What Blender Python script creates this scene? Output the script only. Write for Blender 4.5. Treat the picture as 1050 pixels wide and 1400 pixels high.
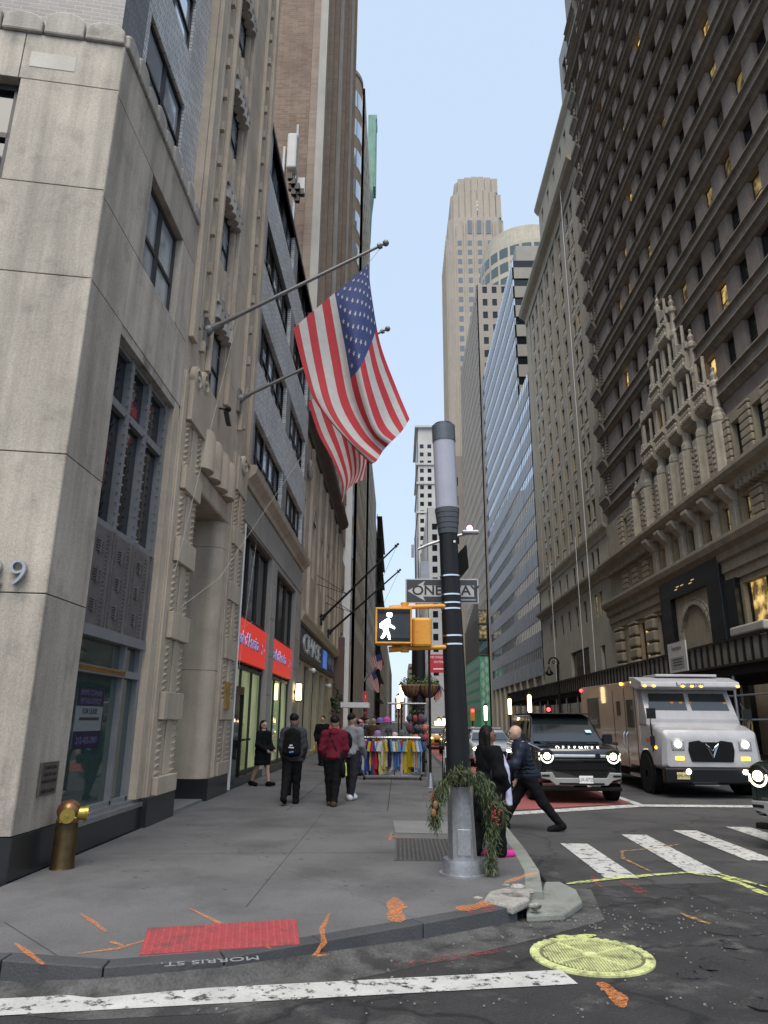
import bpy, bmesh, math, random
import numpy as np
from mathutils import Vector, Matrix
random.seed(7); np.random.seed(7)
R_=math.radians
for o in list(bpy.data.objects): bpy.data.objects.remove(o)
SC=bpy.context.scene; COL=SC.collection
# ------------------------------------------------------------ camera
# street axis = +Y, up = +Z; camera calibrated from the vanishing points of the photograph (1050x1400, f = 968 px)
FPX=968.0; CAMZ=1.75
def _n(v): v=np.array(v,float); return v/np.linalg.norm(v)
_Y=_n([20/FPX,-285/FPX,1]); _Z=np.array([29/FPX,3291/FPX,1.]); _Z=_n(_Z-_Z.dot(_Y)*_Y); _X=np.cross(_Y,_Z)
if _X[0]<0: _X=-_X
RW=np.array([_X,_Y,_Z])
cam=bpy.data.cameras.new('camera'); camo=bpy.data.objects.new('camera',cam); COL.objects.link(camo)
cam.sensor_fit='VERTICAL'; cam.sensor_height=36; cam.lens=36*FPX/1400; cam.clip_start=.05; cam.clip_end=4000
m=Matrix.Identity(4)
for i in range(3):
    m[i][0]=RW[i][0]; m[i][1]=RW[i][1]; m[i][2]=-RW[i][2]
m[2][3]=CAMZ; camo.matrix_world=m; SC.camera=camo
# ------------------------------------------------------------ sky, sun, exposure
SUN_EL,SUN_AZ=R_(60),R_(188)      # compass angle of the sun measured from +Y clockwise: behind the camera
w=bpy.data.worlds.new('World'); SC.world=w; w.use_nodes=True
nt=w.node_tree; nt.nodes.clear()
sky=nt.nodes.new('ShaderNodeTexSky'); sky.sky_type='NISHITA'; sky.sun_disc=False; sky.sun_elevation=SUN_EL; sky.sun_rotation=SUN_AZ
sky.air_density=1.0; sky.dust_density=1.5; sky.ozone_density=1.0; sky.altitude=10
mx=nt.nodes.new('ShaderNodeMix'); mx.data_type='RGBA'; mx.inputs[0].default_value=.68   # thin even overcast in front of the blue
mx.inputs[7].default_value=(4.75,5.75,7.05,1)
nt.links.new(sky.outputs[0],mx.inputs[6])
bg=nt.nodes.new('ShaderNodeBackground'); bg.inputs[1].default_value=.071
nt.links.new(mx.outputs[2],bg.inputs[0])
wo=nt.nodes.new('ShaderNodeOutputWorld'); nt.links.new(bg.outputs[0],wo.inputs[0])
sl=bpy.data.lights.new('sun','SUN'); sl.energy=1.5; sl.angle=R_(45); sl.color=(1,.93,.82)
so=bpy.data.objects.new('sun',sl); COL.objects.link(so); so.location=(-20,-40,90)
sd=Vector((math.sin(SUN_AZ)*math.cos(SUN_EL),math.cos(SUN_AZ)*math.cos(SUN_EL),math.sin(SUN_EL)))
so.rotation_euler=sd.to_track_quat('Z','Y').to_euler()
SC.view_settings.view_transform='Standard'; SC.view_settings.look='None'; SC.view_settings.gamma=1; SC.view_settings.exposure=1.27
SC.render.engine='CYCLES'
# ------------------------------------------------------------ pixel helper (photo pixel -> point on a known plane)
def ray(x,y): return RW@np.array([(x-525)/FPX,(700-y)/FPX,1.])
def atY(x,y,Y): d=ray(x,y); return Vector(np.array([0,0,CAMZ])+d*Y/d[1])
def atX(x,y,X): d=ray(x,y); return Vector(np.array([0,0,CAMZ])+d*X/d[0])
def atZ(x,y,z=.15): d=ray(x,y); return Vector(np.array([0,0,CAMZ])+d*(z-CAMZ)/d[2])
# ------------------------------------------------------------ materials
MATS={}
def mat(name,col,rough=.6,metal=0.,var=.12,vs=1.5,fine=.06,fs=30.,streak=0.,bump=0.,bs=40.,orand=0.,spec=.5,emit=None,es=0.,coat=0.,ior=1.5,brick=None,axis='YZ',tint=None):
    if name in MATS: return MATS[name]
    M=bpy.data.materials.new(name); M.use_nodes=True; t=M.node_tree; N=t.nodes; L=t.links
    b=N['Principled BSDF']; b.inputs['Roughness'].default_value=rough; b.inputs['Metallic'].default_value=metal
    b.inputs['Specular IOR Level'].default_value=spec; b.inputs['IOR'].default_value=ior; b.inputs['Coat Weight'].default_value=coat
    g=N.new('ShaderNodeNewGeometry')
    def noise(scale,det=4,vec=None,ro=.55):
        n=N.new('ShaderNodeTexNoise'); n.inputs['Scale'].default_value=scale; n.inputs['Detail'].default_value=det; n.inputs['Roughness'].default_value=ro
        L.new(vec or g.outputs['Position'],n.inputs['Vector']); return n.outputs['Fac']
    def mul(a,bv):
        n=N.new('ShaderNodeMath'); n.operation='MULTIPLY'
        for i,q in enumerate((a,bv)):
            if isinstance(q,(int,float)): n.inputs[i].default_value=q
            else: L.new(q,n.inputs[i])
        return n.outputs[0]
    def rng(f,amt):
        n=N.new('ShaderNodeMapRange'); n.inputs['From Min'].default_value=.28; n.inputs['From Max'].default_value=.72
        n.inputs['To Min'].default_value=1-amt; n.inputs['To Max'].default_value=1+amt; L.new(f,n.inputs['Value']); return n.outputs[0]
    fac=None
    def acc(x):
        nonlocal fac
        fac=x if fac is None else mul(fac,x)
    if var: acc(rng(noise(vs,5),var))
    if fine: acc(rng(noise(fs,3),fine))
    if streak:
        mp=N.new('ShaderNodeMapping'); mp.inputs['Scale'].default_value=(3.2,3.2,.22); L.new(g.outputs['Position'],mp.inputs['Vector'])
        acc(rng(noise(1.,5,mp.outputs[0],.65),streak))
    if orand:
        oi=N.new('ShaderNodeObjectInfo'); n=N.new('ShaderNodeMapRange'); n.inputs['To Min'].default_value=1-orand; n.inputs['To Max'].default_value=1+orand
        L.new(oi.outputs['Random'],n.inputs['Value']); acc(n.outputs[0])
    c=None; hgt=None
    if brick:
        bw,bh,c2,cm,ms=brick
        sx=N.new('ShaderNodeSeparateXYZ'); L.new(g.outputs['Position'],sx.inputs[0])
        cb=N.new('ShaderNodeCombineXYZ'); L.new(sx.outputs[axis[0]],cb.inputs[0]); L.new(sx.outputs['Z'],cb.inputs[1])
        bt=N.new('ShaderNodeTexBrick'); L.new(cb.outputs[0],bt.inputs['Vector']); bt.inputs['Scale'].default_value=1
        bt.inputs['Brick Width'].default_value=bw; bt.inputs['Row Height'].default_value=bh; bt.inputs['Mortar Size'].default_value=ms; bt.inputs['Mortar Smooth'].default_value=.2
        bt.inputs['Color1'].default_value=(*col,1); bt.inputs['Color2'].default_value=(*c2,1); bt.inputs['Mortar'].default_value=(*cm,1)
        c=bt.outputs['Color']; hgt=bt.outputs['Fac']
    if tint:                                     # second colour in blotches: stains and age with a shape of their own
        col2,ts,lo,hi=tint
        n=N.new('ShaderNodeMapRange'); n.inputs['From Min'].default_value=lo; n.inputs['From Max'].default_value=hi; L.new(noise(ts,6,None,.62),n.inputs['Value'])
        k=N.new('ShaderNodeMix'); k.data_type='RGBA'; L.new(n.outputs[0],k.inputs[0])
        if c is None: k.inputs[6].default_value=(*col,1)
        else: L.new(c,k.inputs[6])
        k.inputs[7].default_value=(*col2,1); c=k.outputs[2]
    if fac is not None:
        k=N.new('ShaderNodeVectorMath'); k.operation='SCALE'
        if c is None: k.inputs[0].default_value=col
        else: L.new(c,k.inputs[0])
        L.new(fac,k.inputs['Scale']); L.new(k.outputs[0],b.inputs['Base Color'])
    elif c is not None: L.new(c,b.inputs['Base Color'])
    else: b.inputs['Base Color'].default_value=(*col,1)
    if bump or hgt:
        bp=N.new('ShaderNodeBump'); bp.inputs['Strength'].default_value=bump or .4; bp.inputs['Distance'].default_value=.02
        if hgt:
            iv=N.new('ShaderNodeMath'); iv.operation='SUBTRACT'; iv.inputs[0].default_value=1; L.new(hgt,iv.inputs[1]); L.new(iv.outputs[0],bp.inputs['Height'])
        else: L.new(noise(bs,5),bp.inputs['Height'])
        L.new(bp.outputs[0],b.inputs['Normal'])
    if emit:
        b.inputs['Emission Color'].default_value=(*emit,1); b.inputs['Emission Strength'].default_value=es
    MATS[name]=M; return M
def glassmat(name,base=(.015,.02,.024),lit=None,ls=0.,wob=.012,rough=.03,ior=1.75,lsc=1.6,lmin=.12):
    M=mat(name,base,rough,var=0,fine=0,ior=ior); t=M.node_tree; N=t.nodes; L=t.links; b=N['Principled BSDF']
    g=N.new('ShaderNodeNewGeometry'); n=N.new('ShaderNodeTexNoise'); n.inputs['Scale'].default_value=.9; n.inputs['Detail'].default_value=1
    L.new(g.outputs['Position'],n.inputs['Vector'])
    bp=N.new('ShaderNodeBump'); bp.inputs['Strength'].default_value=1; bp.inputs['Distance'].default_value=wob; L.new(n.outputs['Fac'],bp.inputs['Height']); L.new(bp.outputs[0],b.inputs['Normal'])
    if lit:                                   # a lit room behind the glass, uneven from place to place
        n2=N.new('ShaderNodeTexNoise'); n2.inputs['Scale'].default_value=lsc; n2.inputs['Detail'].default_value=3; L.new(g.outputs['Position'],n2.inputs['Vector'])
        mr=N.new('ShaderNodeMapRange'); mr.inputs['From Min'].default_value=.4; mr.inputs['From Max'].default_value=.68; mr.inputs['To Min'].default_value=ls*lmin; mr.inputs['To Max'].default_value=ls*1.3
        L.new(n2.outputs['Fac'],mr.inputs['Value']); L.new(mr.outputs[0],b.inputs['Emission Strength']); b.inputs['Emission Color'].default_value=(*lit,1)
    return M
def mirrorglass(name,base=(.55,.60,.66),metal=.55,wob=.010):
    M=glassmat(name,base,ior=1.8,wob=wob); M.node_tree.nodes['Principled BSDF'].inputs['Metallic'].default_value=metal; return M
def wornpaint(name,col,lo=.40,hi=.47,scale=9.,alpha=1.,rough=.7):
    """paint on the ground, worn through in patches so that the ground shows"""
    M=mat(name,col,rough,var=.15,vs=3,fine=.1,fs=60); t=M.node_tree; N=t.nodes; L=t.links; b=N['Principled BSDF']
    g=N.new('ShaderNodeNewGeometry'); n=N.new('ShaderNodeTexNoise'); n.inputs['Scale'].default_value=scale; n.inputs['Detail'].default_value=8; n.inputs['Roughness'].default_value=.72
    L.new(g.outputs['Position'],n.inputs['Vector'])
    mr=N.new('ShaderNodeMapRange'); mr.inputs['From Min'].default_value=lo; mr.inputs['From Max'].default_value=hi; mr.inputs['To Max'].default_value=alpha; L.new(n.outputs['Fac'],mr.inputs['Value'])
    L.new(mr.outputs[0],b.inputs['Alpha']); return M
# ------------------------------------------------------------ mesh builder
class MB:
    def __init__(s): s.v=[]; s.f=[]; s.m=[]
    def add(s,vs,fs,m=0):
        k=len(s.v); s.v+= [tuple(p) for p in vs]; s.f+=[tuple(i+k for i in f) for f in fs]; s.m+=[m]*len(fs); return s
    def quad(s,a,b,c,d,m=0): return s.add([a,b,c,d],[(0,1,2,3)],m)
    def poly(s,pts,m=0): return s.add(pts,[tuple(range(len(pts)))],m)
    def box(s,x0,x1,y0,y1,z0,z1,m=0):
        return s.add([(x,y,z) for z in (z0,z1) for y in (y0,y1) for x in (x0,x1)],[(0,2,3,1),(4,5,7,6),(0,1,5,4),(2,6,7,3),(0,4,6,2),(1,3,7,5)],m)
    def obox(s,c,ax,ay,az,m=0):
        c,ax,ay,az=map(Vector,(c,ax,ay,az))
        return s.add([c+ax*i+ay*j+az*k for k in (-1,1) for j in (-1,1) for i in (-1,1)],[(0,2,3,1),(4,5,7,6),(0,1,5,4),(2,6,7,3),(0,4,6,2),(1,3,7,5)],m)
    def prism(s,pts,ext,m=0):
        n=len(pts); e=Vector(ext); p=[Vector(q) for q in pts]; t=[q+e for q in p]
        return s.add(p+t,[tuple(range(n))[::-1],tuple(range(n,2*n))]+[(i,(i+1)%n,n+(i+1)%n,n+i) for i in range(n)],m)
    def tube(s,a,b,r0,r1=None,n=12,m=0,caps=True):
        a=Vector(a); b=Vector(b); r1=r0 if r1 is None else r1; d=(b-a).normalized()
        u=d.orthogonal().normalized(); w=d.cross(u); vs=[]
        for p,r in ((a,r0),(b,r1)):
            for i in range(n):
                t=2*math.pi*i/n; vs.append(p+(u*math.cos(t)+w*math.sin(t))*r)
        fs=[(i,(i+1)%n,n+(i+1)%n,n+i) for i in range(n)]
        if caps: fs+=[tuple(range(n))[::-1],tuple(range(n,2*n))]
        return s.add(vs,fs,m)
    def path(s,pts,r,n=8,m=0):
        for a,b in zip(pts[:-1],pts[1:]): s.tube(a,b,r,r,n,m)
        return s
    def lathe(s,prof,c,n=20,m=0,axis=(0,0,1),arc=2*math.pi):
        c=Vector(c); d=Vector(axis).normalized(); u=d.orthogonal().normalized() if abs(d.z)<.99 else Vector((1,0,0)); w=d.cross(u); vs=[]; k=len(prof)
        for r,h in prof:
            for i in range(n): t=arc*i/n; vs.append(c+d*h+(u*math.cos(t)+w*math.sin(t))*max(r,1e-4))
        fs=[(j*n+i,j*n+(i+1)%n,(j+1)*n+(i+1)%n,(j+1)*n+i) for j in range(k-1) for i in range(n)]
        fs+=[tuple(range(n))[::-1],tuple(range((k-1)*n,k*n))]
        return s.add(vs,fs,m)
    def loft(s,secs,m=0,caps=True):
        n=len(secs[0]); vs=[p for q in secs for p in q]
        fs=[(j*n+i,j*n+(i+1)%n,(j+1)*n+(i+1)%n,(j+1)*n+i) for j in range(len(secs)-1) for i in range(n)]
        if caps: fs+=[tuple(range(n))[::-1],tuple(range((len(secs)-1)*n,len(secs)*n))]
        return s.add(vs,fs,m)
    def ball(s,c,rx,ry=None,rz=None,n=12,k=8,m=0):
        ry=ry or rx; rz=rz or rx; vs=[];fs=[]
        for j in range(k+1):
            ph=math.pi*j/k
            for i in range(n):
                t=2*math.pi*i/n; vs.append((c[0]+rx*math.sin(ph)*math.cos(t),c[1]+ry*math.sin(ph)*math.sin(t),c[2]-rz*math.cos(ph)))
        fs=[(j*n+i,j*n+(i+1)%n,(j+1)*n+(i+1)%n,(j+1)*n+i) for j in range(k) for i in range(n)]
        return s.add(vs,fs,m)
    def mesh(s,name,mats,off=(0,0,0),smooth=False,bevel=0,seg=2,fix=True):
        me=bpy.data.meshes.new(name); o=Vector(off)
        me.from_pydata([tuple(Vector(p)-o) for p in s.v],[],s.f)
        for M in (mats if isinstance(mats,(list,tuple)) else [mats]): me.materials.append(M)
        me.polygons.foreach_set('material_index',s.m)
        if fix or bevel:
            bm=bmesh.new(); bm.from_mesh(me)
            if bevel:
                bmesh.ops.remove_doubles(bm,verts=bm.verts,dist=1e-5)
            bmesh.ops.recalc_face_normals(bm,faces=bm.faces)
            if bevel:
                ed=[e for e in bm.edges if len(e.link_faces)==2 and e.calc_face_angle(0)>.6]
                bmesh.ops.bevel(bm,geom=ed,offset=bevel,segments=seg,affect='EDGES',clamp_overlap=True,profile=.5)
            bm.to_mesh(me); bm.free()
        if smooth:
            me.polygons.foreach_set('use_smooth',[True]*len(me.polygons))
            if smooth!='all': me.set_sharp_from_angle(angle=R_(38))
        me.update(); return me
    def split(s,name,mats,parent=None,**k):
        """every separate piece becomes an object of its own"""
        par=list(range(len(s.v)))
        def find(a):
            while par[a]!=a: par[a]=par[par[a]]; a=par[a]
            return a
        for f in s.f:
            for i in f[1:]: par[find(i)]=find(f[0])
        groups={}
        for f,m in zip(s.f,s.m): groups.setdefault(find(f[0]),[]).append((f,m))
        out=[]
        for fs in groups.values():
            ids=sorted({i for f,_ in fs for i in f}); mp={a:b for b,a in enumerate(ids)}; q=MB(); q.v=[s.v[i] for i in ids]; q.f=[tuple(mp[i] for i in f) for f,_ in fs]; q.m=[m for _,m in fs]; out.append(q.build(name,mats,parent,**k))
        return out
    def build(s,name,mats,parent=None,**k):
        off=wloc(parent) if parent else (k.pop('at',(0,0,0)))
        o=bpy.data.objects.new(name,s.mesh(name,mats,off,**k)); COL.objects.link(o)
        if parent: o.parent=parent
        else: o.location=off
        return o
def wloc(o):
    v=Vector((0,0,0))
    while o: v+=o.location; o=o.parent
    return v
def tag(o,label=None,cat=None,group=None,kind=None):
    if label: o['label']=label
    if cat: o['category']=cat
    if group: o['group']=group
    if kind: o['kind']=kind
    return o
def thing(name,label,cat,loc,group=None):
    o=bpy.data.objects.new(name,None); COL.objects.link(o); o.location=loc; o.empty_display_size=.2
    return tag(o,label,cat,group)
def inst(name,me,parent,wl,rz=0,sub=None):
    o=bpy.data.objects.new(name,me); COL.objects.link(o); o.parent=parent
    o.location=Vector(wl)-wloc(parent); o.rotation_euler.z=rz
    if sub:
        for n2,me2 in sub:
            c=bpy.data.objects.new(n2,me2); COL.objects.link(c); c.parent=o
    return o
def copy_tree(o,parent=None):
    c=o.copy(); COL.objects.link(c); c.parent=parent
    for ch in list(o.children): copy_tree(ch,c)
    return c
def text(name,s,size,loc,right,up,M,parent=None,depth=.004,align='CENTER',sx=1.,bold=0.):
    cu=bpy.data.curves.new(name,'FONT'); cu.body=s; cu.size=size; cu.align_x=align; cu.align_y='CENTER'; cu.extrude=depth; cu.offset=bold
    ob=bpy.data.objects.new(name,cu); COL.objects.link(ob)
    me=bpy.data.meshes.new_from_object(ob); bpy.data.objects.remove(ob); bpy.data.curves.remove(cu)
    r=Vector(right).normalized(); u=Vector(up).normalized(); nn=r.cross(u); mm=Matrix(((r.x*sx,u.x,nn.x,0),(r.y*sx,u.y,nn.y,0),(r.z*sx,u.z,nn.z,0),(0,0,0,1)))
    me.transform(mm); me.materials.clear(); me.materials.append(M)
    o=bpy.data.objects.new(name,me); COL.objects.link(o)
    if parent: o.parent=parent; o.location=Vector(loc)-wloc(parent)
    else: o.location=loc
    return o
# ------------------------------------------------------------ facades
class Fac:
    """a wall plane: s runs along D, d points outwards along N"""
    def __init__(s,O,D,N): s.O=Vector(O); s.D=Vector(D).normalized(); s.N=Vector(N).normalized(); s.rz=math.atan2(s.D.y,s.D.x)
    def P(s,a,z,d=0): return s.O+s.D*a+s.N*d+Vector((0,0,z))
    def sheet(s,mb,s0,s1,z0,z1,ops,depth,m=0,mr=None,perim=True):
        mr=m if mr is None else mr; e=1e-4
        S=sorted(set([s0,s1]+[v for o in ops for v in o[:2] if s0<v<s1])); Z=sorted(set([z0,z1]+[v for o in ops for v in o[2:4] if z0<v<z1]))
        for a,b in zip(S[:-1],S[1:]):
            run=None
            for c,d in zip(Z[:-1],Z[1:]):
                op=any(o[0]-e<=a and b<=o[1]+e and o[2]-e<=c and d<=o[3]+e for o in ops)
                if not op: run=[run[0] if run else c,d]
                if op and run: mb.quad(s.P(a,run[0]),s.P(b,run[0]),s.P(b,run[1]),s.P(a,run[1]),m); run=None
            if run: mb.quad(s.P(a,run[0]),s.P(b,run[0]),s.P(b,run[1]),s.P(a,run[1]),m)
        for a,b,c,d in [o[:4] for o in ops]:
            for p,q in (((a,c),(b,c)),((b,c),(b,d)),((b,d),(a,d)),((a,d),(a,c))):
                mb.quad(s.P(*p),s.P(*q),s.P(*q,-depth),s.P(*p,-depth),mr)
        if perim:
            for p,q in (((s0,z0),(s1,z0)),((s1,z0),(s1,z1)),((s1,z1),(s0,z1)),((s0,z1),(s0,z0))):
                mb.quad(s.P(*p),s.P(*q),s.P(*q,-depth-.08),s.P(*p,-depth-.08),m)
    def slab(s,mb,s0,s1,z0,z1,d0,d1,m=0):
        mb.add([s.P(a,z,d) for z in (z0,z1) for d in (d0,d1) for a in (s0,s1)],[(0,2,3,1),(4,5,7,6),(0,1,5,4),(2,6,7,3),(0,4,6,2),(1,3,7,5)],m)
    def mould(s,mb,s0,s1,prof,m=0):
        """prof: list of (d,z) swept along s"""
        mb.prism([s.P(s0,z,d) for d,z in prof],s.D*(s1-s0),m)
def winmesh(key,w,h,fr=.06,t=.06,bars=(),vbars=(),M=None):
    """frame mesh (origin bottom centre, s along +x, outward -y before turning) and pane mesh"""
    f=MB(); f.box(-w/2,-w/2+fr,-t/2,t/2,0,h); f.box(w/2-fr,w/2,-t/2,t/2,0,h); f.box(-w/2+fr,w/2-fr,-t/2,t/2,0,fr); f.box(-w/2+fr,w/2-fr,-t/2,t/2,h-fr,h)
    for z,b in bars: f.box(-w/2+fr,w/2-fr,-t/2+.004,t/2-.004,z-b/2,z+b/2)
    for x,b in vbars: f.box(x-b/2,x+b/2,-t/2+.008,t/2-.008,fr,h-fr)
    return f.mesh('window_frame_'+key,M,fix=False)
def panemesh(key,w,h,M):
    p=MB(); p.box(-w/2+.01,w/2-.01,-.008,.008,.01,h-.01); return p.mesh('pane_'+key,M,fix=False)
# ------------------------------------------------------------ shared materials
LIME=mat('limestone',(.39,.345,.288),.75,var=.14,vs=1.1,fine=.16,fs=45,streak=.34,bump=.3,bs=90,orand=.10,tint=((.25,.22,.19),2.6,.54,.78))
LIME_D=mat('limestone_weathered',(.35,.32,.28),.8,var=.2,vs=1.3,fine=.1,streak=.28,bump=.3,bs=40,tint=((.16,.14,.115),1.9,.55,.72))
LIME_W=mat('limestone_warm',(.43,.36,.28),.75,var=.14,vs=1.2,fine=.08,streak=.16,bump=.25,bs=50,orand=.05,tint=((.36,.30,.24),1.1,.52,.70))
GRAN=mat('black_granite',(.022,.024,.026),.25,var=.2,fine=.25,fs=120,spec=.5)
GREYST=mat('grey_stone',(.30,.28,.25),.7,var=.12,vs=.9,fine=.08,streak=.12,bump=.2,bs=50,orand=.08)
WBRICK=mat('white_glazed_brick',(.42,.42,.425),.45,var=.14,vs=.8,fine=0,brick=(.27,.085,(.62,.62,.62),(.16,.16,.165),.010),axis='YZ')
DBRICK=mat('dark_glazed_brick',(.045,.045,.05),.35,var=.15,vs=2,fine=0,brick=(.24,.07,(.10,.10,.105),(.22,.21,.20),.008),axis='YZ')
DBRICKX=mat('dark_brick_front',(.055,.055,.058),.4,var=.15,vs=2,fine=0,brick=(.24,.075,(.10,.10,.10),(.20,.19,.18),.01),axis='XZ')
BBRICK=mat('brown_party_brick',(.155,.10,.07),.85,var=.22,vs=.5,fine=.1,streak=.12,brick=(.42,.14,(.215,.15,.11),(.22,.17,.13),.012),axis='XZ')
TBRICK=mat('tan_tower_brick',(.21,.155,.115),.8,var=.15,vs=.7,fine=.1,streak=.1,brick=(.4,.15,(.25,.19,.145),(.25,.2,.16),.012),axis='YZ')
BROWN=mat('brown_roman_brick',(.245,.20,.17),.85,var=.16,vs=1.2,fine=.16,fs=9,streak=.10,bump=.3,bs=14)
BANDST=mat('brown_band_stone',(.19,.163,.128),.8,var=.22,vs=1.4,fine=.1,streak=.22,bump=.25,bs=12)
PALEST=mat('pale_terracotta',(.36,.315,.25),.7,var=.2,vs=1.2,fine=.1,fs=10,streak=.22,bump=.2,bs=15)
BASEST=mat('tan_base_stone',(.32,.27,.20),.75,var=.16,vs=1.2,fine=.1,fs=10,streak=.12,bump=.2,bs=15,orand=.06)
BEIGE=mat('beige_stone',(.35,.305,.232),.8,var=.12,vs=.5,fine=.08,fs=6,streak=.1,bump=.15,bs=8)
BEIGEL=mat('pale_beige_stone',(.43,.39,.31),.75,var=.12,vs=.5,fine=.08,fs=6,streak=.16,bump=.15,bs=8)
TOWERST=mat('far_tower_limestone',(.36,.315,.26),.85,var=.08,vs=.12,fine=.06,fs=1.5,streak=.1)
GRIDST=mat('far_grid_stone',(.31,.275,.235),.85,var=.08,vs=.15,fine=.06,fs=1.5)
WHITEST=mat('far_white_terracotta',(.45,.44,.42),.8,var=.1,vs=.1,fine=.08,fs=1.2)
STEELP=mat('ribbed_steel_panel',(.30,.32,.35),.45,metal=.1,var=.08,vs=.3,fine=.06,fs=4)
TANCON=mat('tan_concrete',(.36,.30,.235),.8,var=.1,vs=.4,fine=.08,fs=6)
FRAME=mat('bronze_window_frame',(.035,.033,.032),.45,metal=.3,var=.1,fine=0)
FRAMEG=mat('grey_window_frame',(.21,.215,.225),.5,metal=.2,var=.12,vs=3,fine=.1)
NICKEL=mat('nickel_metal',(.42,.43,.45),.35,metal=.8,var=.15,vs=4,fine=.1)
PURPM=mat('spandrel_cast_metal',(.17,.155,.155),.5,metal=.35,var=.15,vs=4,fine=.1,bump=.1)
BLACKM=mat('black_painted_metal',(.007,.007,.008),.42,var=.2,vs=3,fine=.1,spec=.3)
BLACKR=mat('matt_black',(.007,.007,.0075),.75,var=.2,vs=3,fine=.1,spec=.15)
STEEL=mat('galvanised_steel',(.33,.34,.36),.42,metal=.75,var=.16,vs=5,fine=.12,fs=40)
CHROME=mat('chrome',(.75,.76,.78),.12,metal=1,var=0,fine=.04)
GLASS=glassmat('window_glass',(.008,.01,.012),ior=1.55); GLASSW=mirrorglass('bright_window_glass')
GLASSG=glassmat('green_tinted_glass',(.035,.06,.055),ior=2.0)
LITW=glassmat('lit_window_glass',(.05,.04,.02),lit=(1,.66,.22),ls=.36); LITD=glassmat('dim_lit_window_glass',(.04,.035,.02),lit=(1,.72,.30),ls=.12)
WHITEP=mat('white_paint',(.72,.72,.71),.5,var=.06,fine=.05); INK=mat('black_ink',(.02,.02,.022),.6,var=0,fine=0)
LAMP=mat('lit_lamp_glass',(.8,.7,.5),.4,var=0,fine=0,emit=(1,.72,.34),es=3.2)
HEAD=mat('lit_headlamp',(.9,.9,.8),.2,var=0,fine=0,emit=(1,.97,.62),es=9.); DRL=mat('daytime_light',(.9,.9,.8),.2,var=0,fine=0,emit=(1,.98,.7),es=1.1)
AMBER=mat('amber_lamp',(.8,.3,.02),.25,var=0,fine=0,emit=(1,.42,.05),es=1.8); REDL=mat('red_lamp',(.6,.02,.02),.25,var=0,fine=0,emit=(1,.05,.06),es=2.5)
RUBBER=mat('tyre_rubber',(.009,.009,.009),.8,var=.15,fine=.1,spec=.2)
# ------------------------------------------------------------ ground
ASPH=mat('asphalt',(.055,.053,.054),.82,var=.22,vs=.8,fine=.22,fs=55,bump=.55,bs=85,tint=((.030,.029,.030),.55,.48,.64))
ASPHD=mat('fresh_asphalt_patch',(.027,.026,.027),.85,var=.3,vs=2.2,fine=.3,fs=60,bump=.9,bs=50,tint=((.088,.083,.078),1.9,.53,.70))
ASPHG=mat('grey_gutter_grit',(.085,.082,.08),.9,var=.3,vs=4,fine=.3,fs=50,bump=.8,bs=60,tint=((.035,.034,.034),2.6,.45,.6))
PAVE=mat('grey_pavement',(.118,.116,.118),.85,var=.2,vs=.9,fine=.16,fs=70,bump=.3,bs=90,orand=.07,tint=((.070,.068,.070),.8,.48,.72))
PAVEL=mat('pale_pavement_patch',(.17,.17,.168),.85,var=.14,vs=2,fine=.14,fs=60,bump=.25,bs=90)
CURB=mat('steel_faced_curb',(.055,.056,.06),.7,var=.2,vs=2.5,fine=.14,fs=50,bump=.3,bs=60,orand=.08)
PALEC=mat('pale_granite_curb',(.215,.225,.20),.8,var=.16,vs=2.5,fine=.12,fs=60,bump=.25,bs=70,orand=.06,tint=((.13,.135,.12),3.2,.52,.72))
def cracks(M,scale,wid,dark):
    """fine dark cracks running through a ground material"""
    t=M.node_tree; N=t.nodes; L=t.links; b=N['Principled BSDF']; src=b.inputs['Base Color'].links[0].from_socket
    g=N.new('ShaderNodeNewGeometry'); n=N.new('ShaderNodeTexNoise'); n.inputs['Scale'].default_value=3; n.inputs['Detail'].default_value=6; L.new(g.outputs['Position'],n.inputs['Vector'])
    a=N.new('ShaderNodeVectorMath'); a.operation='MULTIPLY_ADD'; a.inputs[1].default_value=(.5,.5,.5); L.new(n.outputs['Color'],a.inputs[0]); L.new(g.outputs['Position'],a.inputs[2])
    v=N.new('ShaderNodeTexVoronoi'); v.feature='DISTANCE_TO_EDGE'; v.inputs['Scale'].default_value=scale; L.new(a.outputs[0],v.inputs['Vector'])
    r=N.new('ShaderNodeMapRange'); r.inputs['From Min'].default_value=0; r.inputs['From Max'].default_value=wid; r.inputs['To Min'].default_value=dark; r.inputs['To Max'].default_value=1; L.new(v.outputs['Distance'],r.inputs['Value'])
    k=N.new('ShaderNodeVectorMath'); k.operation='SCALE'; L.new(src,k.inputs[0]); L.new(r.outputs[0],k.inputs['Scale']); L.new(k.outputs[0],b.inputs['Base Color'])
cracks(ASPHD,.55,.022,.25); cracks(ASPH,.35,.010,.4); cracks(PAVE,.12,.003,.8)
g=MB(); g.quad((-900,-300,0),(900,-300,0),(900,2200,0),(-900,2200,0)); tag(g.build('road',ASPH,fix=False),kind='structure')
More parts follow.
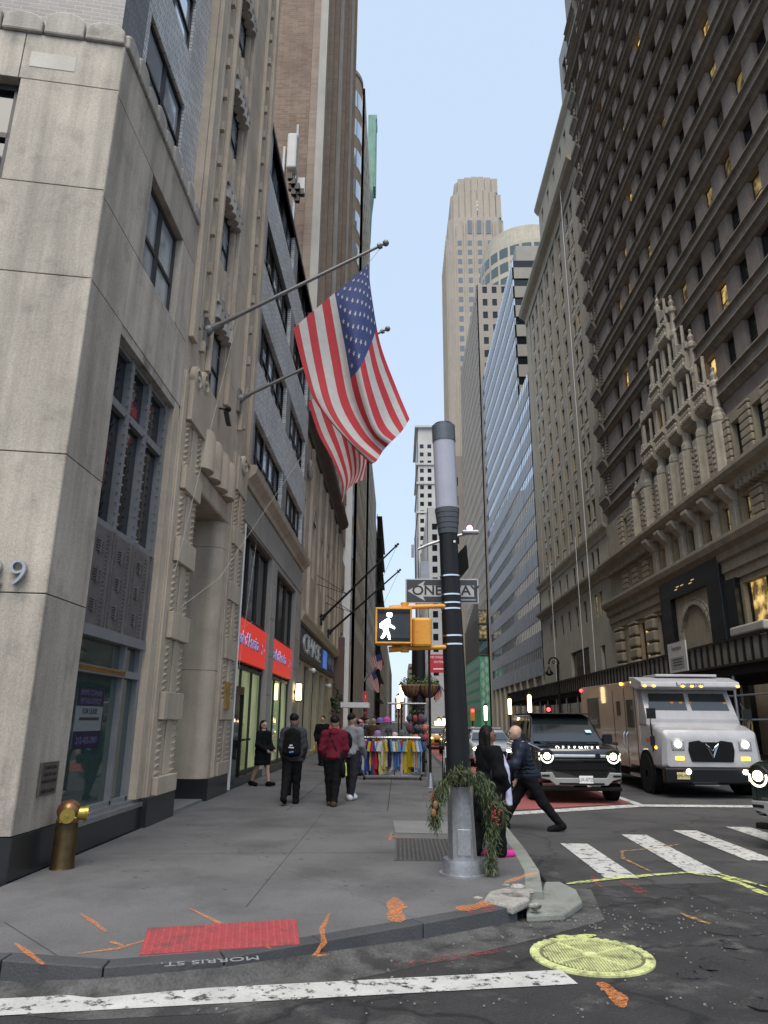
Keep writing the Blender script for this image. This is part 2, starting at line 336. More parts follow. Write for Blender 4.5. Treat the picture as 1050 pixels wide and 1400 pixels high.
# left sidewalk: corner slab + rows of flags, kerb stones along both streets
CURVE=[(-7.9,4.95),(-5.0,5.26),(-2.72,5.47),(-1.97,5.36),(-1.21,5.60),(-.57,6.02),(.21,6.55),(1.08,7.17),(1.42,7.75),(1.58,8.78),(1.66,10.2),(1.72,12.2),(1.75,14.0)]
SW=bpy.data.objects.new('sidewalk',None); COL.objects.link(SW); tag(SW,kind='structure')
def inset(pts,d):
    out=[]
    for i,p in enumerate(pts):
        a=Vector(pts[max(i-1,0)]); b=Vector(pts[min(i+1,len(pts)-1)]); t=(b-a).normalized(); nrm=Vector((-t.y,t.x)); out.append(tuple(Vector(p)+nrm*d))
    return out
INN=inset(CURVE,.17)
b=MB(); INN[-1]=(1.575,14.0)
b.prism([(x,y,.0) for x,y in INN]+[(-3.9,14.0,0),(-3.9,7.6,0),(-7.9,6.9,0)],(0,0,.15)); b.build('corner_slab',PAVE,SW)
for i in range(len(CURVE)-1):
    if i in (7,): continue                                   # broken kerb at the corner
    e=.006; a0=Vector((*CURVE[i],0)); a1=Vector((*CURVE[i+1],0)); c0=Vector((*INN[i],0)); c1=Vector((*INN[i+1],0))
    t=(a1-a0).normalized()*e; dz=-.02 if i==7 else 0
    top=.1515+dz; k=MB(); k.prism([a0+t,a1-t,c1-t,c0+t],(0,0,top)); k.build('curb_stone',PALEC if i in (8,9,10) else CURB,SW,bevel=.008)
for j in range(24):                                           # rows of flags going up the street
    y0=14+j*3.1
    for x0,x1 in ((-3.9,-2.05),(-2.05,-.2),(-.2,1.575)):
        k=MB(); k.box(x0+.006,x1-.006,y0+.006,y0+3.1-.006,0,.15); k.build('paving_slab',PAVE,SW,fix=False)
    k=MB(); k.box(1.58,1.75,y0+.005,y0+3.09,0,.154); k.build('curb_stone',CURB,SW,fix=False)
k=MB(); k.box(-3.9,1.75,88.4,700,0,.15); k.build('paving',PAVE,SW,fix=False)
k=MB(); k.box(-6,-3.9,12,700,0,.146); k.build('paving_under_walls',PAVE,SW,fix=False)
SR=bpy.data.objects.new('sidewalk_right',None); COL.objects.link(SR); tag(SR,kind='structure')
k=MB(); k.box(14.7,20.2,-30,700,0,.15); k.build('paving',PAVE,SR,fix=False)
k=MB(); k.box(14.5,14.7,-30,700,0,.153); k.build('curb_stone',CURB,SR,fix=False)
# corner wedge of pale granite, broken concrete lump, wheelchair ramp side wing
W_=bpy.data.objects.new('corner_ramp',None); COL.objects.link(W_); W_.location=(1.4,8,0); tag(W_,kind='structure')
k=MB(); k.prism([(1.16,7.20,.0),(1.52,7.28,0),(1.80,7.75,0),(1.86,8.25,0),(1.78,8.62,0),(1.60,8.60,0),(1.46,8.05,0),(1.24,7.66,0)],(0,0,.075)); k.build('wedge_stone',PALEC,W_,bevel=.02)
k=MB(); k.prism([(1.64,8.72,.0),(1.86,8.75,0),(1.9,9.8,0),(1.78,10.4,0),(1.67,10.3,0)],(0,0,.06)); k.build('asphalt_fillet',ASPHD,W_,bevel=.02)
def rock(c,r,seed,M,name,par,flat=.5):
    rnd=random.Random(seed); q=MB(); q.ball(c,r,r*.8,r*flat,9,6)
    q.v=[tuple(Vector(c)+(Vector(p)-Vector(c))*(.78+.4*rnd.random())) for p in q.v]; return q.build(name,M,par)
RUB=mat('broken_concrete',(.30,.285,.26),.9,var=.2,vs=5,fine=.2,fs=40,bump=.5,bs=40,tint=((.09,.085,.08),4,.5,.62))
k=MB(); k.prism([(.78,7.28,.10),(1.02,7.05,.10),(1.22,7.35,.10),(1.30,7.75,.10),(1.08,7.83,.10),(.88,7.62,.10)],(0,0,.075)); k.build('broken_slab',RUB,W_,bevel=.02)
for i,(x,y,r) in enumerate([(1.2,7.95,.09),(1.33,7.82,.06),(1.25,7.25,.06),(.76,7.46,.06),(1.36,8.0,.05),(1.12,8.02,.07)]): rock((x,y,.13),r,i,RUB,'rubble',W_)
# asphalt banked up against the kerb in front of the ramp
k=MB(); bk=[(-7.9,4.95,.02),(-5.0,5.26,.02),(-2.72,5.47,.03),(-1.97,5.36,.09),(-1.21,5.60,.10),(-.57,6.02,.08),(.21,6.55,.04),(1.08,7.17,.03)]
off=[inset([(x,y) for x,y,_ in bk],-d) for d in (-.01,.05,.12)]
for i in range(len(bk)-1):
    h0,h1=bk[i][2],bk[i+1][2]; g_=lambda j,i_,z:(off[j][i_][0],off[j][i_][1],z)
    k.add([g_(0,i,h0),g_(0,i+1,h1),g_(1,i+1,h1*.6),g_(1,i,h0*.6),g_(2,i+1,.004),g_(2,i,.004)],[(0,1,2,3),(3,2,4,5)])
tag(k.build('gutter_bank',ASPHG,None,smooth='all'),kind='structure')
# markings: worn paint, each sheet 4 mm over the last
MK=bpy.data.objects.new('road_markings',None); COL.objects.link(MK); tag(MK,kind='structure')
WPAINT=wornpaint('worn_white_paint',(.46,.455,.44),.38,.47,9); WPAINT2=wornpaint('old_white_paint',(.50,.50,.48),.40,.47,11)
def sheet(name,pts,z,M,par=MK): k=MB(); k.poly([(x,y,z) for x,y in pts]); return k.build(name,M,par,fix=False)
sheet('patch',[(-9,-2),(9,-2),(9,9.05),(5.2,9.3),(3.2,8.95),(2.2,8.75),(1.9,8.5),(1.6,7.2),(1.1,6.9),(.2,6.2),(-.55,5.7),(-1.2,5.2),(-1.9,5.0),(-2.7,5.2),(-9,4.6)],.004,ASPHD)
sheet('gutter',[(-9,4.3),(-2.7,5.05),(-1.95,4.90),(-1.1,5.05),(-.4,5.62),(.4,6.15),(1.2,6.75),(1.9,7.35),(2.1,8.6),(1.5,8.6),(1.0,7.1),(.21,6.55),(-.57,6.0),(-1.21,5.5),(-1.92,5.22),(-2.7,5.4),(-9,4.75)],.006,ASPHG)
def line(a,b,w,z,M,name='painted_line',par=MK):
    a=Vector((*a,0)); b=Vector((*b,0)); t=(b-a).normalized(); nn=Vector((-t.y,t.x,0))*w/2
    k=MB(); k.poly([tuple(q+Vector((0,0,z))) for q in (a-nn,b-nn,b+nn,a+nn)]); return k.build(name,M,par,fix=False)
line((-7,4.20),(1.22,5.80),.29,.010,WPAINT,'crosswalk_edge_line'); line((-3,3.55),(2.6,4.62),.24,.010,WPAINT,'crosswalk_edge_line')
for (a,b) in (((2.62,11.6),(2.61,9.18)),((3.81,12.54),(3.71,9.5)),((4.84,13.1),(4.83,10.4)),((5.95,13.6),(5.9,10.9)),((7.1,14.1),(7.05,11.3)),((8.2,14.6),(8.2,11.8)),((9.4,15),(9.4,12.1)),((10.6,15.4),(10.6,12.5))):
    line(a,b,.40,.010,WPAINT,'crosswalk_bar')
RED=wornpaint('red_bus_lane',(.27,.075,.07),.28,.36,5)
sheet('bus_lane',[(1.85,15.4),(5.2,17.2),(5.2,120),(1.9,120)],.008,RED)
line((1.85,14.9),(5.2,16.75),.42,.012,WPAINT,'stop_line'); line((5.2,16.78),(13.5,16.95),.42,.012,WPAINT,'stop_line')
line((5.32,17.0),(5.32,110),.2,.013,WPAINT,'lane_line'); line((9.9,17.2),(9.9,110),.14,.013,WPAINT2,'lane_line')
SPY=wornpaint('lime_spray',(.62,.68,.22),.42,.50,16,.75); SPO=wornpaint('orange_spray',(.78,.26,.06),.36,.66,40,.78); SPR=wornpaint('red_spray',(.45,.07,.07),.42,.70,12,.45); SPY2=wornpaint('yellow_spray',(.55,.33,.08),.42,.55,18,.6)
def spray(px_,w,M,z=.156,g=.15,name='spray_mark'):
    pts=[atZ(x,y,g) for x,y in px_]; k=MB(); rnd=random.Random(len(px_)*7+int(px_[0][0]))
    dense=[]
    for a,b in zip(pts[:-1],pts[1:]):
        for i in range(5): dense.append(a.lerp(b,i/5))
    dense.append(pts[-1]); L=[];Rr=[]
    for i,p in enumerate(dense):
        t=(dense[min(i+1,len(dense)-1)]-dense[max(i-1,0)]).normalized(); nn=Vector((-t.y,t.x,0)); ww=w*(.55+.12*math.sin(i*1.1+w*90)+.06*rnd.random())*min(1,.35+i/2,.35+(len(dense)-1-i)/2)
        L.append(p+nn*ww); Rr.append(p-nn*ww)
    k.v=[(p.x,p.y,z) for p in L+Rr]; n=len(L); k.f=[(i,i+1,n+i+1,n+i) for i in range(n-1)]; k.m=[0]*(n-1)
    return k.build(name,M,MK,fix=False)
for q in ([(110,1250),(128,1262),(145,1275)],[(105,1305),(160,1298),(235,1276)],[(260,1243),(310,1268),(370,1298)],[(450,1250),(440,1272),(443,1290),(430,1308),(450,1306)],[(20,1290),(40,1305),(60,1320)],[(520,1145),(545,1144),(565,1146)],[(535,1139),(533,1150)],[(170,1295),(150,1288)]): spray(q,.034,SPO)
spray([(540,1228),(541,1245),(543,1262)],.12,SPO); spray([(528,1252),(545,1244),(556,1240)],.05,SPO,.157); spray([(625,1245),(660,1238),(690,1228)],.14,SPO); spray([(640,1250),(680,1240)],.12,SPR,.158); spray([(690,1215),(715,1206),(735,1200)],.06,SPO,.205)
spray([(598,1147),(606,1148)],.05,SPO)
spray([(775,1210),(850,1201),(940,1194),(985,1200),(1020,1212),(1050,1226)],.085,SPY,.014,0,'lime_spray_line'); spray([(985,1197),(1050,1215)],.07,SPY,.016,0,'lime_spray_line')
spray([(930,1155),(905,1160),(850,1165),(852,1175),(890,1193)],.04,SPY2,.014,0); spray([(540,1322),(620,1310),(690,1300)],.10,SPR,.012,0); spray([(850,1205),(870,1215),(880,1225)],.12,SPR,.016,0); spray([(810,1200),(822,1215)],.07,SPR,.016,0); spray([(740,1180),(765,1200)],.07,SPO,.016,0); spray([(820,1345),(845,1365),(850,1380)],.09,SPO,.012,0); spray([(760,1283),(790,1283),(815,1281)],.07,SPY,.016,0)
spray([(930,1250),(960,1262),(1000,1272)],.05,SPY2,.014,0)
# raised cracked asphalt lumps and a pothole with loose stones at the right
for i,(u,v,r,fl) in enumerate([(905,1262,.16,.12),(985,1290,.26,.10),(1020,1320,.3,.12),(950,1335,.14,.25),(975,1325,.11,.3),(930,1310,.2,.08),(1045,1375,.2,.2),(1000,1272,.3,.07),(880,1290,.25,.05)]):
    p=atZ(u,v,0); rock((p.x,p.y,.0),r,40+i,ASPHD,'asphalt_lump',MK,fl)
GRV=MB(); rnd=random.Random(3)
for i in range(380):
    u,v=rnd.uniform(250,1050),rnd.uniform(1235,1395)
    if rnd.random()<.5: u,v=rnd.gauss(800,120),rnd.gauss(1262,16)
    p=atZ(u,v,0)
    if p.x<1.1 and p.y>5.1+.62*(p.x+1.9): continue
    r=rnd.uniform(.004,.014); GRV.ball((p.x,p.y,.012),r,r*.9,r*.7,5,3)
tag(GRV.build('loose_gravel',mat('gravel_grey',(.17,.165,.155),.9,var=.4,vs=20),None),'pale loose gravel scattered over the broken asphalt','gravel',kind='stuff')
# grates, patches and joints on the pavement
sheet('pale_slab',[tuple(atZ(*q)[:2]) for q in [(537,1122),(640,1124),(640,1141),(541,1139)]],.155,PAVEL,SW)
gt=thing('sidewalk_grate','rusty dark steel ventilation grate set flush in the pavement','grate',tuple(atZ(585,1162)))
k=MB(); a=atZ(541,1147); c=atZ(645,1178)
for i in range(16):
    x=a.x+(c.x-a.x-.1)*i/15; k.box(x,x+.022,c.y,a.y,.150,.158)
k.box(a.x-.02,c.x,c.y-.02,c.y,.15,.158); k.box(a.x-.02,c.x,a.y,a.y+.02,.15,.158); k.build('grate_bars',mat('rusty_steel',(.10,.095,.09),.7,metal=.4,var=.3,vs=6),gt,fix=False)
k=MB(); k.poly([(a.x,c.y,.1525),(c.x,c.y,.1525),(c.x,a.y,.1525),(a.x,a.y,.1525)]); k.build('pit_shade_sheet',mat('painted_pit_shade',(.045,.044,.044),.9),gt,fix=False)  # flat dark sheet, coloured as the shade of a hollow under the bars
k=MB(); a=atZ(500,1107); k.box(a.x,1.5,a.y-.012,a.y+.012,.15,.1545); k.build('joint_strip',PAVEL,SW,fix=False)
k=MB(); rg=random.Random(21)
for i in range(170):
    x,y=rg.uniform(-3.7,1.4),rg.uniform(7.6,22); r=rg.uniform(.012,.032); k.lathe([(r,.0),(r*.9,.0012)],(x,y,.1503),8)
tag(k.build('gum_spots',mat('trodden_gum',(.055,.055,.058),.8,var=.3,vs=3),SW,fix=False),kind='stuff')
for a_,b_ in (((-3.9,9.4),(1.5,9.95)),((-3.9,11.9),(1.6,12.1)),((-1.35,7.0),(-1.35,13.95)),((-3.2,6.4),(-2.3,5.5))):
    line(a_,b_,.010,.1512,mat('slab_joint',(.04,.04,.041),.9),'slab_joint',SW)
# red tactile plate with domes
tp=[atZ(*q) for q in [(202,1270),(405,1258),(410,1292),(190,1307)]]
T=thing('tactile_plate','worn red tactile warning plate with raised domes at the curb ramp','tactile plate',tuple(sum(tp,Vector())/4-Vector((0,0,0))))
TR=mat('red_tactile_plastic',(.33,.05,.055),.7,var=.22,vs=5,fine=.15,tint=((.13,.04,.04),5,.48,.68))
k=MB(); k.prism([(p.x,p.y,.150) for p in tp],(0,0,.008)); k.build('plate',TR,T)
k=MB()
for i in range(22):
    for j in range(11):
        p=tp[0].lerp(tp[1],(i+.5)/22).lerp(tp[3].lerp(tp[2],(i+.5)/22),(j+.5)/11); k.lathe([(.016,0),(.013,.004),(.008,.006)],(p.x,p.y,.158),6)
tag(k.build('domes',TR,T,fix=False),kind='stuff')
STENC=mat('faded_stencil',(.24,.24,.245),.8,var=.2,fine=.1)
a=atZ(342,1311); c=atZ(232,1319); mid=(a+c)/2
text('street_name','MORRIS ST.',.115,(mid.x,mid.y,.1555),(c-a),Vector((0,0,1)).cross(c-a),STENC,SW,depth=.001,sx=1.15)
# manhole sprayed lime
mc=(1.5,6.27); MH=thing('manhole_cover','round manhole cover sprayed lime yellow with waffle grid','manhole cover',(mc[0],mc[1],0))
YL=mat('lime_sprayed_iron',(.50,.53,.24),.75,var=.25,vs=6,fine=.2,tint=((.15,.15,.07),7,.5,.7)); YD=mat('lime_iron_groove',(.13,.135,.075),.8,var=.2,vs=5)
k=MB(); k.lathe([(.47,0),(.47,.018),(.40,.022),(.40,.012),(.0,.012)],(*mc,0),48); k.build('rim',YL,MH)
k=MB(); k.lathe([(.395,.004),(.395,.0135),(.0,.0135)],(*mc,0),40); k.build('lid',YD,MH)
k=MB()
for i in range(-17,18):
    for j in range(-17,18):
        x,y=i*.0225,j*.0225
        if x*x+y*y<.365**2 and x*x+y*y>.08**2: k.box(mc[0]+x-.0075,mc[0]+x+.0075,mc[1]+y-.0075,mc[1]+y+.0075,.013,.020)
tag(k.build('waffle_studs',YL,MH,fix=False),kind='stuff')
k=MB(); k.lathe([(.075,.013),(.075,.021),(.055,.023),(.05,.016),(0,.016)],(*mc,0),20)
for t in range(36):
    a=2*math.pi*t/36; k.obox((mc[0]+.44*math.cos(a),mc[1]+.44*math.sin(a),.019),(.022*math.cos(a),.022*math.sin(a),0),(-.02*math.sin(a),.02*math.cos(a),0),(0,0,.007))
for t in range(4):
    a=.6+math.pi/2*t; k.obox((mc[0]+.22*math.cos(a),mc[1]+.22*math.sin(a),.017),(.14*math.cos(a),.14*math.sin(a),0),(-.012*math.sin(a),.012*math.cos(a),0),(0,0,.005))
k.build('raised_ring',YL,MH,fix=False)
# ============================================================ LEFT SIDE
F1=Fac((-3.95,0,0),(0,1,0),(1,0,0))
_a=R_(10); CORN=(-3.95,7.79,0); F2=Fac(CORN,(-math.cos(_a),-math.sin(_a),0),(math.sin(_a),-math.cos(_a),0))
B1=thing('corner_office_building','grey limestone art deco corner building with black granite plinth and house number','building',(-6,12,0))
core=MB()
core.box(-9,-4.24,8.1,12.9,.1,11.4); core.box(-9,-5.4,12.9,15.4,.1,6.7); core.box(-9,-4.24,12.9,15.4,6.62,24); core.box(-9,-4.24,15.4,17.2,.1,24); core.box(-9,-4.5,8.3,12.9,11.4,24)
WALL1=core.build('wall',LIME,B1)
def panel(F,a,b,c,d,M=LIME,par=WALL1,t=.24,name='stone_panel',pr=0.,j=.006):
    k=MB(); F.slab(k,a+j,b-j,c+j,d-j,-t,pr); return k.build(name,M,par,bevel=.006)
# --- side wall, corner pier and panels
for a,b,c,d in ((7.79,8.85,.57,3.08),(7.79,8.85,3.08,4.75),(7.79,8.85,4.75,7.14),(7.79,8.9,7.14,8.42),(8.9,11.64,7.14,8.42),(7.79,9.28,8.42,10.12),(10.9,11.64,8.42,10.12),(7.79,8.75,10.12,11.0),(8.75,11.64,10.12,11.0)):
    panel(F1,a,b,c,d)
k=MB(); F1.slab(k,7.77,8.85,.1,.57,-.2,.025); F1.slab(k,8.85,11.6,.1,.46,-.2,.02); F1.slab(k,11.6,13.0,.1,.57,-.2,.10); F1.slab(k,15.35,17.1,.1,.57,-.2,.06); F2.slab(k,-.01,6,.1,.57,-.2,.025); k.box(-5.4,-4.0,15.3,15.36,.1,.57); k.split('plinth',GRAN,B1)
# front wall on the side street
for s0,s1,z0,z1 in ((0,2.2,.57,3.08),(2.2,5,.57,3.08),(0,2.6,3.08,4.75),(2.6,5,3.08,4.75),(0,2.1,4.75,7.16),(2.1,5,4.75,7.16),(0,2.7,7.16,8.52),(2.7,5,7.16,8.52),(0,1.30,8.52,10.2),(2.9,5,8.52,10.2),(0,1.33,10.2,11.0),(1.33,3,10.2,11.0),(3,5,10.2,11)):
    panel(F2,s0,s1,z0,z1)
k=MB(); F2.slab(k,1.30,2.9,8.52,10.2,-.30,-.2); k.build('dark_window',GLASS,WALL1)
k=MB()
for q in ((1.31,1.40),(2.05,2.12)): F2.slab(k,*q,8.54,10.18,-.2,-.14)
F2.slab(k,1.3,2.9,9.3,9.38,-.2,-.14); F2.slab(k,1.3,2.9,10.1,10.19,-.2,-.14); k.build('window_frame',FRAME,WALL1)
k=MB(); F2.slab(k,.62,1.22,10.42,10.68,0,.006); k.build('patched_stone',mat('pale_stone_patch',(.52,.48,.42),.8,var=.1),WALL1)
for s,ch in ((.315,'9'),(.56,'2')): text('house_number',ch,.42,F2.P(s,3.28,.05),-F2.D,(0,0,1),NICKEL,WALL1,depth=.035,bold=-.004)
# scalloped coping
k=MB()
def scallops(F,a,b,z,n,M):
    k=MB()
    for i in range(n):
        c=a+(b-a)*(i+.5)/n; w=(b-a)/n*.48; h=.20+.08*(i%2)
        pts=[F.P(c-w,z,.05),F.P(c+w,z,.05)]+[F.P(c+w*math.cos(t),z+h+w*.55*math.sin(t),.05) for t in [math.pi*q/8 for q in range(9)]]
        k.prism(pts,-F.N*(.34+.05*(i%2)))
    return k.build('scalloped_coping',M,WALL1,bevel=.03)
scallops(F1,7.8,11.64,11.0,9,LIME_D); scallops(F2,0,5,11.0,9,LIME_D)
# setback upper wall: dark brick corner, white glazed brick and big sash windows
k=MB(); FU=Fac((-4.12,0,0),(0,1,0),(1,0,0)); ops=[(8.86,10.74,z,z+1.42) for z in (11.55,14.2,16.85,19.5)]
FU.sheet(k,8.72,11.66,11.1,24,ops,.16); k.build('upper_brick_wall',WBRICK,B1,fix=False)
k=MB(); FU.sheet(k,7.95,8.72,11.1,24,[],.16); k.build('upper_dark_brick',DBRICK,B1,fix=False)
k=MB(); FB=Fac((-4.12,7.95,0),F2.D,F2.N); FB.sheet(k,0,5,11.1,24,[],.2); k.build('upper_front_brick',DBRICKX,B1,fix=False)
wf=winmesh('up',1.86,1.40,.07,.1,[(.55,.06)],[(0,.14)],BLACKM); wp=panemesh('up',1.86,1.40,GLASSW)
for o in ops: inst('window',wf,B1,FU.P(9.80,o[2]+.01,-.10),F1.rz,[('pane',wp)])
# window A with reveal
wf=winmesh('a',1.60,1.68,.07,.09,[(.72,.07)],[(0,.16)],FRAME); wp=panemesh('a',1.6,1.68,GLASSW)
inst('window',wf,B1,F1.P(10.09,8.43,-.16),F1.rz,[('pane',wp)])
# --- tall bay: show window, cast metal spandrel, big three-light window
k=MB(); F1.slab(k,8.85,11.6,.46,.52,-.24,.03); F1.slab(k,8.85,11.6,.52,.57,-.24,-.05); k.build('window_sill',NICKEL,B1)
k=MB(); F1.slab(k,11.36,11.62,.57,7.1,-.26,-.0); k.build('bay_jamb',LIME_W,B1,bevel=.01)
k=MB(); F1.slab(k,8.84,11.6,7.0,7.14,-.26,-.01); k.build('bay_soffit',LIME_D,B1)
fr=MB()
for a,b in ((8.86,8.95),(10.62,10.68),(11.24,11.36)): F1.slab(fr,a,b,.57,2.9,-.24,-.12)
F1.slab(fr,8.9,11.3,2.32,2.42,-.24,-.10); F1.slab(fr,8.9,11.3,2.78,2.92,-.24,-.06); F1.slab(fr,8.9,11.3,.57,.63,-.24,-.12)
SH=fr.build('show_window',FRAMEG,B1)
k=MB(); F1.slab(k,8.9,11.3,.6,2.35,-.22,-.20); F1.slab(k,8.9,11.3,2.4,2.85,-.22,-.20); k.build('pane',GLASSG,SH)
k=MB(); F1.slab(k,8.95,10.64,2.345,2.375,-.13,-.09); F1.slab(k,8.95,10.64,2.38,2.41,-.13,-.085); k.build('brass_bar',mat('yellow_brass',(.65,.42,.15),.25,metal=.9,var=.05),SH)  # bar in one plain yellow brass
# letting poster seen behind the pane
SGN=MB(); F1.slab(SGN,9.35,10.2,1.36,2.13,-.197,-.190); PO=SGN.build('letting_poster',mat('poster_grey',(.16,.19,.20),.4,var=.05),SH)
NAVY=mat('poster_navy',(.006,.008,.030),.4,var=.05); k=MB(); F1.slab(k,9.35,10.2,1.90,2.13,-.19,-.187); F1.slab(k,9.35,10.2,1.36,1.58,-.19,-.187); k.build('poster_band',NAVY,SH)
PB=mat('poster_blue_ink',(.10,.11,.22),.5,var=0)
for s_,z_,sz,M in (('PRIME CORNER',2.07,.10,PB),('RETAIL/OFFICE',1.96,.10,PB),('FOR LEASE',1.83,.10,INK),('212-425-2901',1.46,.12,PB)): text('poster_lettering',s_,sz,F1.P(9.78,z_,-.186),(0,1,0),(0,0,1),M,SH,depth=.0006)
q=MB(); F1.slab(q,9.48,10.1,1.72,1.755,-.190,-.1865); q.build('small_print',INK,SH)
# spandrel
sp=MB(); F1.slab(sp,8.86,11.36,2.92,4.28,-.24,-.12); SP=sp.build('metal_spandrel',PURPM,B1)
k=MB()
for y in (8.93,9.60,9.70,10.36,10.46,11.12,11.3): F1.slab(k,y-.02,y+.02,2.92,4.28,-.12,-.085)
for y0 in (9.02,9.78,10.54):
    for col in (y0+.02,y0+.5):
        for i in range(22): F1.slab(k,col-.02,col+.02,2.97+i*.058,2.995+i*.058,-.12,-.10)
    for zc in (3.2,3.6,4.0):
        for t in range(-2,3): F1.slab(k,y0+.15,y0+.38,zc+t*.035-.008,zc+t*.035+.008,-.12,-.098)
        F1.slab(k,y0+.24,y0+.28,zc-.11,zc+.11,-.12,-.09)
k.build('ornament',PURPM,SP,fix=False)
fr=MB()
for a,b in ((8.86,8.96),(9.60,9.72),(10.36,10.48),(11.2,11.36)): F1.slab(fr,a,b,4.28,7.02,-.24,-.10)
F1.slab(fr,8.9,11.3,6.02,6.14,-.24,-.11); F1.slab(fr,8.9,11.3,4.28,4.36,-.24,-.12); F1.slab(fr,8.9,11.3,6.93,7.02,-.24,-.12)
UW=fr.build('three_light_window',FRAMEG,B1)
k=MB(); F1.slab(k,8.9,11.3,4.3,7.0,-.22,-.20); k.build('pane',GLASS,UW)
k=MB()
for y in (8.97,9.59,9.73,10.35,10.49,11.19):
    for i in range(17): F1.slab(k,y-.012,y+.012,4.4+i*.15,4.43+i*.15,-.11,-.085)
k.build('rivets',FRAMEG,UW,fix=False)
k=MB(); F1.slab(k,9.9,10.2,6.25,6.42,-.198,-.194); k.build('red_sticker',mat('red_sticker',(.28,.03,.04),.5,var=.1),UW)
# --- carved piers beside the entrance
def carved(y0,y1,zs,zt,pr=.10,M=LIME_W):
    P_=MB(); F1.slab(P_,y0,y1,.57,zt,-.24,.02); pr_=P_.build('carved_pier',M,B1)
    k=MB(); F1.slab(k,y0,y0+.18,.57,zt,.02,.06); z=.57
    for a,b in zs+[(zt,zt)]:
        if a>z: F1.slab(k,y0+.3,y1-.02,z,a,.02,pr+.02)
        F1.slab(k,(y0+y1)/2+.06,(y0+y1)/2+.34,a,b,.02,.055)
        z=b
    k.build('raised_block',M,pr_,bevel=.012)
    k=MB()
    for a,b in zs:
        n=max(3,int((b-a)/.105))
        for c in (y0+.42,y1-.16):
            for i in range(n):
                z_=a+(b-a)*(i+.5)/n
                k.add([F1.P(c-.06,z_+.035,.02),F1.P(c+.06,z_+.035,.02),F1.P(c+.06,z_-.035,.02),F1.P(c-.06,z_-.035,.02),F1.P(c-.03,z_+.02,.085),F1.P(c+.05,z_+.02,.085)],[(0,1,5,4),(3,2,5,4),(0,3,4),(1,2,5)])
    tag(k.build('dentil',M,pr_,fix=False),kind='stuff'); return pr_
ZS=[(.85+1.325*i,1.73+1.325*i) for i in range(5)]
carved(11.64,13.0,ZS,7.9); carved(15.75,17.1,ZS[:5],7.9,.06)
for y,z in ((12.15,7.95),(12.65,8.1),(16.5,7.8)):
    k=MB(); k.lathe([(.24,0),(.24,.09),(.16,.12),(.14,.08),(.06,.08),(.05,.13),(0,.14)],F1.P(y,z,.03),18,axis=(1,0,0)); k.build('rosette',LIME_W,B1,smooth=True)
# entrance recess: rounded far jamb and corbelled head
k=MB(); pts=[(-5.45,15.3,0)]+[(-3.95-.28+.28*math.sin(t),15.3+.28-.28*math.cos(t),0) for t in [R_(q) for q in range(0,91,15)]]+[(-3.95,15.76,0),(-5.45,15.76,0)]
for z0,z1 in ((.57,2.74),(2.75,5.43),(5.44,6.05)):
    q=MB(); q.prism([(x,y,z0) for x,y,_ in pts],(0,0,z1-z0)); q.build('jamb_block',LIME_W,WALL1,smooth=True)
k=MB(); k.box(-5.45,-3.93,13.0,15.74,6.05,6.5); k.build('entrance_lintel',LIME_W,B1,bevel=.05)
for i in range(4):
    q=MB(); c=13.3+i*.62; q.lathe([(.33,0),(.33,.7),(.28,.84),(.12,.92)],(-4.05,c,6.5),14); q.build('corbel',LIME_W,B1,smooth=True)
k=MB(); k.box(-5.4,-5.3,13.0,15.3,.15,6.0); k.build('entrance_door',FRAME,B1); k=MB(); k.box(-5.5,-3.97,13.0,15.3,.10,.19); k.build('entrance_step',PAVEL,B1)
k=MB(); F1.slab(k,16.15,16.6,1.95,2.55,.0,.115); k.build('brass_plaque',mat('brass_plate',(.42,.31,.10),.4,metal=.8,var=.15,vs=6),B1)
# --- upper shaft with slim windows
k=MB(); zs=[(8.35,9.95),(11.45,13.0),(14.5,16.05),(17.55,19.1),(20.6,22.1)]; ops=[(13.15,14.3,a,b) for a,b in zs]
F1.sheet(k,11.64,17.25,6.9,24,ops,.22); k.build('shaft_wall',LIME_W,B1,fix=False)
wf=winmesh('sl',1.13,1.53,.06,.08,[(.7,.06)],[(0,.05)],BLACKM); wp=panemesh('sl',1.13,1.53,GLASSW)
for a,b in zs:
    inst('window',wf,B1,F1.P(13.725,a+.01,-.15),F1.rz,[('pane',wp)])
    q=MB()
    for i in range(5): q.lathe([(.14,0),(.14,.30),(.10,.38)],F1.P(13.2+i*.26,b-.06,.02),10)
    F1.slab(q,13.0,14.45,b+.26,b+.45,0,.14); q.build('scalloped_lintel',LIME_D,B1)
    q=MB()
    for i in range(4):
        F1.slab(q,13.25+i*.27,13.36+i*.27,b+.6,b+1.35,0,.06+.03*(i%2))
    q.build('fluted_spandrel',LIME_W,B1)
for y0,w_,zt,z0 in ((11.68,.30,24,8.6),(12.05,.10,24,9),(12.85,.14,24,8.5),(14.45,.14,24,8.5),(15.9,.10,24,8.5),(16.9,.3,24,8)):
    q=MB(); F1.slab(q,y0,y0+w_,z0,zt,0,.10); q.build('pilaster',LIME_W,B1,bevel=.015)
for yc in (12.45,16.35):
    q=MB()
    for i in range(17): F1.slab(q,yc-.055,yc+.055,8.7+i*.9,8.92+i*.9,0,.10)
    q.split('tooth',LIME_W,B1,fix=False)
for z in (9.3,12.2,15.1,18.0,20.9):
    q=MB(); F1.slab(q,11.64,17.25,z,z+.012,0,.004); q.build('joint_line',LIME_D,B1,fix=False)
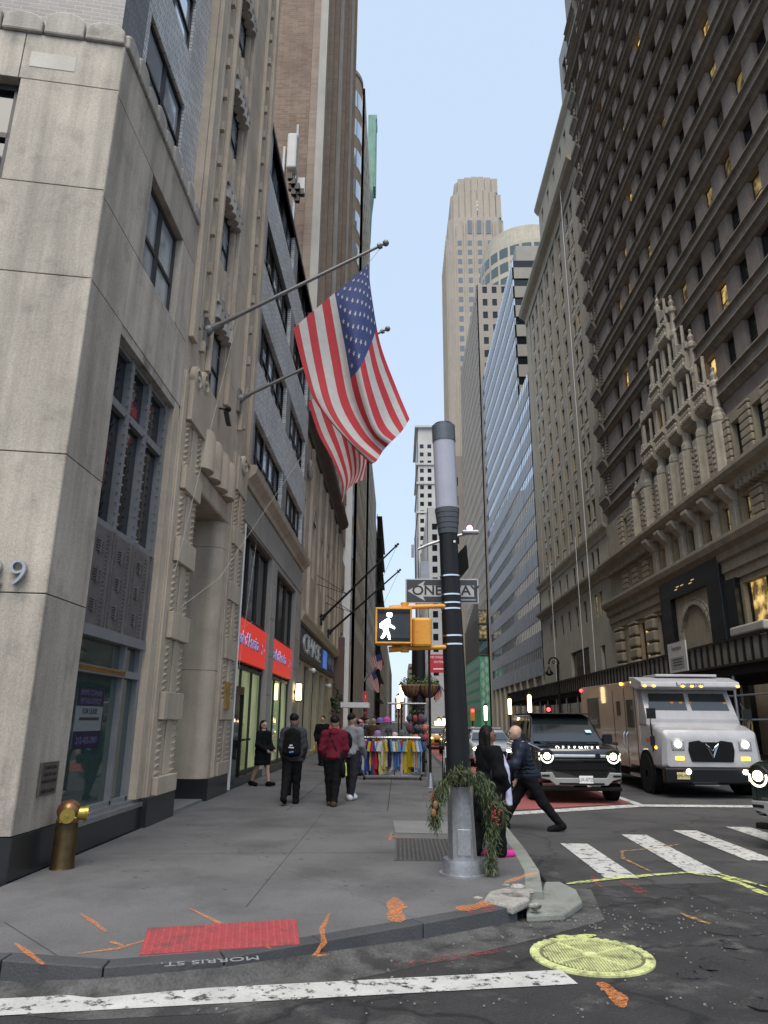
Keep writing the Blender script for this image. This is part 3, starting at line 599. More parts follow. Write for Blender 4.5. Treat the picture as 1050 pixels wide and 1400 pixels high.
# bronze plaque and stains on the corner pier
PLQ=thing('wall_plaque','small bronze plaque with raised lettering on the corner pier','plaque',F1.P(8.4,.85,0))
PM=mat('aged_bronze_plate',(.13,.115,.10),.5,metal=.5,var=.2,vs=8); k=MB(); F1.slab(k,8.19,8.60,.92,1.27,.001,.03); k.build('plate',PM,PLQ,bevel=.006)
for i,s_ in enumerate(('COMBINATION','STANDPIPE AND','SPRINKLER SYSTEM','ENTIRE BUILDING')): text('plaque_lettering',s_,.055,F1.P(8.395,1.21-i*.072-(.03 if i==3 else 0),.032),(0,1,0),(0,0,1),INK,PLQ,depth=.002,sx=.75)
# ============================================================ building 2: glazed brick over a bank storefront
FX2=-4.0; G2=Fac((FX2,0,0),(0,1,0),(1,0,0))
B2=thing('brick_bank_building','white glazed brick building over grey stone bank front with red sign panels','building',(-7,23,0))
k=MB(); k.box(-12,FX2-.35,17.3,28.68,.1,19.5); k.build('core_wall',GREYST,B2)
rows=[(8.32+3.2*i,9.92+3.2*i) for i in range(4)]; ops=[(a,b,c,d) for c,d in rows for a,b in ((18.05,22.9),(23.75,28.05))]
k=MB(); G2.sheet(k,17.3,28.68,8.0,19.4,ops,.26); k.build('brick_wall',WBRICK,B2,fix=False)
k=MB()
for c,d in rows:
    for a,b in ((17.42,18.03),(22.93,23.72),(28.07,28.6)): G2.slab(k,a,b,c,d,-.1,.012)
k.split('dark_brick_pier',DBRICK,B2,fix=False)
k=MB(); G2.slab(k,17.25,28.7,19.4,19.55,-.3,.06); k.build('coping',FRAME,B2)
wf=winmesh('b2',.95,1.56,.07,.1,[(.66,.07)],[],BLACKM); wp=panemesh('b2',.95,1.56,GLASS); wpb=panemesh('b2b',.95,1.56,GLASSW)
for c,d in rows:
    for a,n in ((18.05,5),(23.75,4)):
        for i in range(n): inst('window',wf,B2,G2.P(a+.5+i*.98+(.1 if n==4 else 0)*i,c+.02,-.18),G2.rz,[('pane',random.choice((wp,wpb,wpb)))])
# stone front with two glazed bays
ops=[(17.6,21.85,.35,6.62),(22.72,27.15,.35,6.5)]
k=MB(); G2.sheet(k,17.3,28.68,.15,7.6,ops,.3); SF=k.build('stone_front',GREYST,B2,fix=False)
for y0,y1,zz in ((17.3,17.6,.57),(21.85,22.72,.15),(27.15,28.68,.15)):
    z=zz; i=0
    while z<6.5:
        q=MB(); G2.slab(q,y0+.006,y1-.006,z+.006,min(z+1.15,6.6)-.006,-.1,.03); q.build('stone_block',GREYST,SF,bevel=.008); z+=1.15
for y0 in (17.3,20.15,22.95,25.8):
    q=MB(); G2.slab(q,y0+.006,y0+2.85-.006,6.68,7.55,-.1,.03); q.build('stone_block',GREYST,SF,bevel=.008)
k=MB(); G2.mould(k,17.2,28.7,[(-.1,7.58),(.08,7.58),(.12,7.7),(.30,7.86),(.34,8.02),(.28,8.08),(-.1,8.10)]); k.build('belt_cornice',LIME_W,B2)
REDS=mat('red_sign_panel',(.62,.035,.03),.35,var=.06,vs=2,emit=(1,.05,.03),es=.16); LETW=mat('pale_letter',(.55,.55,.75),.4,var=0,emit=(.6,.6,1),es=.12); LETB=mat('blue_letter',(.04,.06,.35),.4,var=0)
LITG=glassmat('lit_shop_glass',(.035,.045,.03),lit=(.62,.74,.36),ls=.13,lsc=.45,lmin=.55)
for a,b,zt in ((17.6,21.85,6.6),(22.72,27.15,6.5)):
    SB=MB()
    for y in (a,a+(b-a)*.33,a+(b-a)*.66,b-.07): G2.slab(SB,y,y+.07,.35,zt,-.26,-.14)
    for z in (.35,3.0,3.16,4.28,zt-.1): G2.slab(SB,a,b,z,z+.1,-.25,-.12)
    bay=SB.build('bank_window',FRAME,B2)
    q=MB(); G2.slab(q,a,b,.4,3.05,-.22,-.20); q.build('pane',LITG,bay)
    q=MB(); G2.slab(q,a,b,4.3,zt,-.22,-.20); q.build('pane',GLASS,bay)
    q=MB(); G2.slab(q,a+.05,b-.02,3.2,4.28,-.13,-.06); q.build('sign_panel',REDS,bay)
    text('sign_lettering','Bank of America',.52,G2.P((a+b)/2-.45,3.78,-.055),(0,1,0),(0,0,1),LETW,bay,depth=.01,sx=.80); text('sign_lettering','Bank of America',.52,G2.P((a+b)/2-.43,3.76,-.045),(0,1,0),(0,0,1),LETB,bay,depth=.002,sx=.80)
    q=MB()
    for i in range(3):
        for j in range(2):
            c=G2.P(b-.62+i*.16-j*.1,3.60+i*.05+j*.16,-.05); q.add([c+Vector((0,-.1,0)),c+Vector((0,-.02,.09)),c+Vector((0,.06,.07)),c+Vector((0,-.03,-.03))],[(0,1,2,3)],(i+j)%2)
    q.build('sign_emblem',[LETW,LETB],bay,fix=False)
    q=MB(); G2.slab(q,a,b,.14,.36,-.2,.03); q.build('granite_base',GRAN,bay)
# vestibule inside the first bay: dark door frame with lit transom
q=MB(); G2.slab(q,17.75,19.0,.16,2.35,-.13,-.09); q.build('door',glassmat('door_glass',(.02,.03,.025)),B2)
q=MB(); G2.slab(q,17.7,19.1,2.35,2.55,-.15,-.05); G2.slab(q,19.0,19.12,.16,2.35,-.15,-.05); G2.slab(q,17.66,17.76,.16,2.35,-.15,-.05); G2.slab(q,19.12,20.3,1.20,1.25,-.12,-.06); q.build('door_frame',BLACKM,B2)
q=MB(); G2.slab(q,17.58,17.61,.16,6.6,-.1,.06); q.build('white_trim',WHITEP,B2)
def wall_lamp(p,M=LAMP):
    L_=thing('wall_lantern','lit box lantern fixed to the stone pier between bank windows','lantern',p)
    q=MB(); q.box(p[0]-.02,p[0]+.16,p[1]-.13,p[1]+.13,p[2]-.3,p[2]+.3); q.build('lamp_glass',M,L_,bevel=.02)
    q=MB(); q.box(p[0]-.04,p[0]+.18,p[1]-.15,p[1]+.15,p[2]+.3,p[2]+.34); q.box(p[0]-.04,p[0]+.18,p[1]-.15,p[1]+.15,p[2]-.34,p[2]-.3); q.box(p[0]-.12,p[0]-.02,p[1]-.05,p[1]+.05,p[2]-.06,p[2]+.06); q.build('lamp_cap',BLACKM,L_)
wall_lamp((-3.86,27.6,2.75))
# ============================================================ building 3: limestone base, brick tower above
FX3=-4.25; G3=Fac((FX3,0,0),(0,1,0),(1,0,0))
B3=thing('brick_tower','tall brown brick tower with vertical piers on a limestone arched base','building',(-10,39,0))
k=MB(); k.box(-24,FX3-.37,28.72,49,.1,78); k.build('core_wall',BBRICK,B3)
arch=[(33.6+i*3.35,34.9+i*3.35) for i in range(4)]
ops=[(a,b,8.4,11.2) for a,b in arch]+[(30.3,31.0,9.2,11.4),(30.3,31.0,5.9,7.3)]
k=MB(); G3.sheet(k,28.72,49,5.9,15.2,ops,.45); k.build('limestone_base',LIME_W,B3,fix=False)
for a,b in arch:
    q=MB(); c=(a+b)/2; r=(b-a)/2
    for i in range(8):
        t0,t1=math.pi*i/8,math.pi*(i+1)/8
        q.prism([G3.P(c+r*math.cos(t0),11.2+r*math.sin(t0),.03),G3.P(c+r*math.cos(t1),11.2+r*math.sin(t1),.03),G3.P(c+r*1.25*math.cos(t1),11.2+r*1.25*math.sin(t1),.03),G3.P(c+r*1.25*math.cos(t0),11.2+r*1.25*math.sin(t0),.03)],-G3.N*.1)
    q.build('arch_ring',LIME_W,B3)
    q=MB(); q.prism([G3.P(c+r*math.cos(t),11.2+r*math.sin(t),.012) for t in [math.pi*i/10 for i in range(11)]],-G3.N*.05); q.build('fanlight',GLASS,B3)
    q=MB(); G3.slab(q,a,b,8.4,11.2,-.5,-.42); q.build('window',GLASS,B3)
q=MB(); G3.slab(q,30.3,31,9.2,11.4,-.5,-.42); G3.slab(q,30.3,31,5.9,7.3,-.5,-.42); q.build('window',GLASS,B3)
for y in (32.4,36.0,39.3,42.7,46.2,48.6):
    q=MB(); G3.slab(q,y-.3,y+.3,5.9,14.4,0,.14); q.build('pilaster',LIME_W,B3,bevel=.02)
q=MB(); q.lathe([(.0,0),(.42,.0),(.5,.12),(.42,.2),(.2,.22),(0,.26)],G3.P(31.0,12.9,0),16,axis=(1,0,0)); q.build('carved_medallion',LIME_D,B3)
k=MB(); G3.mould(k,28.75,49.2,[(-.3,14.5),(.12,14.5),(.16,14.8),(.55,15.05),(.62,15.3),(.5,15.4),(-.3,15.45)]); k.build('dark_cornice',mat('bronze_cornice',(.075,.062,.052),.6,var=.25,vs=2,streak=.2),B3)
# shopfront with long dark sign
CREAM=mat('cream_shopfront_stone',(.42,.37,.25),.7,var=.12,vs=1.5,streak=.12)
ops=[(29.2+i*3.2,31.3+i*3.2,.3,4.1) for i in range(5)]
k=MB(); G3.sheet(k,28.72,46,.15,5.9,ops,.3); k.build('shopfront_wall',CREAM,B3,fix=False)
SHUT=mat('brown_shutter',(.06,.048,.038),.5,var=.15)
for a,b,c,d in ops:
    q=MB(); G3.slab(q,a,b,c,3.1,-.34,-.28); w_=q.build('shutter_door',SHUT,B3)
    q=MB()
    for i in range(6): G3.slab(q,a+.1+i*.34,a+.22+i*.34,c,3.05,-.28,-.2)
    q.build('shutter_bar',BLACKM,w_,fix=False)
    q=MB(); G3.slab(q,a,b,3.1,4.1,-.34,-.2); q.build('transom_panel',mat('grey_transom',(.14,.13,.115),.6,var=.1),B3)
SG=thing('shop_sign','long black shop sign box with raised white letters and a blue emblem','sign',G3.P(37,4.2,.1))
q=MB(); G3.slab(q,29.0,45.6,4.25,5.55,.0,.16); q.build('sign_box',BLACKM,SG,bevel=.02)
q=MB(); G3.slab(q,29.1,45.5,4.35,5.45,.16,.17); q.build('sign_face',mat('dark_sign_face',(.045,.045,.05),.4,var=.1),SG)
LW=mat('white_channel_letter',(.62,.62,.60),.4,var=.04)
text('sign_lettering','CHASE',1.15,G3.P(33.6,4.88,.2),(0,1,0),(0,0,1),LW,SG,depth=.05,sx=1.9)
q=MB(); G3.slab(q,38.6,40.1,4.42,5.35,.17,.26); q.build('sign_emblem',mat('blue_emblem',(.10,.22,.62),.4,var=.05,emit=(.1,.3,1),es=.12),SG,bevel=.03)
text('sign_lettering','CHASE',.95,G3.P(42.9,4.85,.2),(0,1,0),(0,0,1),mat('grey_letter',(.20,.20,.22),.4),SG,depth=.05,sx=1.1)
q=MB(); G3.mould(q,28.74,46.2,[(0,5.62),(.3,5.62),(.34,5.75),(.42,5.9),(.42,6.0),(0,6.08)]); q.build('shop_cornice',CREAM,B3)
# brick shaft: piers and windows
cols=[29.75+2.72*i for i in range(7)]; rws=[16.9+3.45*i for i in range(17)]
k=MB(); G3.sheet(k,28.72,49,15.4,78,[(c-.55,c+.55,z,z+1.9) for c in cols for z in rws],.3); k.build('shaft_wall',TBRICK,B3,fix=False)
for i in range(15):
    q=MB(); a_=28.74+1.36*i; G3.slab(q,a_,a_+(.55 if i%2==0 else .30),15.4,78,0,.40 if i%2==0 else .22); q.build('brick_pier',TBRICK if i%3 else GREYST,B3,fix=False)
wp=panemesh('b3',1.1,1.9,GLASS); wpl=panemesh('b3b',1.1,1.9,GLASSW)
for c in cols:
    for z in rws: inst('window',random.choice((wp,wpl)),B3,G3.P(c,z,-.22),G3.rz)
# ============================================================ further along the left side
STRIPW=mirrorglass('pale_strip_glass',(.7,.75,.8),.8)
B4=thing('strip_window_building','tan stone office with long pale window strips beside the brick tower','building',(-8,53.5,0))
G4=Fac((-4.05,0,0),(0,1,0),(1,0,0)); k=MB(); zz=[6.2+3.3*i for i in range(7)]
ops=[(49.8,57.6,z,z+1.5) for z in zz]; G4.sheet(k,49.05,58,.15,29,ops,.3); k.box(-20,-4.4,49.05,58,.1,29); k.build('wall',TANCON,B4,fix=False)
for z in zz:
    for i in range(6):
        q=MB(); G4.slab(q,49.8+i*1.3,49.8+(i+1)*1.3-.05,z,z+1.5,-.25,-.2); q.build('window',STRIPW,B4,fix=False)
q=MB(); q.box(-4.4,-3.75,48.9,49.7,.15,7.2); q.build('red_stone_pier',mat('red_granite_pier',(.12,.075,.065),.45,var=.15),B4); q=MB(); q.box(-4.3,-3.6,52.0,52.35,.15,20); q.build('white_fin',WHITEP,B4)
def round_bay(par,cx,cy,r,z0,z1,zs,h,M):
    k=MB(); k.lathe([(r,0),(r,z1-z0)],(cx,cy,z0),40); k.lathe([(r+.1,z1-z0),(r+.1,z1-z0+.5),(r-.4,z1-z0+.9)],(cx,cy,z0),40); k.build('round_bay',M,par,smooth=True)
    for z in zs:
        for i in range(6):
            a0=R_(-88+i*29); q=MB()
            for j in range(4):
                t0=a0+R_(27)*j/4; t1=a0+R_(27)*(j+1)/4; rr=r+.03
                q.quad((cx+rr*math.cos(t0),cy+rr*math.sin(t0),z),(cx+rr*math.cos(t1),cy+rr*math.sin(t1),z),(cx+rr*math.cos(t1),cy+rr*math.sin(t1),z+h),(cx+rr*math.cos(t0),cy+rr*math.sin(t0),z+h))
            q.build('window',GLASSW,par,fix=False)
B5=thing('rounded_corner_tower','tan tower with rounded corner bay and curved windows behind the brick tower','building',(-9,62,0))
k=MB(); k.box(-22,-6.2,58.1,68,.1,69); k.build('wall',TANCON,B5); round_bay(B5,-7.1,61.6,2.95,.1,68.5,[8+3.75*i for i in range(16)],2.1,TANCON)
COPP=mat('green_copper',(.13,.27,.225),.7,var=.2,vs=.6,fine=.1,fs=5,streak=.2)
def block(name,label,x0,x1,y0,y1,z1,M,side=1,rows=None,cols=None,ww=1.2,wh=1.8,GM=None,south=None,depth=.18):
    """a building beyond: walls with sunk windows on the street face and, if asked, on the face towards the camera"""
    par=thing(name,label,'building',((x0+x1)/2,(y0+y1)/2,0)); k=MB(); k.box(x0+.3,x1-.3,y0+.3,y1-.0,.1,z1-.05)
    F=Fac((x1 if side<0 else x0,0,0),(0,1,0),(1 if side<0 else -1,0,0)); GM=GM or GLASS
    ops=[(c-ww/2,c+ww/2,z,z+wh) for c in (cols or []) for z in (rows or [])]
    F.sheet(k,y0,y1,.1,z1,ops,depth)
    S=Fac((0,y0,0),(1,0,0),(0,-1,0)); so=[]
    if south:
        sc,sr,sw,sh=south; so=[(c-sw/2,c+sw/2,z,z+sh) for c in sc for z in sr]
    S.sheet(k,x0,x1,.1,z1,so,depth); k.quad((x0,y0,z1),(x1,y0,z1),(x1,y1,z1),(x0,y1,z1)); k.build('wall',M,par,fix=False)
    g=MB()
    for a,b,c,d in ops: F.slab(g,a,b,c,d,-depth-.05,-depth+.02)
    for a,b,c,d in so: S.slab(g,a,b,c,d,-depth-.05,-depth+.02)
    if g.v: tag(g.build('windows',GM,par,fix=False),kind='stuff')
    return par,F,S
def fr(a,b,s):
    r=[]; 
    while a<b: r.append(a); a+=s
    return r
B6,f6,_=block('copper_corniced_tower','pale stone tower with projecting green copper cornice far along left side',-24,-4.3,68.5,87.5,76,BEIGEL,-1,fr(10,72,3.6),fr(70,87,2.4))
q=MB(); f6.mould(q,85.6,88.4,[(-.5,68.5),(.0,68.5),(.15,73.5),(.4,76.2),(.62,82),(.62,88.5),(.8,89),(.8,89.5),(-.5,89.5)]); q.build('copper_cornice',COPP,B6)
q=MB()
for i in range(4): f6.slab(q,85.7+i*.72,86.0+i*.72,76.5,88.3,.4,.72)
q.build('copper_bracket',COPP,B6,fix=False)
block('pale_windowed_office','pale grey office block with rows of small dark windows, left side',-24,-4.0,88,118,38,WHITEST,-1,fr(6,36,3.2),fr(89.5,117,2.1))
B7,f7,_=block('scaffolded_building','distant building wrapped in dark scaffold on the left side',-24,-4.2,118.5,150,36,TANCON,-1,fr(6,34,3.4),fr(120,149,2.6))
q=MB()
for i in range(10): q.box(-3.9,-3.8,121+i*3,121.1+i*3,.15,37)
for j in range(9): q.box(-3.95,-3.0,120,150,5+j*3.9,5.1+j*3.9)
q.build('scaffold',BLACKM,B7,fix=False)
block('narrow_far_office','distant narrow tan office on the left side of the street',-24,-4.0,150.5,200,32,BEIGE,-1,fr(6,30,3.4),fr(152,199,2.6))
block('long_far_row','farthest low row of buildings closing the left side',-30,-4.0,201,420,27,TANCON,-1,fr(6,25,3.6),fr(203,418,5))
block('added_reflected_tower','unseen dark tower added to be reflected in the striped office windows',-45,-14,330,430,110,GRIDST,-1,fr(6,104,4),fr(333,428,4),1.8,2.2)  # hidden tower added only so the lower ribbon windows reflect something dark
# ============================================================ RIGHT SIDE
XR=20.0; G=Fac((XR,0,0),(0,1,0),(-1,0,0))
BR=thing('brown_banded_tower','tall brown brick tower with heavy stone bands and pale carved central bay','building',(27,46,0))
Y0,Y1=22.,65.6
cols=[30.95-2.62*2+2.62*i for i in range(14)]; cols=[c for c in cols if c<64]
tops=[22.1+3.68*i for i in range(17)]
k=MB(); k.box(XR+.75,45,Y0,Y1,.1,96); k.build('core_wall',BROWN,BR)
ops=[(c-.68,c+.68,z,z+2.28) for c in cols for z in tops]
k=MB(); G.sheet(k,Y0,Y1,19.6,88,ops,.44); k.build('brick_wall',BROWN,BR,fix=False)
GLASSB=glassmat('blind_behind_glass',(.11,.10,.085),ior=1.5)
wf=winmesh('br',1.36,2.28,.07,.08,[(1.14,.07)],[],FRAME); wps=[panemesh('br%d'%i,1.36,2.28,M) for i,M in enumerate((GLASS,GLASS,GLASS,GLASSB,GLASS,GLASSB,GLASS,LITD,GLASS,GLASS,GLASSB,GLASS,GLASS,LITD,GLASS,LITW,GLASS,GLASS))]
for ci,c in enumerate(cols):
    for z in tops: 
        if c<27.5 and z<30: continue
        inst('window',wf,BR,G.P(c,z,-.34),G.rz+math.pi,[('pane',random.choice(wps))])
PROF=[(0,0),(.10,0),(.42,-.06),(.46,-.18),(.28,-.26),(.24,-.42),(.28,-.46),(.28,-.92),(.42,-.98),(.46,-1.08),(.26,-1.16),(.16,-1.28),(.10,-1.38),(0,-1.42)]
for i,z in enumerate(tops):
    q=MB(); G.mould(q,Y0,Y1+.12,[(d+(.45 if i in (14,) else 0)*(1 if d>0 else 0),z+h) for d,h in PROF]); q.build('stone_band',BANDST,BR,fix=False)
# attic piers with capitals
for c in [a+1.31 for a in cols]+[cols[0]-1.31]:
    q=MB(); q.lathe([(.42,0),(.36,.2),(.34,3.0),(.34,9.2),(.5,9.6),(.55,10.1)],G.P(c,tops[13]+.05,.05),10); q.build('attic_column',BANDST,BR,smooth=True)
ATT=mat('grey_attic_stone',(.27,.265,.255),.8,var=.12,vs=.5,streak=.15)
q=MB(); G.mould(q,Y0,65.7,[(-.2,86.5),(.3,86.5),(.4,87.5),(.6,88),(.6,88.6),(-.2,88.8)]); q.build('attic_cornice',ATT,BR)
ops=[(c-.7,c+.7,90.2,93.4) for c in cols]+[(66.9,68.5,75.6,79.2)]
q=MB(); GA=Fac((XR-.1,0,0),(0,1,0),(-1,0,0)); GA.sheet(q,Y0,65.6,88.6,98,[o for o in ops if o[2]>88],.4); GA.sheet(q,65.75,69.7,73.2,81.6,[ops[-1]],.4); q.box(XR+.35,40,65.75,69.6,73.2,81.5); q.build('attic_wall',ATT,BR,fix=False)
q=MB()
for o in ops: GA.slab(q,*o[:4],-.42,-.34)
q.split('attic_window',GLASS,BR,fix=False)
# quoined end bays with small balconies and finials
for ye in (64.3,30.0-3.4):
    for i,z in enumerate(tops[:14]):
        q=MB()
        for j in range(7): G.slab(q,ye-.62,ye-.18,z+.10+j*.32,z+.32+j*.32,0,.20); G.slab(q,ye+.72,ye+1.1,z+.10+j*.32,z+.32+j*.32,0,.20)
        tag(q.build('quoins',BANDST,BR,fix=False),kind='stuff')
        q=MB(); G.mould(q,ye-1.0,ye+1.3,[(0,z-.02),(.75,z-.02),(.8,z-.2),(.55,z-.5),(.3,z-1.1),(0,z-1.3)]); G.slab(q,ye-1.0,ye+1.3,z,z+.42,.66,.76); q.build('balcony',BANDST,BR,fix=False)
        q=MB(); q.lathe([(.14,0),(.17,.3),(.09,.4),(.15,.6),(.06,.78),(.09,.9),(0,1.0)],G.P(ye-1.0,z,.66),8); q.build('finial',BANDST,BR,smooth=True)
# --- pale carved bay
bay=[(56.0,20.6),(53.1,25.6),(50.1,29.4),(47.6,32.8),(45.3,31.2),(42.9,27.0),(40.5,22.9)]
for y,zt in bay:
    q=MB(); q.lathe([(.40,15.9),(.40,19.4),(.46,19.5),(.46,19.8),(.31,20.1),(.25,zt-3.2),(.34,zt-3.0),(.34,zt-2.7),(.20,zt-2.5),(.19,zt-1.2),(.31,zt-1.05),(.31,zt-.8),(.15,zt-.6),(.22,zt-.3),(.08,zt),(.14,zt+.2),(.02,zt+.35)],G.P(y,0,.38),8); q.build('bay_column',PALEST,BR)
    q=MB(); G.slab(q,y-.34,y+.34,15.75,19.3,.3,.98)
    for t in range(7): G.slab(q,y-.16,y+.16,16.4+t*.36,16.6+t*.36,0.98,1.05)
    q.build('carved_pedestal',PALEST,BR,bevel=.03)
for (ya,za),(yb,zb) in zip(bay[:-1],bay[1:]):
    n=0
    for z in tops:
        if z>min(za,zb)-.2: break
        q=MB(); G.mould(q,yb+.3,ya-.3,[(0,z+.05),(.95,z+.05),(1.0,z-.1),(.8,z-.3),(.8,z-1.0),(.9,z-1.1),(.7,z-1.35),(0,z-1.6)]); q.build('bay_balcony',PALEST,BR,fix=False)
        q=MB(); w_=ya-yb-.6
        for t in range(5):
            c=yb+.3+w_*(t+.5)/5; q.lathe([(.10,0),(.13,.15),(.07,.3),(.12,.5),(.05,.62)],G.P(c,z-.98,.86),6); q.ball(G.P(c,z+.17,.86),.1,.1,.13,6,4)
        tag(q.build('carving',PALEST,BR,fix=False),kind='stuff')
        for t in (.27,.73):
            q=MB(); c=yb+(ya-yb)*t; q.tube(G.P(c,z+.06,.62),G.P(c,z+2.2,.62),.13,.11,7); q.build('mullion_shaft',PALEST,BR)
        n+=1
    zz=min(za,zb)
    q=MB(); pts=[G.P(yb+.3,zz-.9,.7),G.P(ya-.3,zz-.9,.7)]+[G.P(ya-.3-(ya-yb-.6)*t,zz-.4+(.9 if zb>za else .9)*abs((t if zb>za else 1-t)-0)**2,.7) for t in [i/8 for i in range(9)]]; q.prism(pts,(.22,0,0)); q.build('scroll_gable',PALEST,BR)
# --- tan stone base
low=[c for c in cols]
k=MB(); ops=[(c-.66,c+.66,16.3,18.9) for c in low]+[(c-.70,c+.70,12.4,14.35) for c in low]
GB=Fac((XR-.25,0,0),(0,1,0),(-1,0,0))
GB.sheet(k,Y0,Y1,12.3,19.6,ops,.55); k.build('base_wall',BASEST,BR,fix=False)
wf=winmesh('bs',1.4,1.95,.07,.08,[(.98,.06)],[(0,.07),(-.35,.03),(.35,.03)],FRAME); wq=[panemesh('bs%d'%i,1.4,1.95,M) for i,M in enumerate((LITD,LITW,GLASS,LITD))]
wf4=winmesh('b4',1.32,2.6,.07,.08,[(1.3,.07)],[],FRAME); wq4=[panemesh('b4%d'%i,1.32,2.6,M) for i,M in enumerate((GLASS,GLASS,GLASS,LITD))]
for c in low:
    inst('window',wf,BR,GB.P(c,12.4,-.4),G.rz+math.pi,[('pane',random.choice(wq))]); inst('window',wf4,BR,GB.P(c,16.3,-.4),G.rz+math.pi,[('pane',random.choice(wq4))])
for c in [cols[0]-1.31]+[c+1.31 for c in cols]:
    for z0,z1,h in ((15.95,19.4,.46),)+(((12.35,14.4,.46),) if c>53.5 or c<38 else ()):
        z=z0
        while z<z1-.1:
            q=MB(); GB.slab(q,c-.62,c+.62,z+.03,min(z+h,z1)-.03,0,.20); q.build('rusticated_block',BASEST,BR,bevel=.06); z+=h
    if 38<=c<=53.5:
        q=MB(); GB.slab(q,c-.36,c+.36,12.35,14.3,0,.3); GB.mould(q,c-.42,c+.42,[(0,14.2),(.3,14.2),(.75,14.6),(1.0,15.0),(1.0,15.2),(0,15.2)]); q.build('bracket',PALEST,BR,bevel=.04)
q=MB(); GB.mould(q,Y0,Y1+.4,[(0,14.95),(.5,14.95),(.6,15.2),(.95,15.4),(1.1,15.65),(1.1,15.85),(0,15.95)]); q.build('main_cornice',BASEST,BR)
q=MB(); y=Y0
while y<Y1:
    if y<39 or y>53.5: GB.slab(q,y,y+.24,14.6,14.95,0,.55)
    y+=.52
tag(q.build('dentils',BASEST,BR,fix=False),kind='stuff')
q=MB(); GB.mould(q,Y0,Y1+.5,[(0,9.85),(.12,9.85),(.16,10.3),(.28,10.4),(.28,10.95),(.45,11.1),(.5,11.5),(.8,11.75),(.92,12.1),(.92,12.3),(0,12.38)]); q.build('lower_cornice',BASEST,BR)
# storey behind the shed: fat rusticated piers and lit shop windows
k=MB(); ops=[(56.6,58.7,5.2,9.6),(52.4,54.6,5.2,9.6),(60.6,62.2,5.2,9.6),(36.2,40.6,5.2,9.5),(29,34,5.2,9.5)]
GB.sheet(k,Y0,Y1,.15,9.9,ops,.5); k.build('ground_wall',BASEST,BR,fix=False)
for a,b,c,d in ops:
    q=MB()
    for y in (a,(a+b)/2-.06,b-.12): GB.slab(q,y,y+.12,c,d,-.42,-.28)
    GB.slab(q,a,b,7.1,7.25,-.42,-.28); w_=q.build('shop_window',BLACKM,BR)
    q=MB(); GB.slab(q,a,b,c,d,-.46,-.40); q.build('pane',LITW if b<42 or a in (56.6,) else LITD,w_)
for c in (63.6,59.7,55.5,35.1):
    z=.3
    while z<9.6:
        q=MB(); q.box(XR-.25-.42,XR-.2,c-.95,c+.95,z+.05,min(z+.92,9.8)-.05); q.build('rusticated_block',BASEST,BR,bevel=.16,seg=3); z+=.92
# black granite portal with arch
PT=MB(); FP=Fac((XR-.75,0,0),(0,1,0),(-1,0,0)); 
def archpts(c,r,zs,n=14): return [(c+r*math.cos(math.pi*i/n),zs+r*math.sin(math.pi*i/n)) for i in range(n+1)]
FP.slab(PT,42.4,44.3,.15,11.5,-.6,0); FP.slab(PT,50.4,52.35,.15,11.5,-.6,0); FP.slab(PT,44.3,50.4,10.1,11.5,-.6,0); FP.slab(PT,40.9,42.4,.15,9.9,-.6,-.15); PO=PT.build('black_portal',mat('polished_black_granite',(.012,.013,.014),.12,var=.2,fine=.2,fs=80),BR,bevel=.02)
q=MB(); A=archpts(47.35,2.35,6.95); 
pl=[FP.P(44.3,.15,-.35),FP.P(44.3,10.1,-.35),FP.P(50.4,10.1,-.35),FP.P(50.4,.15,-.35)]
for (a0,z0),(a1,z1) in zip(A[:-1],A[1:]): q.quad(FP.P(a0,z0,-.35),FP.P(a1,z1,-.35),FP.P(a1,10.1,-.35),FP.P(a0,10.1,-.35)); q.quad(FP.P(a0,z0,-.35),FP.P(a1,z1,-.35),FP.P(a1,z1,-2.4),FP.P(a0,z0,-2.4))
for a in (44.3,49.7): q.quad(FP.P(a,.15,-.35),FP.P(a+.7,.15,-.35),FP.P(a+.7,10.1,-.35),FP.P(a,10.1,-.35))
q.quad(FP.P(45,.15,-.35),FP.P(45,6.95,-.35),FP.P(45,6.95,-2.4),FP.P(45,.15,-2.4)); q.quad(FP.P(49.7,.15,-.35),FP.P(49.7,6.95,-.35),FP.P(49.7,6.95,-2.4),FP.P(49.7,.15,-2.4))
q.build('arch_wall',PALEST,PO,fix=False)
for r0,r1,d in ((2.36,2.62,.12),(2.68,2.86,.08)):
    q=MB()
    for i in range(18):
        t0,t1=math.pi*i/18+.01,math.pi*(i+1)/18-.01; q.prism([FP.P(47.35+r*math.cos(t),6.95+r*math.sin(t),-.35) for r,t in ((r0,t0),(r0,t1),(r1,t1),(r1,t0))],FP.N*d)
    q.build('arch_moulding',PALEST,PO)
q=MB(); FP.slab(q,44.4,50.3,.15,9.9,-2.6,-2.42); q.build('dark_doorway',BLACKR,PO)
q=MB()
for y,z in ((48.6,10.75),(47.8,10.72),(46.0,10.75),(46.4,10.60),(48.9,10.6)): FP.slab(q,y,y+.5,z,z+.06,0,.004)
q.build('gilt_lettering',mat('gilt_letters',(.55,.40,.16),.35,metal=.6,emit=(1,.7,.3),es=.25),PO,fix=False)
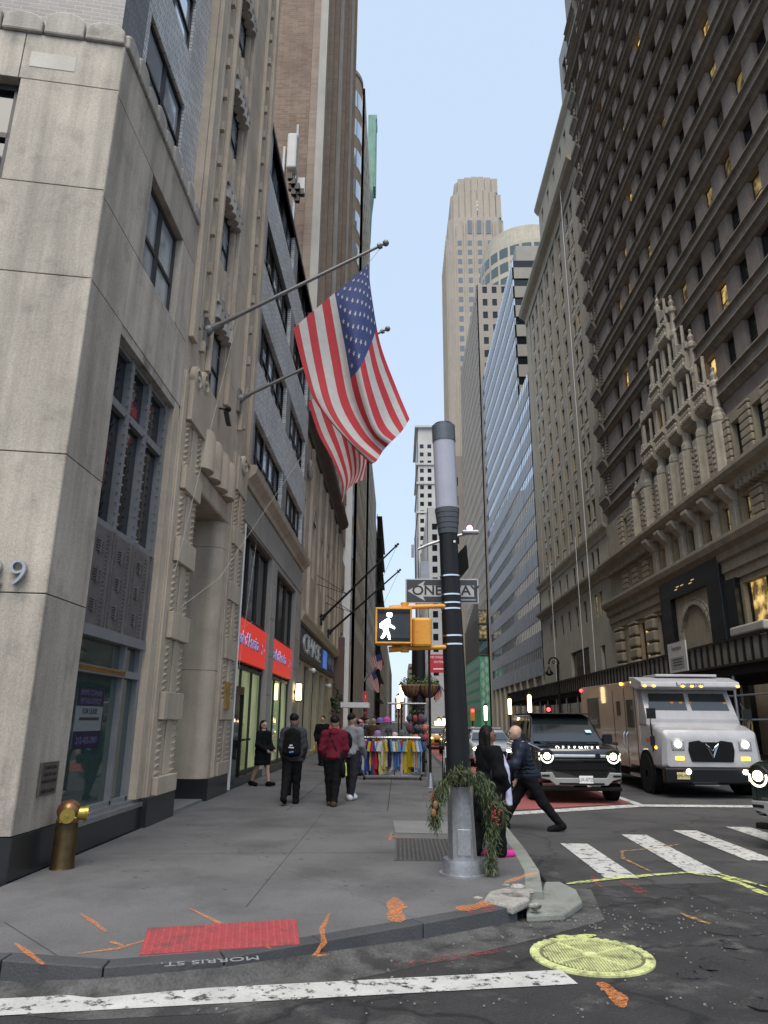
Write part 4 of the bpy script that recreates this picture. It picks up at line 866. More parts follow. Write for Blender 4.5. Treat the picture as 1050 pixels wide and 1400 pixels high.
# street awnings/windows right of portal hidden by the shed
# ============================================================ beige tower
BG=thing('beige_office_tower','beige stone office tower with paired sash windows and deep top cornice','building',(27,83,0))
k=MB(); k.box(XR+.4,44,65.8,99.8,.1,63); k.box(XR+.4,44,65.8,86,.1,72.8); k.build('core_wall',BEIGE,BG)
ccs=[94.1,91.5,87.4,83.7,80.0,76.3,72.05,70.1]; rws=[21.75+3.66*i for i in range(11)]
ops=[(c-.56,c+.56,z,z+2.05) for c in ccs for z in rws]
k=MB(); G.sheet(k,65.8,99.8,19.9,62.6,ops,.32); k.build('wall',BEIGE,BG,fix=False)
wf=winmesh('bg',1.12,2.05,.07,.08,[(1.0,.09)],[],FRAME); wq=[panemesh('bg%d'%i,1.12,2.05,M) for i,M in enumerate((GLASS,GLASSW,GLASSW,GLASSW,LITD))]
for c in ccs:
    for i,z in enumerate(rws):
        inst('window',wf,BG,G.P(c,z,-.22),G.rz+math.pi,[('pane',wq[random.choice((0,1,2,3)) if random.random()<.88 else 4])])
        q=None
for c0 in [97,89.4,85.5,81.8,78.1,74.2,68]:
    q=MB(); G.slab(q,c0-.65,c0+.65,20.2,62.4,0,.12); q.build('pilaster',BEIGE,BG,fix=False)
k=MB()
for c in ccs:
    for z in rws: G.slab(k,c-.5,c+.5,z-1.15,z-.35,0,.05); G.slab(k,c-.66,c+.66,z-.12,z,0,.1)
k.split('spandrel_panel',BEIGEL,BG,fix=False)
ops2=[(c-.56,c+.56,16.75,18.65) for c in ccs]+[(c-.56,c+.56,11.9,14.2) for c in ccs]+[(76,84,5.2,9.4),(70,71.4,6,9),(90.5,92,6,9)]
k=MB(); G.sheet(k,65.8,99.8,.15,19.9,ops2,.32); k.build('base_wall',BEIGEL,BG,fix=False)
wf=winmesh('bgb',1.12,1.9,.07,.08,[(.95,.08)],[],FRAME); pg=[panemesh('bgb%d'%i,1.12,1.9,M) for i,M in enumerate((GLASS,LITD,GLASS))]
for c in ccs:
    inst('window',wf,BG,G.P(c,16.75,-.22),G.rz+math.pi,[('pane',pg[0])])
    o=inst('window',wf,BG,G.P(c,11.9,-.22),G.rz+math.pi,[('pane',random.choice(pg))]); o.scale.z=1.2
for a,b,c,d in ops2[-3:]:
    q=MB(); G.slab(q,a,b,c,d,-.36,-.3); q.build('shop_window',GLASS,BG)
for z,p in ((19.9,.5),(15.9,.75)):
    q=MB(); G.mould(q,65.8,100.1,[(0,z-.75),(.12,z-.75),(.2,z-.3),(p,z-.05),(p+.05,z+.2),(0,z+.3)]); q.build('belt_cornice',BEIGEL,BG)
q=MB(); G.mould(q,65.8,98.9,[(0,61.2),(.2,61.2),(.3,62.3),(1.0,62.7),(1.25,63.1),(1.25,63.5),(0,63.7)]); q.build('top_cornice',BEIGE,BG)
k=MB(); ops=[(c-.56,c+.56,z,z+2.05) for c in (84,80.3,76.6,72.9,70.3) for z in (65.2,68.9)]; G.sheet(k,65.8,86.2,63.6,72.6,ops,.3); k.build('upper_wall',BEIGE,BG,fix=False)
for a,b,c,d in ops:
    q=MB(); G.slab(q,a,b,c,d,-.3,-.22); q.build('window',GLASSW,BG,fix=False)
q=MB(); G.mould(q,65.8,86.6,[(0,71.8),(.3,72.2),(.55,72.6),(.55,73),(0,73.1)]); q.build('roof_cornice',BEIGE,BG)
for y in (70.6,74.9,88.2):
    q=MB(); q.tube((XR-.9,y,5.3),(XR-.9,y,64 if y<72 else 21),.035,.035,6); q.build('pipe',WHITEP,BG)
# ============================================================ striped office
ST=thing('striped_steel_office','blue grey ribbed steel office with continuous dark ribbon windows, stepped roof','building',(30,128,0))
def striped(y0,y1,z1,xo=0,z00=8.0,nm=0):
    FS=Fac((XR+xo,0,0),(0,1,0),(-1,0,0)); SS=Fac((0,y0,0),(1,0,0),(0,-1,0)); z=z00; i=0
    k=MB(); k.box(XR+xo+.35,48,y0+.35,y1,.1,z1-.3); k.build('core_wall',TANCON,ST)
    while z<z1-1:
        zt=min(z+2.25,z1)
        q=MB(); FS.slab(q,y0,y1,z,zt,-.3,.0); y=y0
        while y<y1-.4: FS.slab(q,y,y+.18,z,zt,0,.07); y+=1.5
        q.build('steel_spandrel',STEELP,ST,fix=False)
        q=MB(); SS.slab(q,XR+xo,44,z,zt,-.3,0); q.build('end_spandrel',mat('tan_steel_panel',(.23,.215,.185),.5,var=.1,vs=.4),ST,fix=False)
        if zt<z1:
            q=MB(); FS.slab(q,y0+.2,y1-.1,zt,zt+1.6,-.30,-.05); q.build('ribbon_window',GLASSW,ST,fix=False)
            q=MB(); SS.slab(q,XR+xo+.2,44,zt,zt+1.6,-.32,-.26); q.build('end_window',GLASS,ST,fix=False)
            q=MB(); y=y0+.2
            while y<y1: FS.slab(q,y,y+.09,zt,zt+1.6,-.05,-.02); y+=1.5
            tag(q.build('mullions',BLACKM,ST,fix=False),kind='stuff')
        z+=3.85; i+=1
striped(100.4,109.3,54.2); striped(109.4,156,81.5); 
q=MB(); q.box(XR+2.5,46,118,156,81,90.5); q.build('plant_storey',mat('tan_steel_panel',(.23,.215,.185),.5,var=.1,vs=.4),ST)
q=MB(); q.box(XR+2.44,XR+2.5,119,156,83.5,86.2); q.build('louvre_strip',GLASS,ST)
k=MB(); k.box(XR+.8,48,100.4,156,.1,8); k.build('ground_storey',mat('dark_lobby_stone',(.10,.09,.08),.6),ST)
for i in range(9):
    q=MB(); q.box(XR-.02,XR+.9,101+i*6.2,102.0+i*6.2,.1,8.0); q.build('concrete_pier',BEIGEL,ST)
# curved-top building behind
CB=thing('curved_top_building','pale tower with a curved glazed top storey behind the striped office','building',(36,165,0))
k=MB(); k.lathe([(13.5,0),(13.5,128.5),(12.9,129),(12.9,131.5),(12,132),(12,134)],(37.0,178.5,0),48); k.build('curved_wall',BEIGEL,CB,smooth=True)
for z in [92+4.6*i for i in range(8)]:
    for i in range(14):
        a0=R_(170+i*14); q=MB()
        for j in range(3):
            t0=a0+R_(11)*j/3; t1=a0+R_(11)*(j+1)/3; q.quad(*[(37.0+13.55*math.cos(t),178.5+13.55*math.sin(t),zz) for t,zz in ((t0,z),(t1,z),(t1,z+2.9),(t0,z+2.9))])
        q.build('window',GLASSG,CB,fix=False)
# grid slab, art deco tower, far white tower and others
block('grid_window_slab','long tan slab building with a fine grid of small windows past striped office',19.5,30,156.6,206,108,GRIDST,1,fr(12,106,3.5),fr(158,205,2.1),1.15,1.9,GLASS,([21.5,23.9,26.3,28.7],fr(84,106,3.6),1.2,1.9))
DT=thing('art_deco_tower','tall slender limestone art deco tower with stepped crown and arched crown window','building',(30,250,0))
def chamf(x0,x1,y0,y1,c,z0,z1,M,nm):
    q=MB(); q.prism([(x0+c,y0,z0),(x1-c,y0,z0),(x1,y0+c,z0),(x1,y1-c,z0),(x1-c,y1,z0),(x0+c,y1,z0),(x0,y1-c,z0),(x0,y0+c,z0)],(0,0,z1-z0)); return q.build(nm,M,DT)
chamf(18.0,40.2,228.5,258,2.0,.1,178,TOWERST,'tower_shaft'); chamf(18.5,39.8,229,257,2.2,178,187,TOWERST,'setback'); chamf(19.8,39.2,229.6,256,2.4,187,199,TOWERST,'setback'); chamf(21.4,38.1,230.2,255,2.6,199,205.5,TOWERST,'crown')
SD=Fac((0,228.5,0),(1,0,0),(0,-1,0)); WD=Fac((18.0,0,0),(0,1,0),(-1,0,0))
XS=[22.6,26.4,30.2,34.0,37.2]
for i,x in enumerate([20.4,24.2,28.0,31.8,35.3,38.6]):
    q=MB(); SD.slab(q,x,x+.6,.1,183+3*math.sin(i*.6),0,.4); q.build('fluted_rib',TOWERST,DT,fix=False)
for i in range(10):
    q=MB(); y=231+i*2.7; WD.slab(q,y,y+.7,.1,180,0,.45); q.build('fluted_rib',TOWERST,DT,fix=False)
q=MB()
for z in fr(20,174,4.05):
    for x in XS: SD.slab(q,x-.8,x+.8,z,z+2.2,-.05,.05)
    for i in range(9): WD.slab(q,232.6+i*2.7,233.5+i*2.7,z,z+2.1,-.05,.06)
TOWG=mirrorglass('tower_glass',(.16,.18,.20),.35); tag(q.build('windows',TOWG,DT,fix=False),kind='stuff')
for x in (26.6,30.2,33.8):
    q=MB(); q.box(x-.8,x+.8,228.85,229.2,179.5,185.5); q.build('window',TOWG,DT)
q=MB(); A=archpts(30.2,1.5,193.6); q.prism([(x,229.45,z) for x,z in A]+[(28.7,229.45,189),(31.7,229.45,189)],(0,.4,0)); q.build('arched_window',TOWG,DT)
for i in range(8):
    q=MB(); x=20.6+i*2.35; q.box(x,x+1.9,229.3,230.6,187,197.5+3*math.sin(i/7*math.pi)); q.build('fluted_rib',TOWERST,DT)
for i in range(6):
    q=MB(); x=22.6+i*2.6; q.box(x,x+2.35,229.9,231,199,205.6+1.0*math.sin(i/5*math.pi)); q.build('crown_fin',TOWERST,DT)
block('dark_windowed_block','plain grey brown block with columns of dark windows beyond the pole',14.6,40,210,227.5,82,GRIDST,1,fr(10,78,3.8),fr(211,227,2.4),1.2,2,GLASS,([17.6,21.6,25.6],fr(10,78,6.2),1.5,3.0))
WT=block('white_terracotta_tower','distant white terracotta tower with cornices and flat roof',11.0,40,400,460,174,WHITEST,1,fr(14,160,4.4),fr(402,458,4),1.6,2.4,GLASS,(fr(13.5,39,4.6),fr(14,160,5.2),2.3,2.6))[0]
for z,p in ((174,1.6),(150,.9),(138,.7),(120,.6),(60,.8)):
    q=MB(); q.box(11-p,40,400-p,460,z-1.2,z); q.build('cornice',WHITEST,WT)
block('far_grey_block','low distant grey block in the gap at the end of street',6.5,40,480,560,38,TANCON,1,fr(6,36,4),fr(482,558,5),2,2,GLASS,(fr(8,38,4),fr(6,36,4),2,2))
block('far_classical_block','distant pale block with a projecting classical cornice behind the pole',12.4,38,300,398,92,WHITEST,1,fr(10,84,4.4),fr(302,396,4),1.8,2.4,GLASS,([15.5,20,24.5,29],fr(10,84,4.8),2.2,2.8))
block('brick_end_block','small distant brick building closing the end of the street',-3.2,5.5,620,680,20,BBRICK,1,fr(4,18,4),fr(622,678,5),2,2,GLASS,(fr(-2,5,2.4),fr(4,18,4),1.4,2.2))
# green hoarded glass building
GH=thing('hoarded_glass_building','narrow glass building wrapped in green printed hoarding at its lower storeys','building',(21,163,0))
GRN=mat('green_hoarding',(.10,.36,.20),.6,var=.15,vs=.4); GRP=mat('grey_hoarding_print',(.36,.44,.42),.6,var=.1)
q=MB(); q.box(17.6,19.4,157,190,.1,24); q.build('glass_body',GLASSG,GH); q=MB(); q.box(17.52,19.5,156.9,190,.1,15.5); q.build('hoarding',GRN,GH)
q=MB()
for i in range(2):
    for j in range(6):
        x=17.75+i*.85; z=3.4+j*2.0+(i%2); q.add([(x,156.86,z),(x+.42,156.86,z+.95),(x+.84,156.86,z),(x+.42,156.86,z-.95)],[(0,1,2,3)])
for i in range(13):
    for j in range(5):
        q.quad((17.48,158+i*2.4,4+j*2.3),(17.48,159.6+i*2.4,4+j*2.3),(17.48,159.6+i*2.4,5.6+j*2.3),(17.48,158+i*2.4,5.6+j*2.3))
q.build('hoarding_print',GRP,GH,fix=False)
for z,M in ((15.7,GLASSG),(19.2,LITD),(22.6,LITD)):
    q=MB(); q.box(17.7,19.2,156.8,156.95,z,z+2.8); q.build('window',M,GH)
q=MB()
for i in range(14): q.box(17.4,17.6,157+i*2.4,157.3+i*2.4,15.5,24+.4*(13-i)); 
for z in (15.5,18.9,22.2,25.2): q.box(17.4,19.45,156.7,157,z,z+.25)
q.build('mullion',mat('dark_steel_fin',(.07,.065,.06),.5),GH,fix=False)
# ============================================================ sidewalk shed along the right pavement
SS=thing('sidewalk_shed','long black sidewalk shed with slatted parapet on pipe posts','sidewalk shed',(16.5,52,.15))
q=MB(); q.box(14.5,19.2,23,98,3.75,4.15); q.build('deck',BLACKR,SS)
q=MB(); q.box(14.42,14.5,23,98,5.20,5.30); q.build('top_rail',BLACKM,SS); q=MB(); q.box(14.42,14.5,23,98,4.15,4.25); q.build('bottom_rail',BLACKM,SS)
sl_=MB(); sl_.box(-.03,.03,-.06,.06,0,.95); slm=sl_.mesh('slat',BLACKM,fix=False)
y=23.2
while y<98: inst('slat',slm,SS,(14.46,y,4.25)); y+=.72
q=MB(); q.box(14.52,14.56,23,98,4.25,5.2); q.build('backing_panel',mat('weathered_plywood',(.17,.16,.135),.8,var=.25,vs=1.2),SS)
for i in range(19):
    for x in (14.6,18.6):
        q=MB(); q.tube((x,24+i*4,.15),(x,24+i*4,3.75),.07,.07,8); q.build('post',STEEL,SS)
for i in range(18):
    q=MB(); q.tube((14.62,24+i*4,1.9),(14.62,28+i*4,1.9),.04,.04,6); q.tube((14.62,24+i*4,2.9),(14.62,28+i*4,2.9),.04,.04,6); q.build('brace',STEEL,SS)
SGB=thing('shed_notice','white printed notice board hung on the black shed parapet','sign',(14.36,38.2,4.5))
q=MB(); q.box(14.34,14.40,36.2,38.6,4.25,5.75); q.build('board',mat('grey_white_board',(.45,.45,.44),.6,var=.1),SGB)
q=MB(); q.box(14.33,14.34,36.5,38.3,4.4,5.0); q.build('printed_panel',mat('grey_print',(.25,.25,.26),.6,var=.1),SGB)
text('board_lettering','Entrance',.36,(14.33,37.4,5.45),(0,-1,0),(0,0,1),INK,SGB,depth=.002)
q=MB()
for z in (4.86,4.72,4.58): q.box(14.325,14.33,36.8,38.0,z,z+.05)
q.split('small_print',INK,SGB)
q=MB(); q.box(14.46,14.9,28.5,31.5,5.35,5.75); q.build('pale_tarp',mat('pale_tarp',(.33,.31,.27),.8,var=.15),SS,bevel=.08)
# ============================================================ STREET FURNITURE
def px_(z): return .71-.14*(z-.15)/5.3         # the smart pole leans a little
SPY0=8.53
SPO_=thing('smart_pole','black smart street pole with frosted grey top and galvanised octagonal base','street pole',(.71,SPY0,.15))
ALU=mat('brushed_base_metal',(.36,.36,.38),.38,metal=.7,var=.18,vs=4,fine=.15,fs=30,streak=.15)
def seg(z0,z1,r0,r1,M,name,n=24,smooth=True,par=SPO_):
    q=MB(); q.tube((px_(z0),SPY0,z0),(px_(z1),SPY0,z1),r0,r1,n); return q.build(name,M,par,smooth=smooth)
q=MB(); q.lathe([(.265,.15),(.265,.168),(.225,.17),(.222,.28),(.218,.31),(.17,.315)],(.71,SPY0,0),28); q.build('base_flange',ALU,SPO_,smooth=True)
seg(.30,1.09,.158,.138,ALU,'octagonal_base',8,False)
q=MB(); q.box(.71-.07,.71+.075,SPY0-.160,SPY0-.150,.36,.62); q.build('hand_hole_cover',ALU,SPO_,bevel=.006)
seg(1.05,3.0,.138,.122,BLACKM,'lower_shaft'); seg(3.0,3.97,.118,.113,BLACKM,'upper_shaft')
for i in range(5): seg(3.97+i*.066,4.03+i*.066,.122+.007*i,.127+.007*i,mat('grey_louvre',(.085,.09,.10),.4,metal=.4),'louvre_ring')
seg(3.97,4.30,.112,.135,BLACKM,'louvre_core')
seg(4.30,5.20,.142,.142,mat('frosted_radome',(.34,.34,.40),.3,var=.05,vs=3,fine=.03,coat=.3),'frosted_radome'); seg(5.20,5.42,.150,.150,mat('grey_cap',(.10,.11,.125),.4,metal=.4),'top_cap'); seg(5.42,5.45,.135,.12,BLACKM,'cap_rim')
for z in (3.43,3.20,3.10,3.03,2.71,2.61): seg(z,z+.018,.126,.126,CHROME,'band_clamp')
q=MB(); q.box(px_(3.8)+.05,px_(3.8)+.075,SPY0-.125,SPY0-.10,3.84,3.865); q.build('bolt',WHITEP,SPO_)
# dark bracket plate on the far side
q=MB(); q.prism([(px_(3.6)+.12,SPY0+.25,3.45),(px_(3.6)+.26,SPY0+.3,3.62),(px_(3.6)+.24,SPY0+.3,3.92),(px_(3.6)+.12,SPY0+.25,3.78)],(.01,.04,0)); q.build('side_sign_plate',BLACKR,SPO_)
# one way sign
OW=thing('one_way_sign','black and white ONE WAY arrow sign strapped behind the smart pole','sign',(.53,8.75,3.1))
SGK=mat('sign_black',(.035,.035,.038),.45,var=.06); SGW=mat('sign_grey_white',(.40,.40,.40),.5,var=.08,vs=3)
cx,cy,cz=.535,8.75,3.30; q=MB(); q.box(cx-.455,cx+.455,cy-.004,cy+.004,cz-.155,cz+.155); q.build('plate',SGW,OW,bevel=.003)
q=MB(); q.box(cx-.44,cx+.44,cy-.0065,cy-.0045,cz-.14,cz+.14); q.build('black_field',SGK,OW)
ar=[(-.43,0),(-.21,.125),(-.235,.07),(.40,.07),(.40,-.07),(-.235,-.07),(-.21,-.125)]
q=MB(); q.prism([(cx+x,cy-.0068,cz+z) for x,z in ar],(0,-.0016,0)); q.build('arrow',SGW,OW)
text('lettering','ONE WAY',.165,(cx+.045,cy-.0098,cz+.002),(1,0,0),(0,0,1),INK,OW,depth=.001,sx=1.08,bold=.003)
q=MB(); q.box(cx+.22,cx+.42,cy-.0085,cy-.0075,cz-.115,cz-.105); q.build('small_print',SGW,OW)
# pedestrian signal
PS=thing('walk_signal','yellow framed pedestrian signal showing a white walking figure','pedestrian signal',(.15,8.45,2.5))
YEL=mat('signal_yellow',(.60,.26,.025),.45,var=.14,vs=4,fine=.08,tint=((.42,.17,.02),5,.55,.7))
X0,X1,Z0,Z1,YF=-.275,.155,2.60,3.02,8.30
q=MB(); q.box(X0,X1,YF+.02,YF+.26,Z0,Z1); q.build('housing',YEL,PS,bevel=.03)
for a in ((X0,X1,Z0,Z0+.022),(X0,X1,Z1-.022,Z1),(X0,X0+.022,Z0+.022,Z1-.022),(X1-.022,X1,Z0+.022,Z1-.022)):
    q=MB(); q.box(a[0],a[1],YF-.03,YF+.02,a[2],a[3]); q.build('visor_frame',YEL,PS,bevel=.006)
q=MB(); q.box(X0+.022,X1-.022,YF+.0,YF+.021,Z0+.022,Z1-.022); q.build('screen',mat('signal_screen',(.022,.026,.033),.35,var=.2,vs=9,fine=.2,fs=120),PS)
for i in range(3):
    q=MB(); z=(Z0+.03,Z0+.055,Z1-.06)[i]; q.box(X0+.03,X1-.03,YF-.012,YF-.006,z,z+.012); q.build('louvre_bar',BLACKM,PS)
WM=mat('lit_walk_symbol',(.9,.9,.9),.4,var=0,fine=0,emit=(1,1,.98),es=4.5)
wx,wz=-.165,2.66
def fig(pts): return [(wx+x*.0026,YF-.004,wz+z*.0026) for x,z in pts]
q=MB()
for pp in ([(-6,36),(-10,62),(2,84),(16,90),(24,84),(26,64),(46,50),(44,43),(20,54),(14,46),(14,40)],[(-6,44),(14,44),(10,26),(-8,-2),(-18,2),(-4,28)],[(0,44),(14,44),(22,20),(28,-2),(18,-4),(12,16)],[(-10,76),(2,82),(-6,64),(-8,46),(-22,48),(-22,64)]):
    q.prism(fig(pp),(0,-.004,0))
q.lathe([(.033,0),(.033,.004)],(wx+.055,YF-.004,wz+.278),16,axis=(0,-1,0)); q.build('walking_figure',WM,PS)
q=MB(); q.box(X1+.0,X1+.23,YF+.07,YF+.42,Z0-.02,Z1-.1); q.build('second_head',YEL,PS,bevel=.03)
for z in (3.055,2.57):
    q=MB(); q.tube((px_(z),SPY0-.06,z+.015),(-.08,YF+.16,z-.005),.028,.03,10); q.tube((-.12,YF+.16,z-.02),(.12,YF+.16,z),.036,.036,10); q.lathe([(.05,-.05),(.05,.05)],(.07,YF+.16,z),12); q.build('bracket_arm',YEL,PS,smooth=True)
# garland
GL=thing('evergreen_garland','drooping evergreen garland with red berries wrapped around the pole base','garland',(.75,8.45,.15))
NEED=[mat('needle_%d'%i,c,.7,var=.25,vs=12,fine=.1) for i,c in enumerate([(.055,.085,.030),(.085,.105,.035),(.035,.06,.028),(.12,.115,.05)])]
rnd=random.Random(11); pathp=[]
def gpath(keys,n):
    out=[]
    for a,b in zip(keys[:-1],keys[1:]):
        for i in range(n): t=i/n; out.append(tuple(a[j]+(b[j]-a[j])*t for j in range(4)))
    return out
pathp+=gpath([(.37,8.33,.68,.06),(.40,8.3,.95,.10),(.52,8.28,1.12,.11),(.68,8.27,1.22,.13),(.85,8.28,1.17,.15),(.98,8.34,1.02,.16),(1.02,8.38,.80,.14),(1.01,8.40,.55,.12),(1.0,8.40,.35,.11),(1.0,8.42,.18,.08)],24)
pathp+=gpath([(.52,8.28,1.1,.08),(.44,8.27,.85,.07),(.40,8.28,.62,.05)],14)+gpath([(.9,8.3,1.1,.1),(1.12,8.36,.9,.07),(1.17,8.4,.68,.04)],12)+gpath([(.52,8.75,1.08,.09),(.7,8.78,1.12,.09),(.9,8.74,1.08,.09)],12)
nb=MB()
for (x,y,z,r) in pathp:
    r*=.72
    for s in range(12):
        d=Vector((rnd.gauss(0,.8),rnd.gauss(0,.8),rnd.gauss(-.75,.7))).normalized(); p=Vector((x,y,z))+Vector((rnd.gauss(0,r*.45),rnd.gauss(0,r*.4),rnd.gauss(0,r*.45)))
        if abs(p.x-px_(p.z))<.15 and abs(p.y-SPY0)<.15: continue
        L_=rnd.uniform(.035,.11); w_=Vector((-d.y,d.x,.3)).normalized()*rnd.uniform(.003,.008); q=p+d*L_+Vector((0,0,-.02)); mI=rnd.choice((0,0,1,2,2,3))
        if q.z<.155: q.z=.156
        nb.add([p-w_*.4,p+d*L_*.5+w_,q,p+d*L_*.5-w_],[(0,1,2,3)],mI)
tag(nb.build('needles',NEED,GL,fix=False),kind='stuff')
q=MB(); q.path([(p[0],p[1],p[2]) for p in pathp[:216:12]],.014,6); q.build('stem',mat('twig',(.06,.045,.03),.8),GL)
BER=mat('red_berry',(.42,.02,.02),.3,var=.1)
q=MB()
for c,n in (((1.06,8.28,.80),22),((.37,8.26,.98),9)):
    for i in range(n): q.ball((c[0]+rnd.gauss(0,.035),c[1]+rnd.gauss(0,.03),c[2]+rnd.gauss(0,.045)),.009,n=6,k=4)
q.build('berries',BER,GL,fix=False)
for i,(x,z) in enumerate(((.40,.88),(.38,.80))):
    q=MB(); q.ball((x,8.22,z),.028,.028,.045,8,6); q.build('pine_cone',mat('pine_cone',(.20,.09,.035),.7,var=.3,vs=40),GL)
# brass standpipe
SN=thing('brass_standpipe','weathered brass twin-outlet fire standpipe standing against the granite plinth','standpipe',(-3.72,8.55,.15))
BRS=mat('tarnished_brass',(.085,.056,.024),.45,metal=.75,var=.28,vs=9,fine=.12,streak=.2); BRY=mat('polished_brass',(.48,.36,.09),.36,metal=.8,var=.12,vs=8); BRC=mat('copper_brown_head',(.22,.11,.055),.35,metal=.7,var=.2,vs=8)
hx,hy=-3.72,8.55
q=MB(); q.lathe([(.135,.15),(.125,.17),(.118,.60),(.112,.62),(.112,.66)],(hx,hy,0),24); q.build('standpipe_body',BRS,SN,smooth=True)
q=MB(); q.ball((hx,hy,.74),.128,.128,.12,20,12); q.lathe([(.118,.62),(.125,.65),(.1,.68)],(hx,hy,0),24); q.build('head',BRC,SN,smooth=True)
for dx,dy in ((.35,-.94),(.94,.34)):
    a=Vector((hx,hy,.72)); d=Vector((dx,dy,-.06)).normalized(); q=MB(); q.tube(a+d*.08,a+d*.165,.068,.072,18); q.tube(a+d*.165,a+d*.205,.078,.078,18); cp=q.build('outlet_cap',BRY,SN,smooth=True)
    u=d.orthogonal().normalized(); q=MB()
    for i in range(3):
        t=2*math.pi*i/3; v=(u*math.cos(t)+d.cross(u)*math.sin(t)); q.tube(a+d*.185+v*.07,a+d*.185+v*.098,.012,.010,8)
    q.tube(a+d*.2,a+d*.222,.02,.014,8); q.build('cap_lug',BRY,cp)
# ------------------------------------------------------------ flags
def bez(pts,t):
    n=len(pts)-1; f=min(int(t*n),n-1); u=t*n-f
    p0=pts[max(f-1,0)];p1=pts[f];p2=pts[f+1];p3=pts[min(f+2,n)]
    return tuple(.5*((2*b)+(-a+c)*u+(2*a-5*b+4*c-d)*u*u+(-a+3*b-3*c+d)*u**3) for a,b,c,d in zip(p0,p1,p2,p3))
FR=mat('flag_red',(.50,.035,.05),.75,var=.08,vs=6,fine=.06,fs=300); FW=mat('flag_white',(.55,.535,.52),.75,var=.08,vs=6,fine=.06,fs=300); FBL=mat('flag_blue',(.045,.065,.20),.75,var=.1,vs=6,fine=.06,fs=300)
for M in (FR,FW,FBL):          # thin cloth lets some light through
    t_=M.node_tree; b_=t_.nodes['Principled BSDF']; tr=t_.nodes.new('ShaderNodeBsdfTranslucent'); mxs=t_.nodes.new('ShaderNodeMixShader'); mxs.inputs[0].default_value=.3
    src=b_.inputs['Base Color'].links[0].from_socket; t_.links.new(src,tr.inputs[0]); o_=[n for n in t_.nodes if n.type=='OUTPUT_MATERIAL'][0]
    t_.links.new(b_.outputs[0],mxs.inputs[1]); t_.links.new(tr.outputs[0],mxs.inputs[2]); t_.links.new(mxs.outputs[0],o_.inputs[0])
def flag(label,Y,columns,parentless=True,nv=44,stars=True,base=None,group=None):
    """columns: curves from hoist to fly for u=0 (top of flag), .. 1 (bottom), each a list of (px,py,depth offset)"""
    def S(u,v):
        cs=[bez(c,v) for c in columns]; p=bez(cs,u); q=atY(p[0],p[1],Y); 
        f=Y+p[2]; return atY(p[0],p[1],f)
    T_=thing('national_flag',label,'flag',base or tuple(S(1,0)),group)
    nu=52; P=[[S(i/nu,j/nv) for j in range(nv+1)] for i in range(nu+1)]
    q=MB(); q.v=[tuple(p) for r in P for p in r]
    for i in range(nu):
        for j in range(nv):
            u,v=(i+.5)/nu,(j+.5)/nv; st=int(u*13); m_=2 if (st<7 and v<.4) else (0 if st%2==0 else 1)
            a=i*(nv+1)+j; q.f.append((a,a+nv+1,a+nv+2,a+1)); q.m.append(m_)
    q.build('cloth',[FR,FW,FBL],T_,fix=False,smooth='all')
    if stars:
        k=MB()
        for r in range(9):
            n=6 if r%2==0 else 5
            for c in range(n):
                u0=(r+1)/10*7/13; v0=.4*((c+.5)/6 if n==6 else (c+1)/6)
                for sgn in (1,-1):
                    ring=[]
                    for t in range(10):
                        rr=(.0215 if t%2==0 else .0088); a=math.pi*t/5
                        u=min(max(u0-rr*math.cos(a),0),1); v=min(max(v0+rr*.6*math.sin(a),0),1)
                        p=S(u,v); du=S(min(u+.01,1),v)-S(max(u-.01,0),v); dv=S(u,min(v+.01,1))-S(u,max(v-.01,0)); nn=du.cross(dv).normalized(); ring.append(p+nn*.012*sgn)
                    k.poly(ring)
        tag(k.build('stars',FW,T_,fix=False),kind='stuff')
    return T_
flag('large national flag hanging in a fold from the higher grey wall pole',12.67,[
    [(503,361,0),(509,410,.05),(520,470,.25),(540,525,.4),(560,573,.35)],
    [(490,373,.0),(498,425,-.05),(512,500,.05),(533,560,.22),(549,590,.22)],
    [(468,392,0),(482,455,-.20),(497,530,-.22),(515,585,-.15),(535,604,-.05)],
    [(452,405,0),(465,478,.08),(478,545,.10),(500,590,.06),(524,616,.08)],
    [(425,428,0),(437,500,.02),(452,558,-.10),(480,600,-.12),(515,630,-.05)],
    [(401,449,0),(415,505,.0),(431,549,-.05),(465,592,-.1),(507,635,.0)]],base=(-3.95,12.67,9.26))
flag('smaller gathered national flag drooping behind from the lower wall pole',15.75,[
    [(500,505,0),(502,545,.1),(505,590,.2),(503,625,.1),(498,655,.0)],
    [(475,520,0),(482,560,-.15),(490,600,-.2),(492,640,-.1),(484,662,-.1)],
    [(450,535,0),(463,575,.15),(474,615,.2),(480,650,.15),(474,672,.1)],
    [(421,549,0),(435,592,.0),(455,630,-.05),(468,664,.0),(466,692,.0)]],stars=False,base=(-3.95,15.75,9.2))
def wallpole(label,a,b,r,M,ball=True,grp=None):
    T_=thing('flagpole',label,'flagpole',a,grp); a=Vector(a); b=Vector(b); d=(b-a).normalized()
    q=MB(); q.tube(a,b,r,r*.6,10); q.build('pole',M,T_,smooth=True)
    q=MB(); q.lathe([(r*2.6,0),(r*2.4,.05),(r*1.6,.12),(r*1.3,.3)],a,12,axis=d); q.box(a.x-.05,a.x+.04,a.y-r*2.2,a.y+r*2.2,a.z-.35,a.z+.25); q.build('wall_bracket',M,T_)
    if ball: q=MB(); q.ball(b+d*.06,.07,n=12,k=8); q.build('ball_finial',M,T_,smooth=True); q=MB(); q.tube(b-d*.12,b-d*.05,r*1.4,r*1.4,8); q.build('truck',M,T_)
    return T_
GREYP=mat('grey_pole_paint',(.20,.195,.19),.5,metal=.4,var=.15)
tp1=atY(524,334,12.67); wallpole('grey wall flagpole above the entrance carrying the large flag',(-3.92,12.67,9.3),tp1,.048,GREYP)
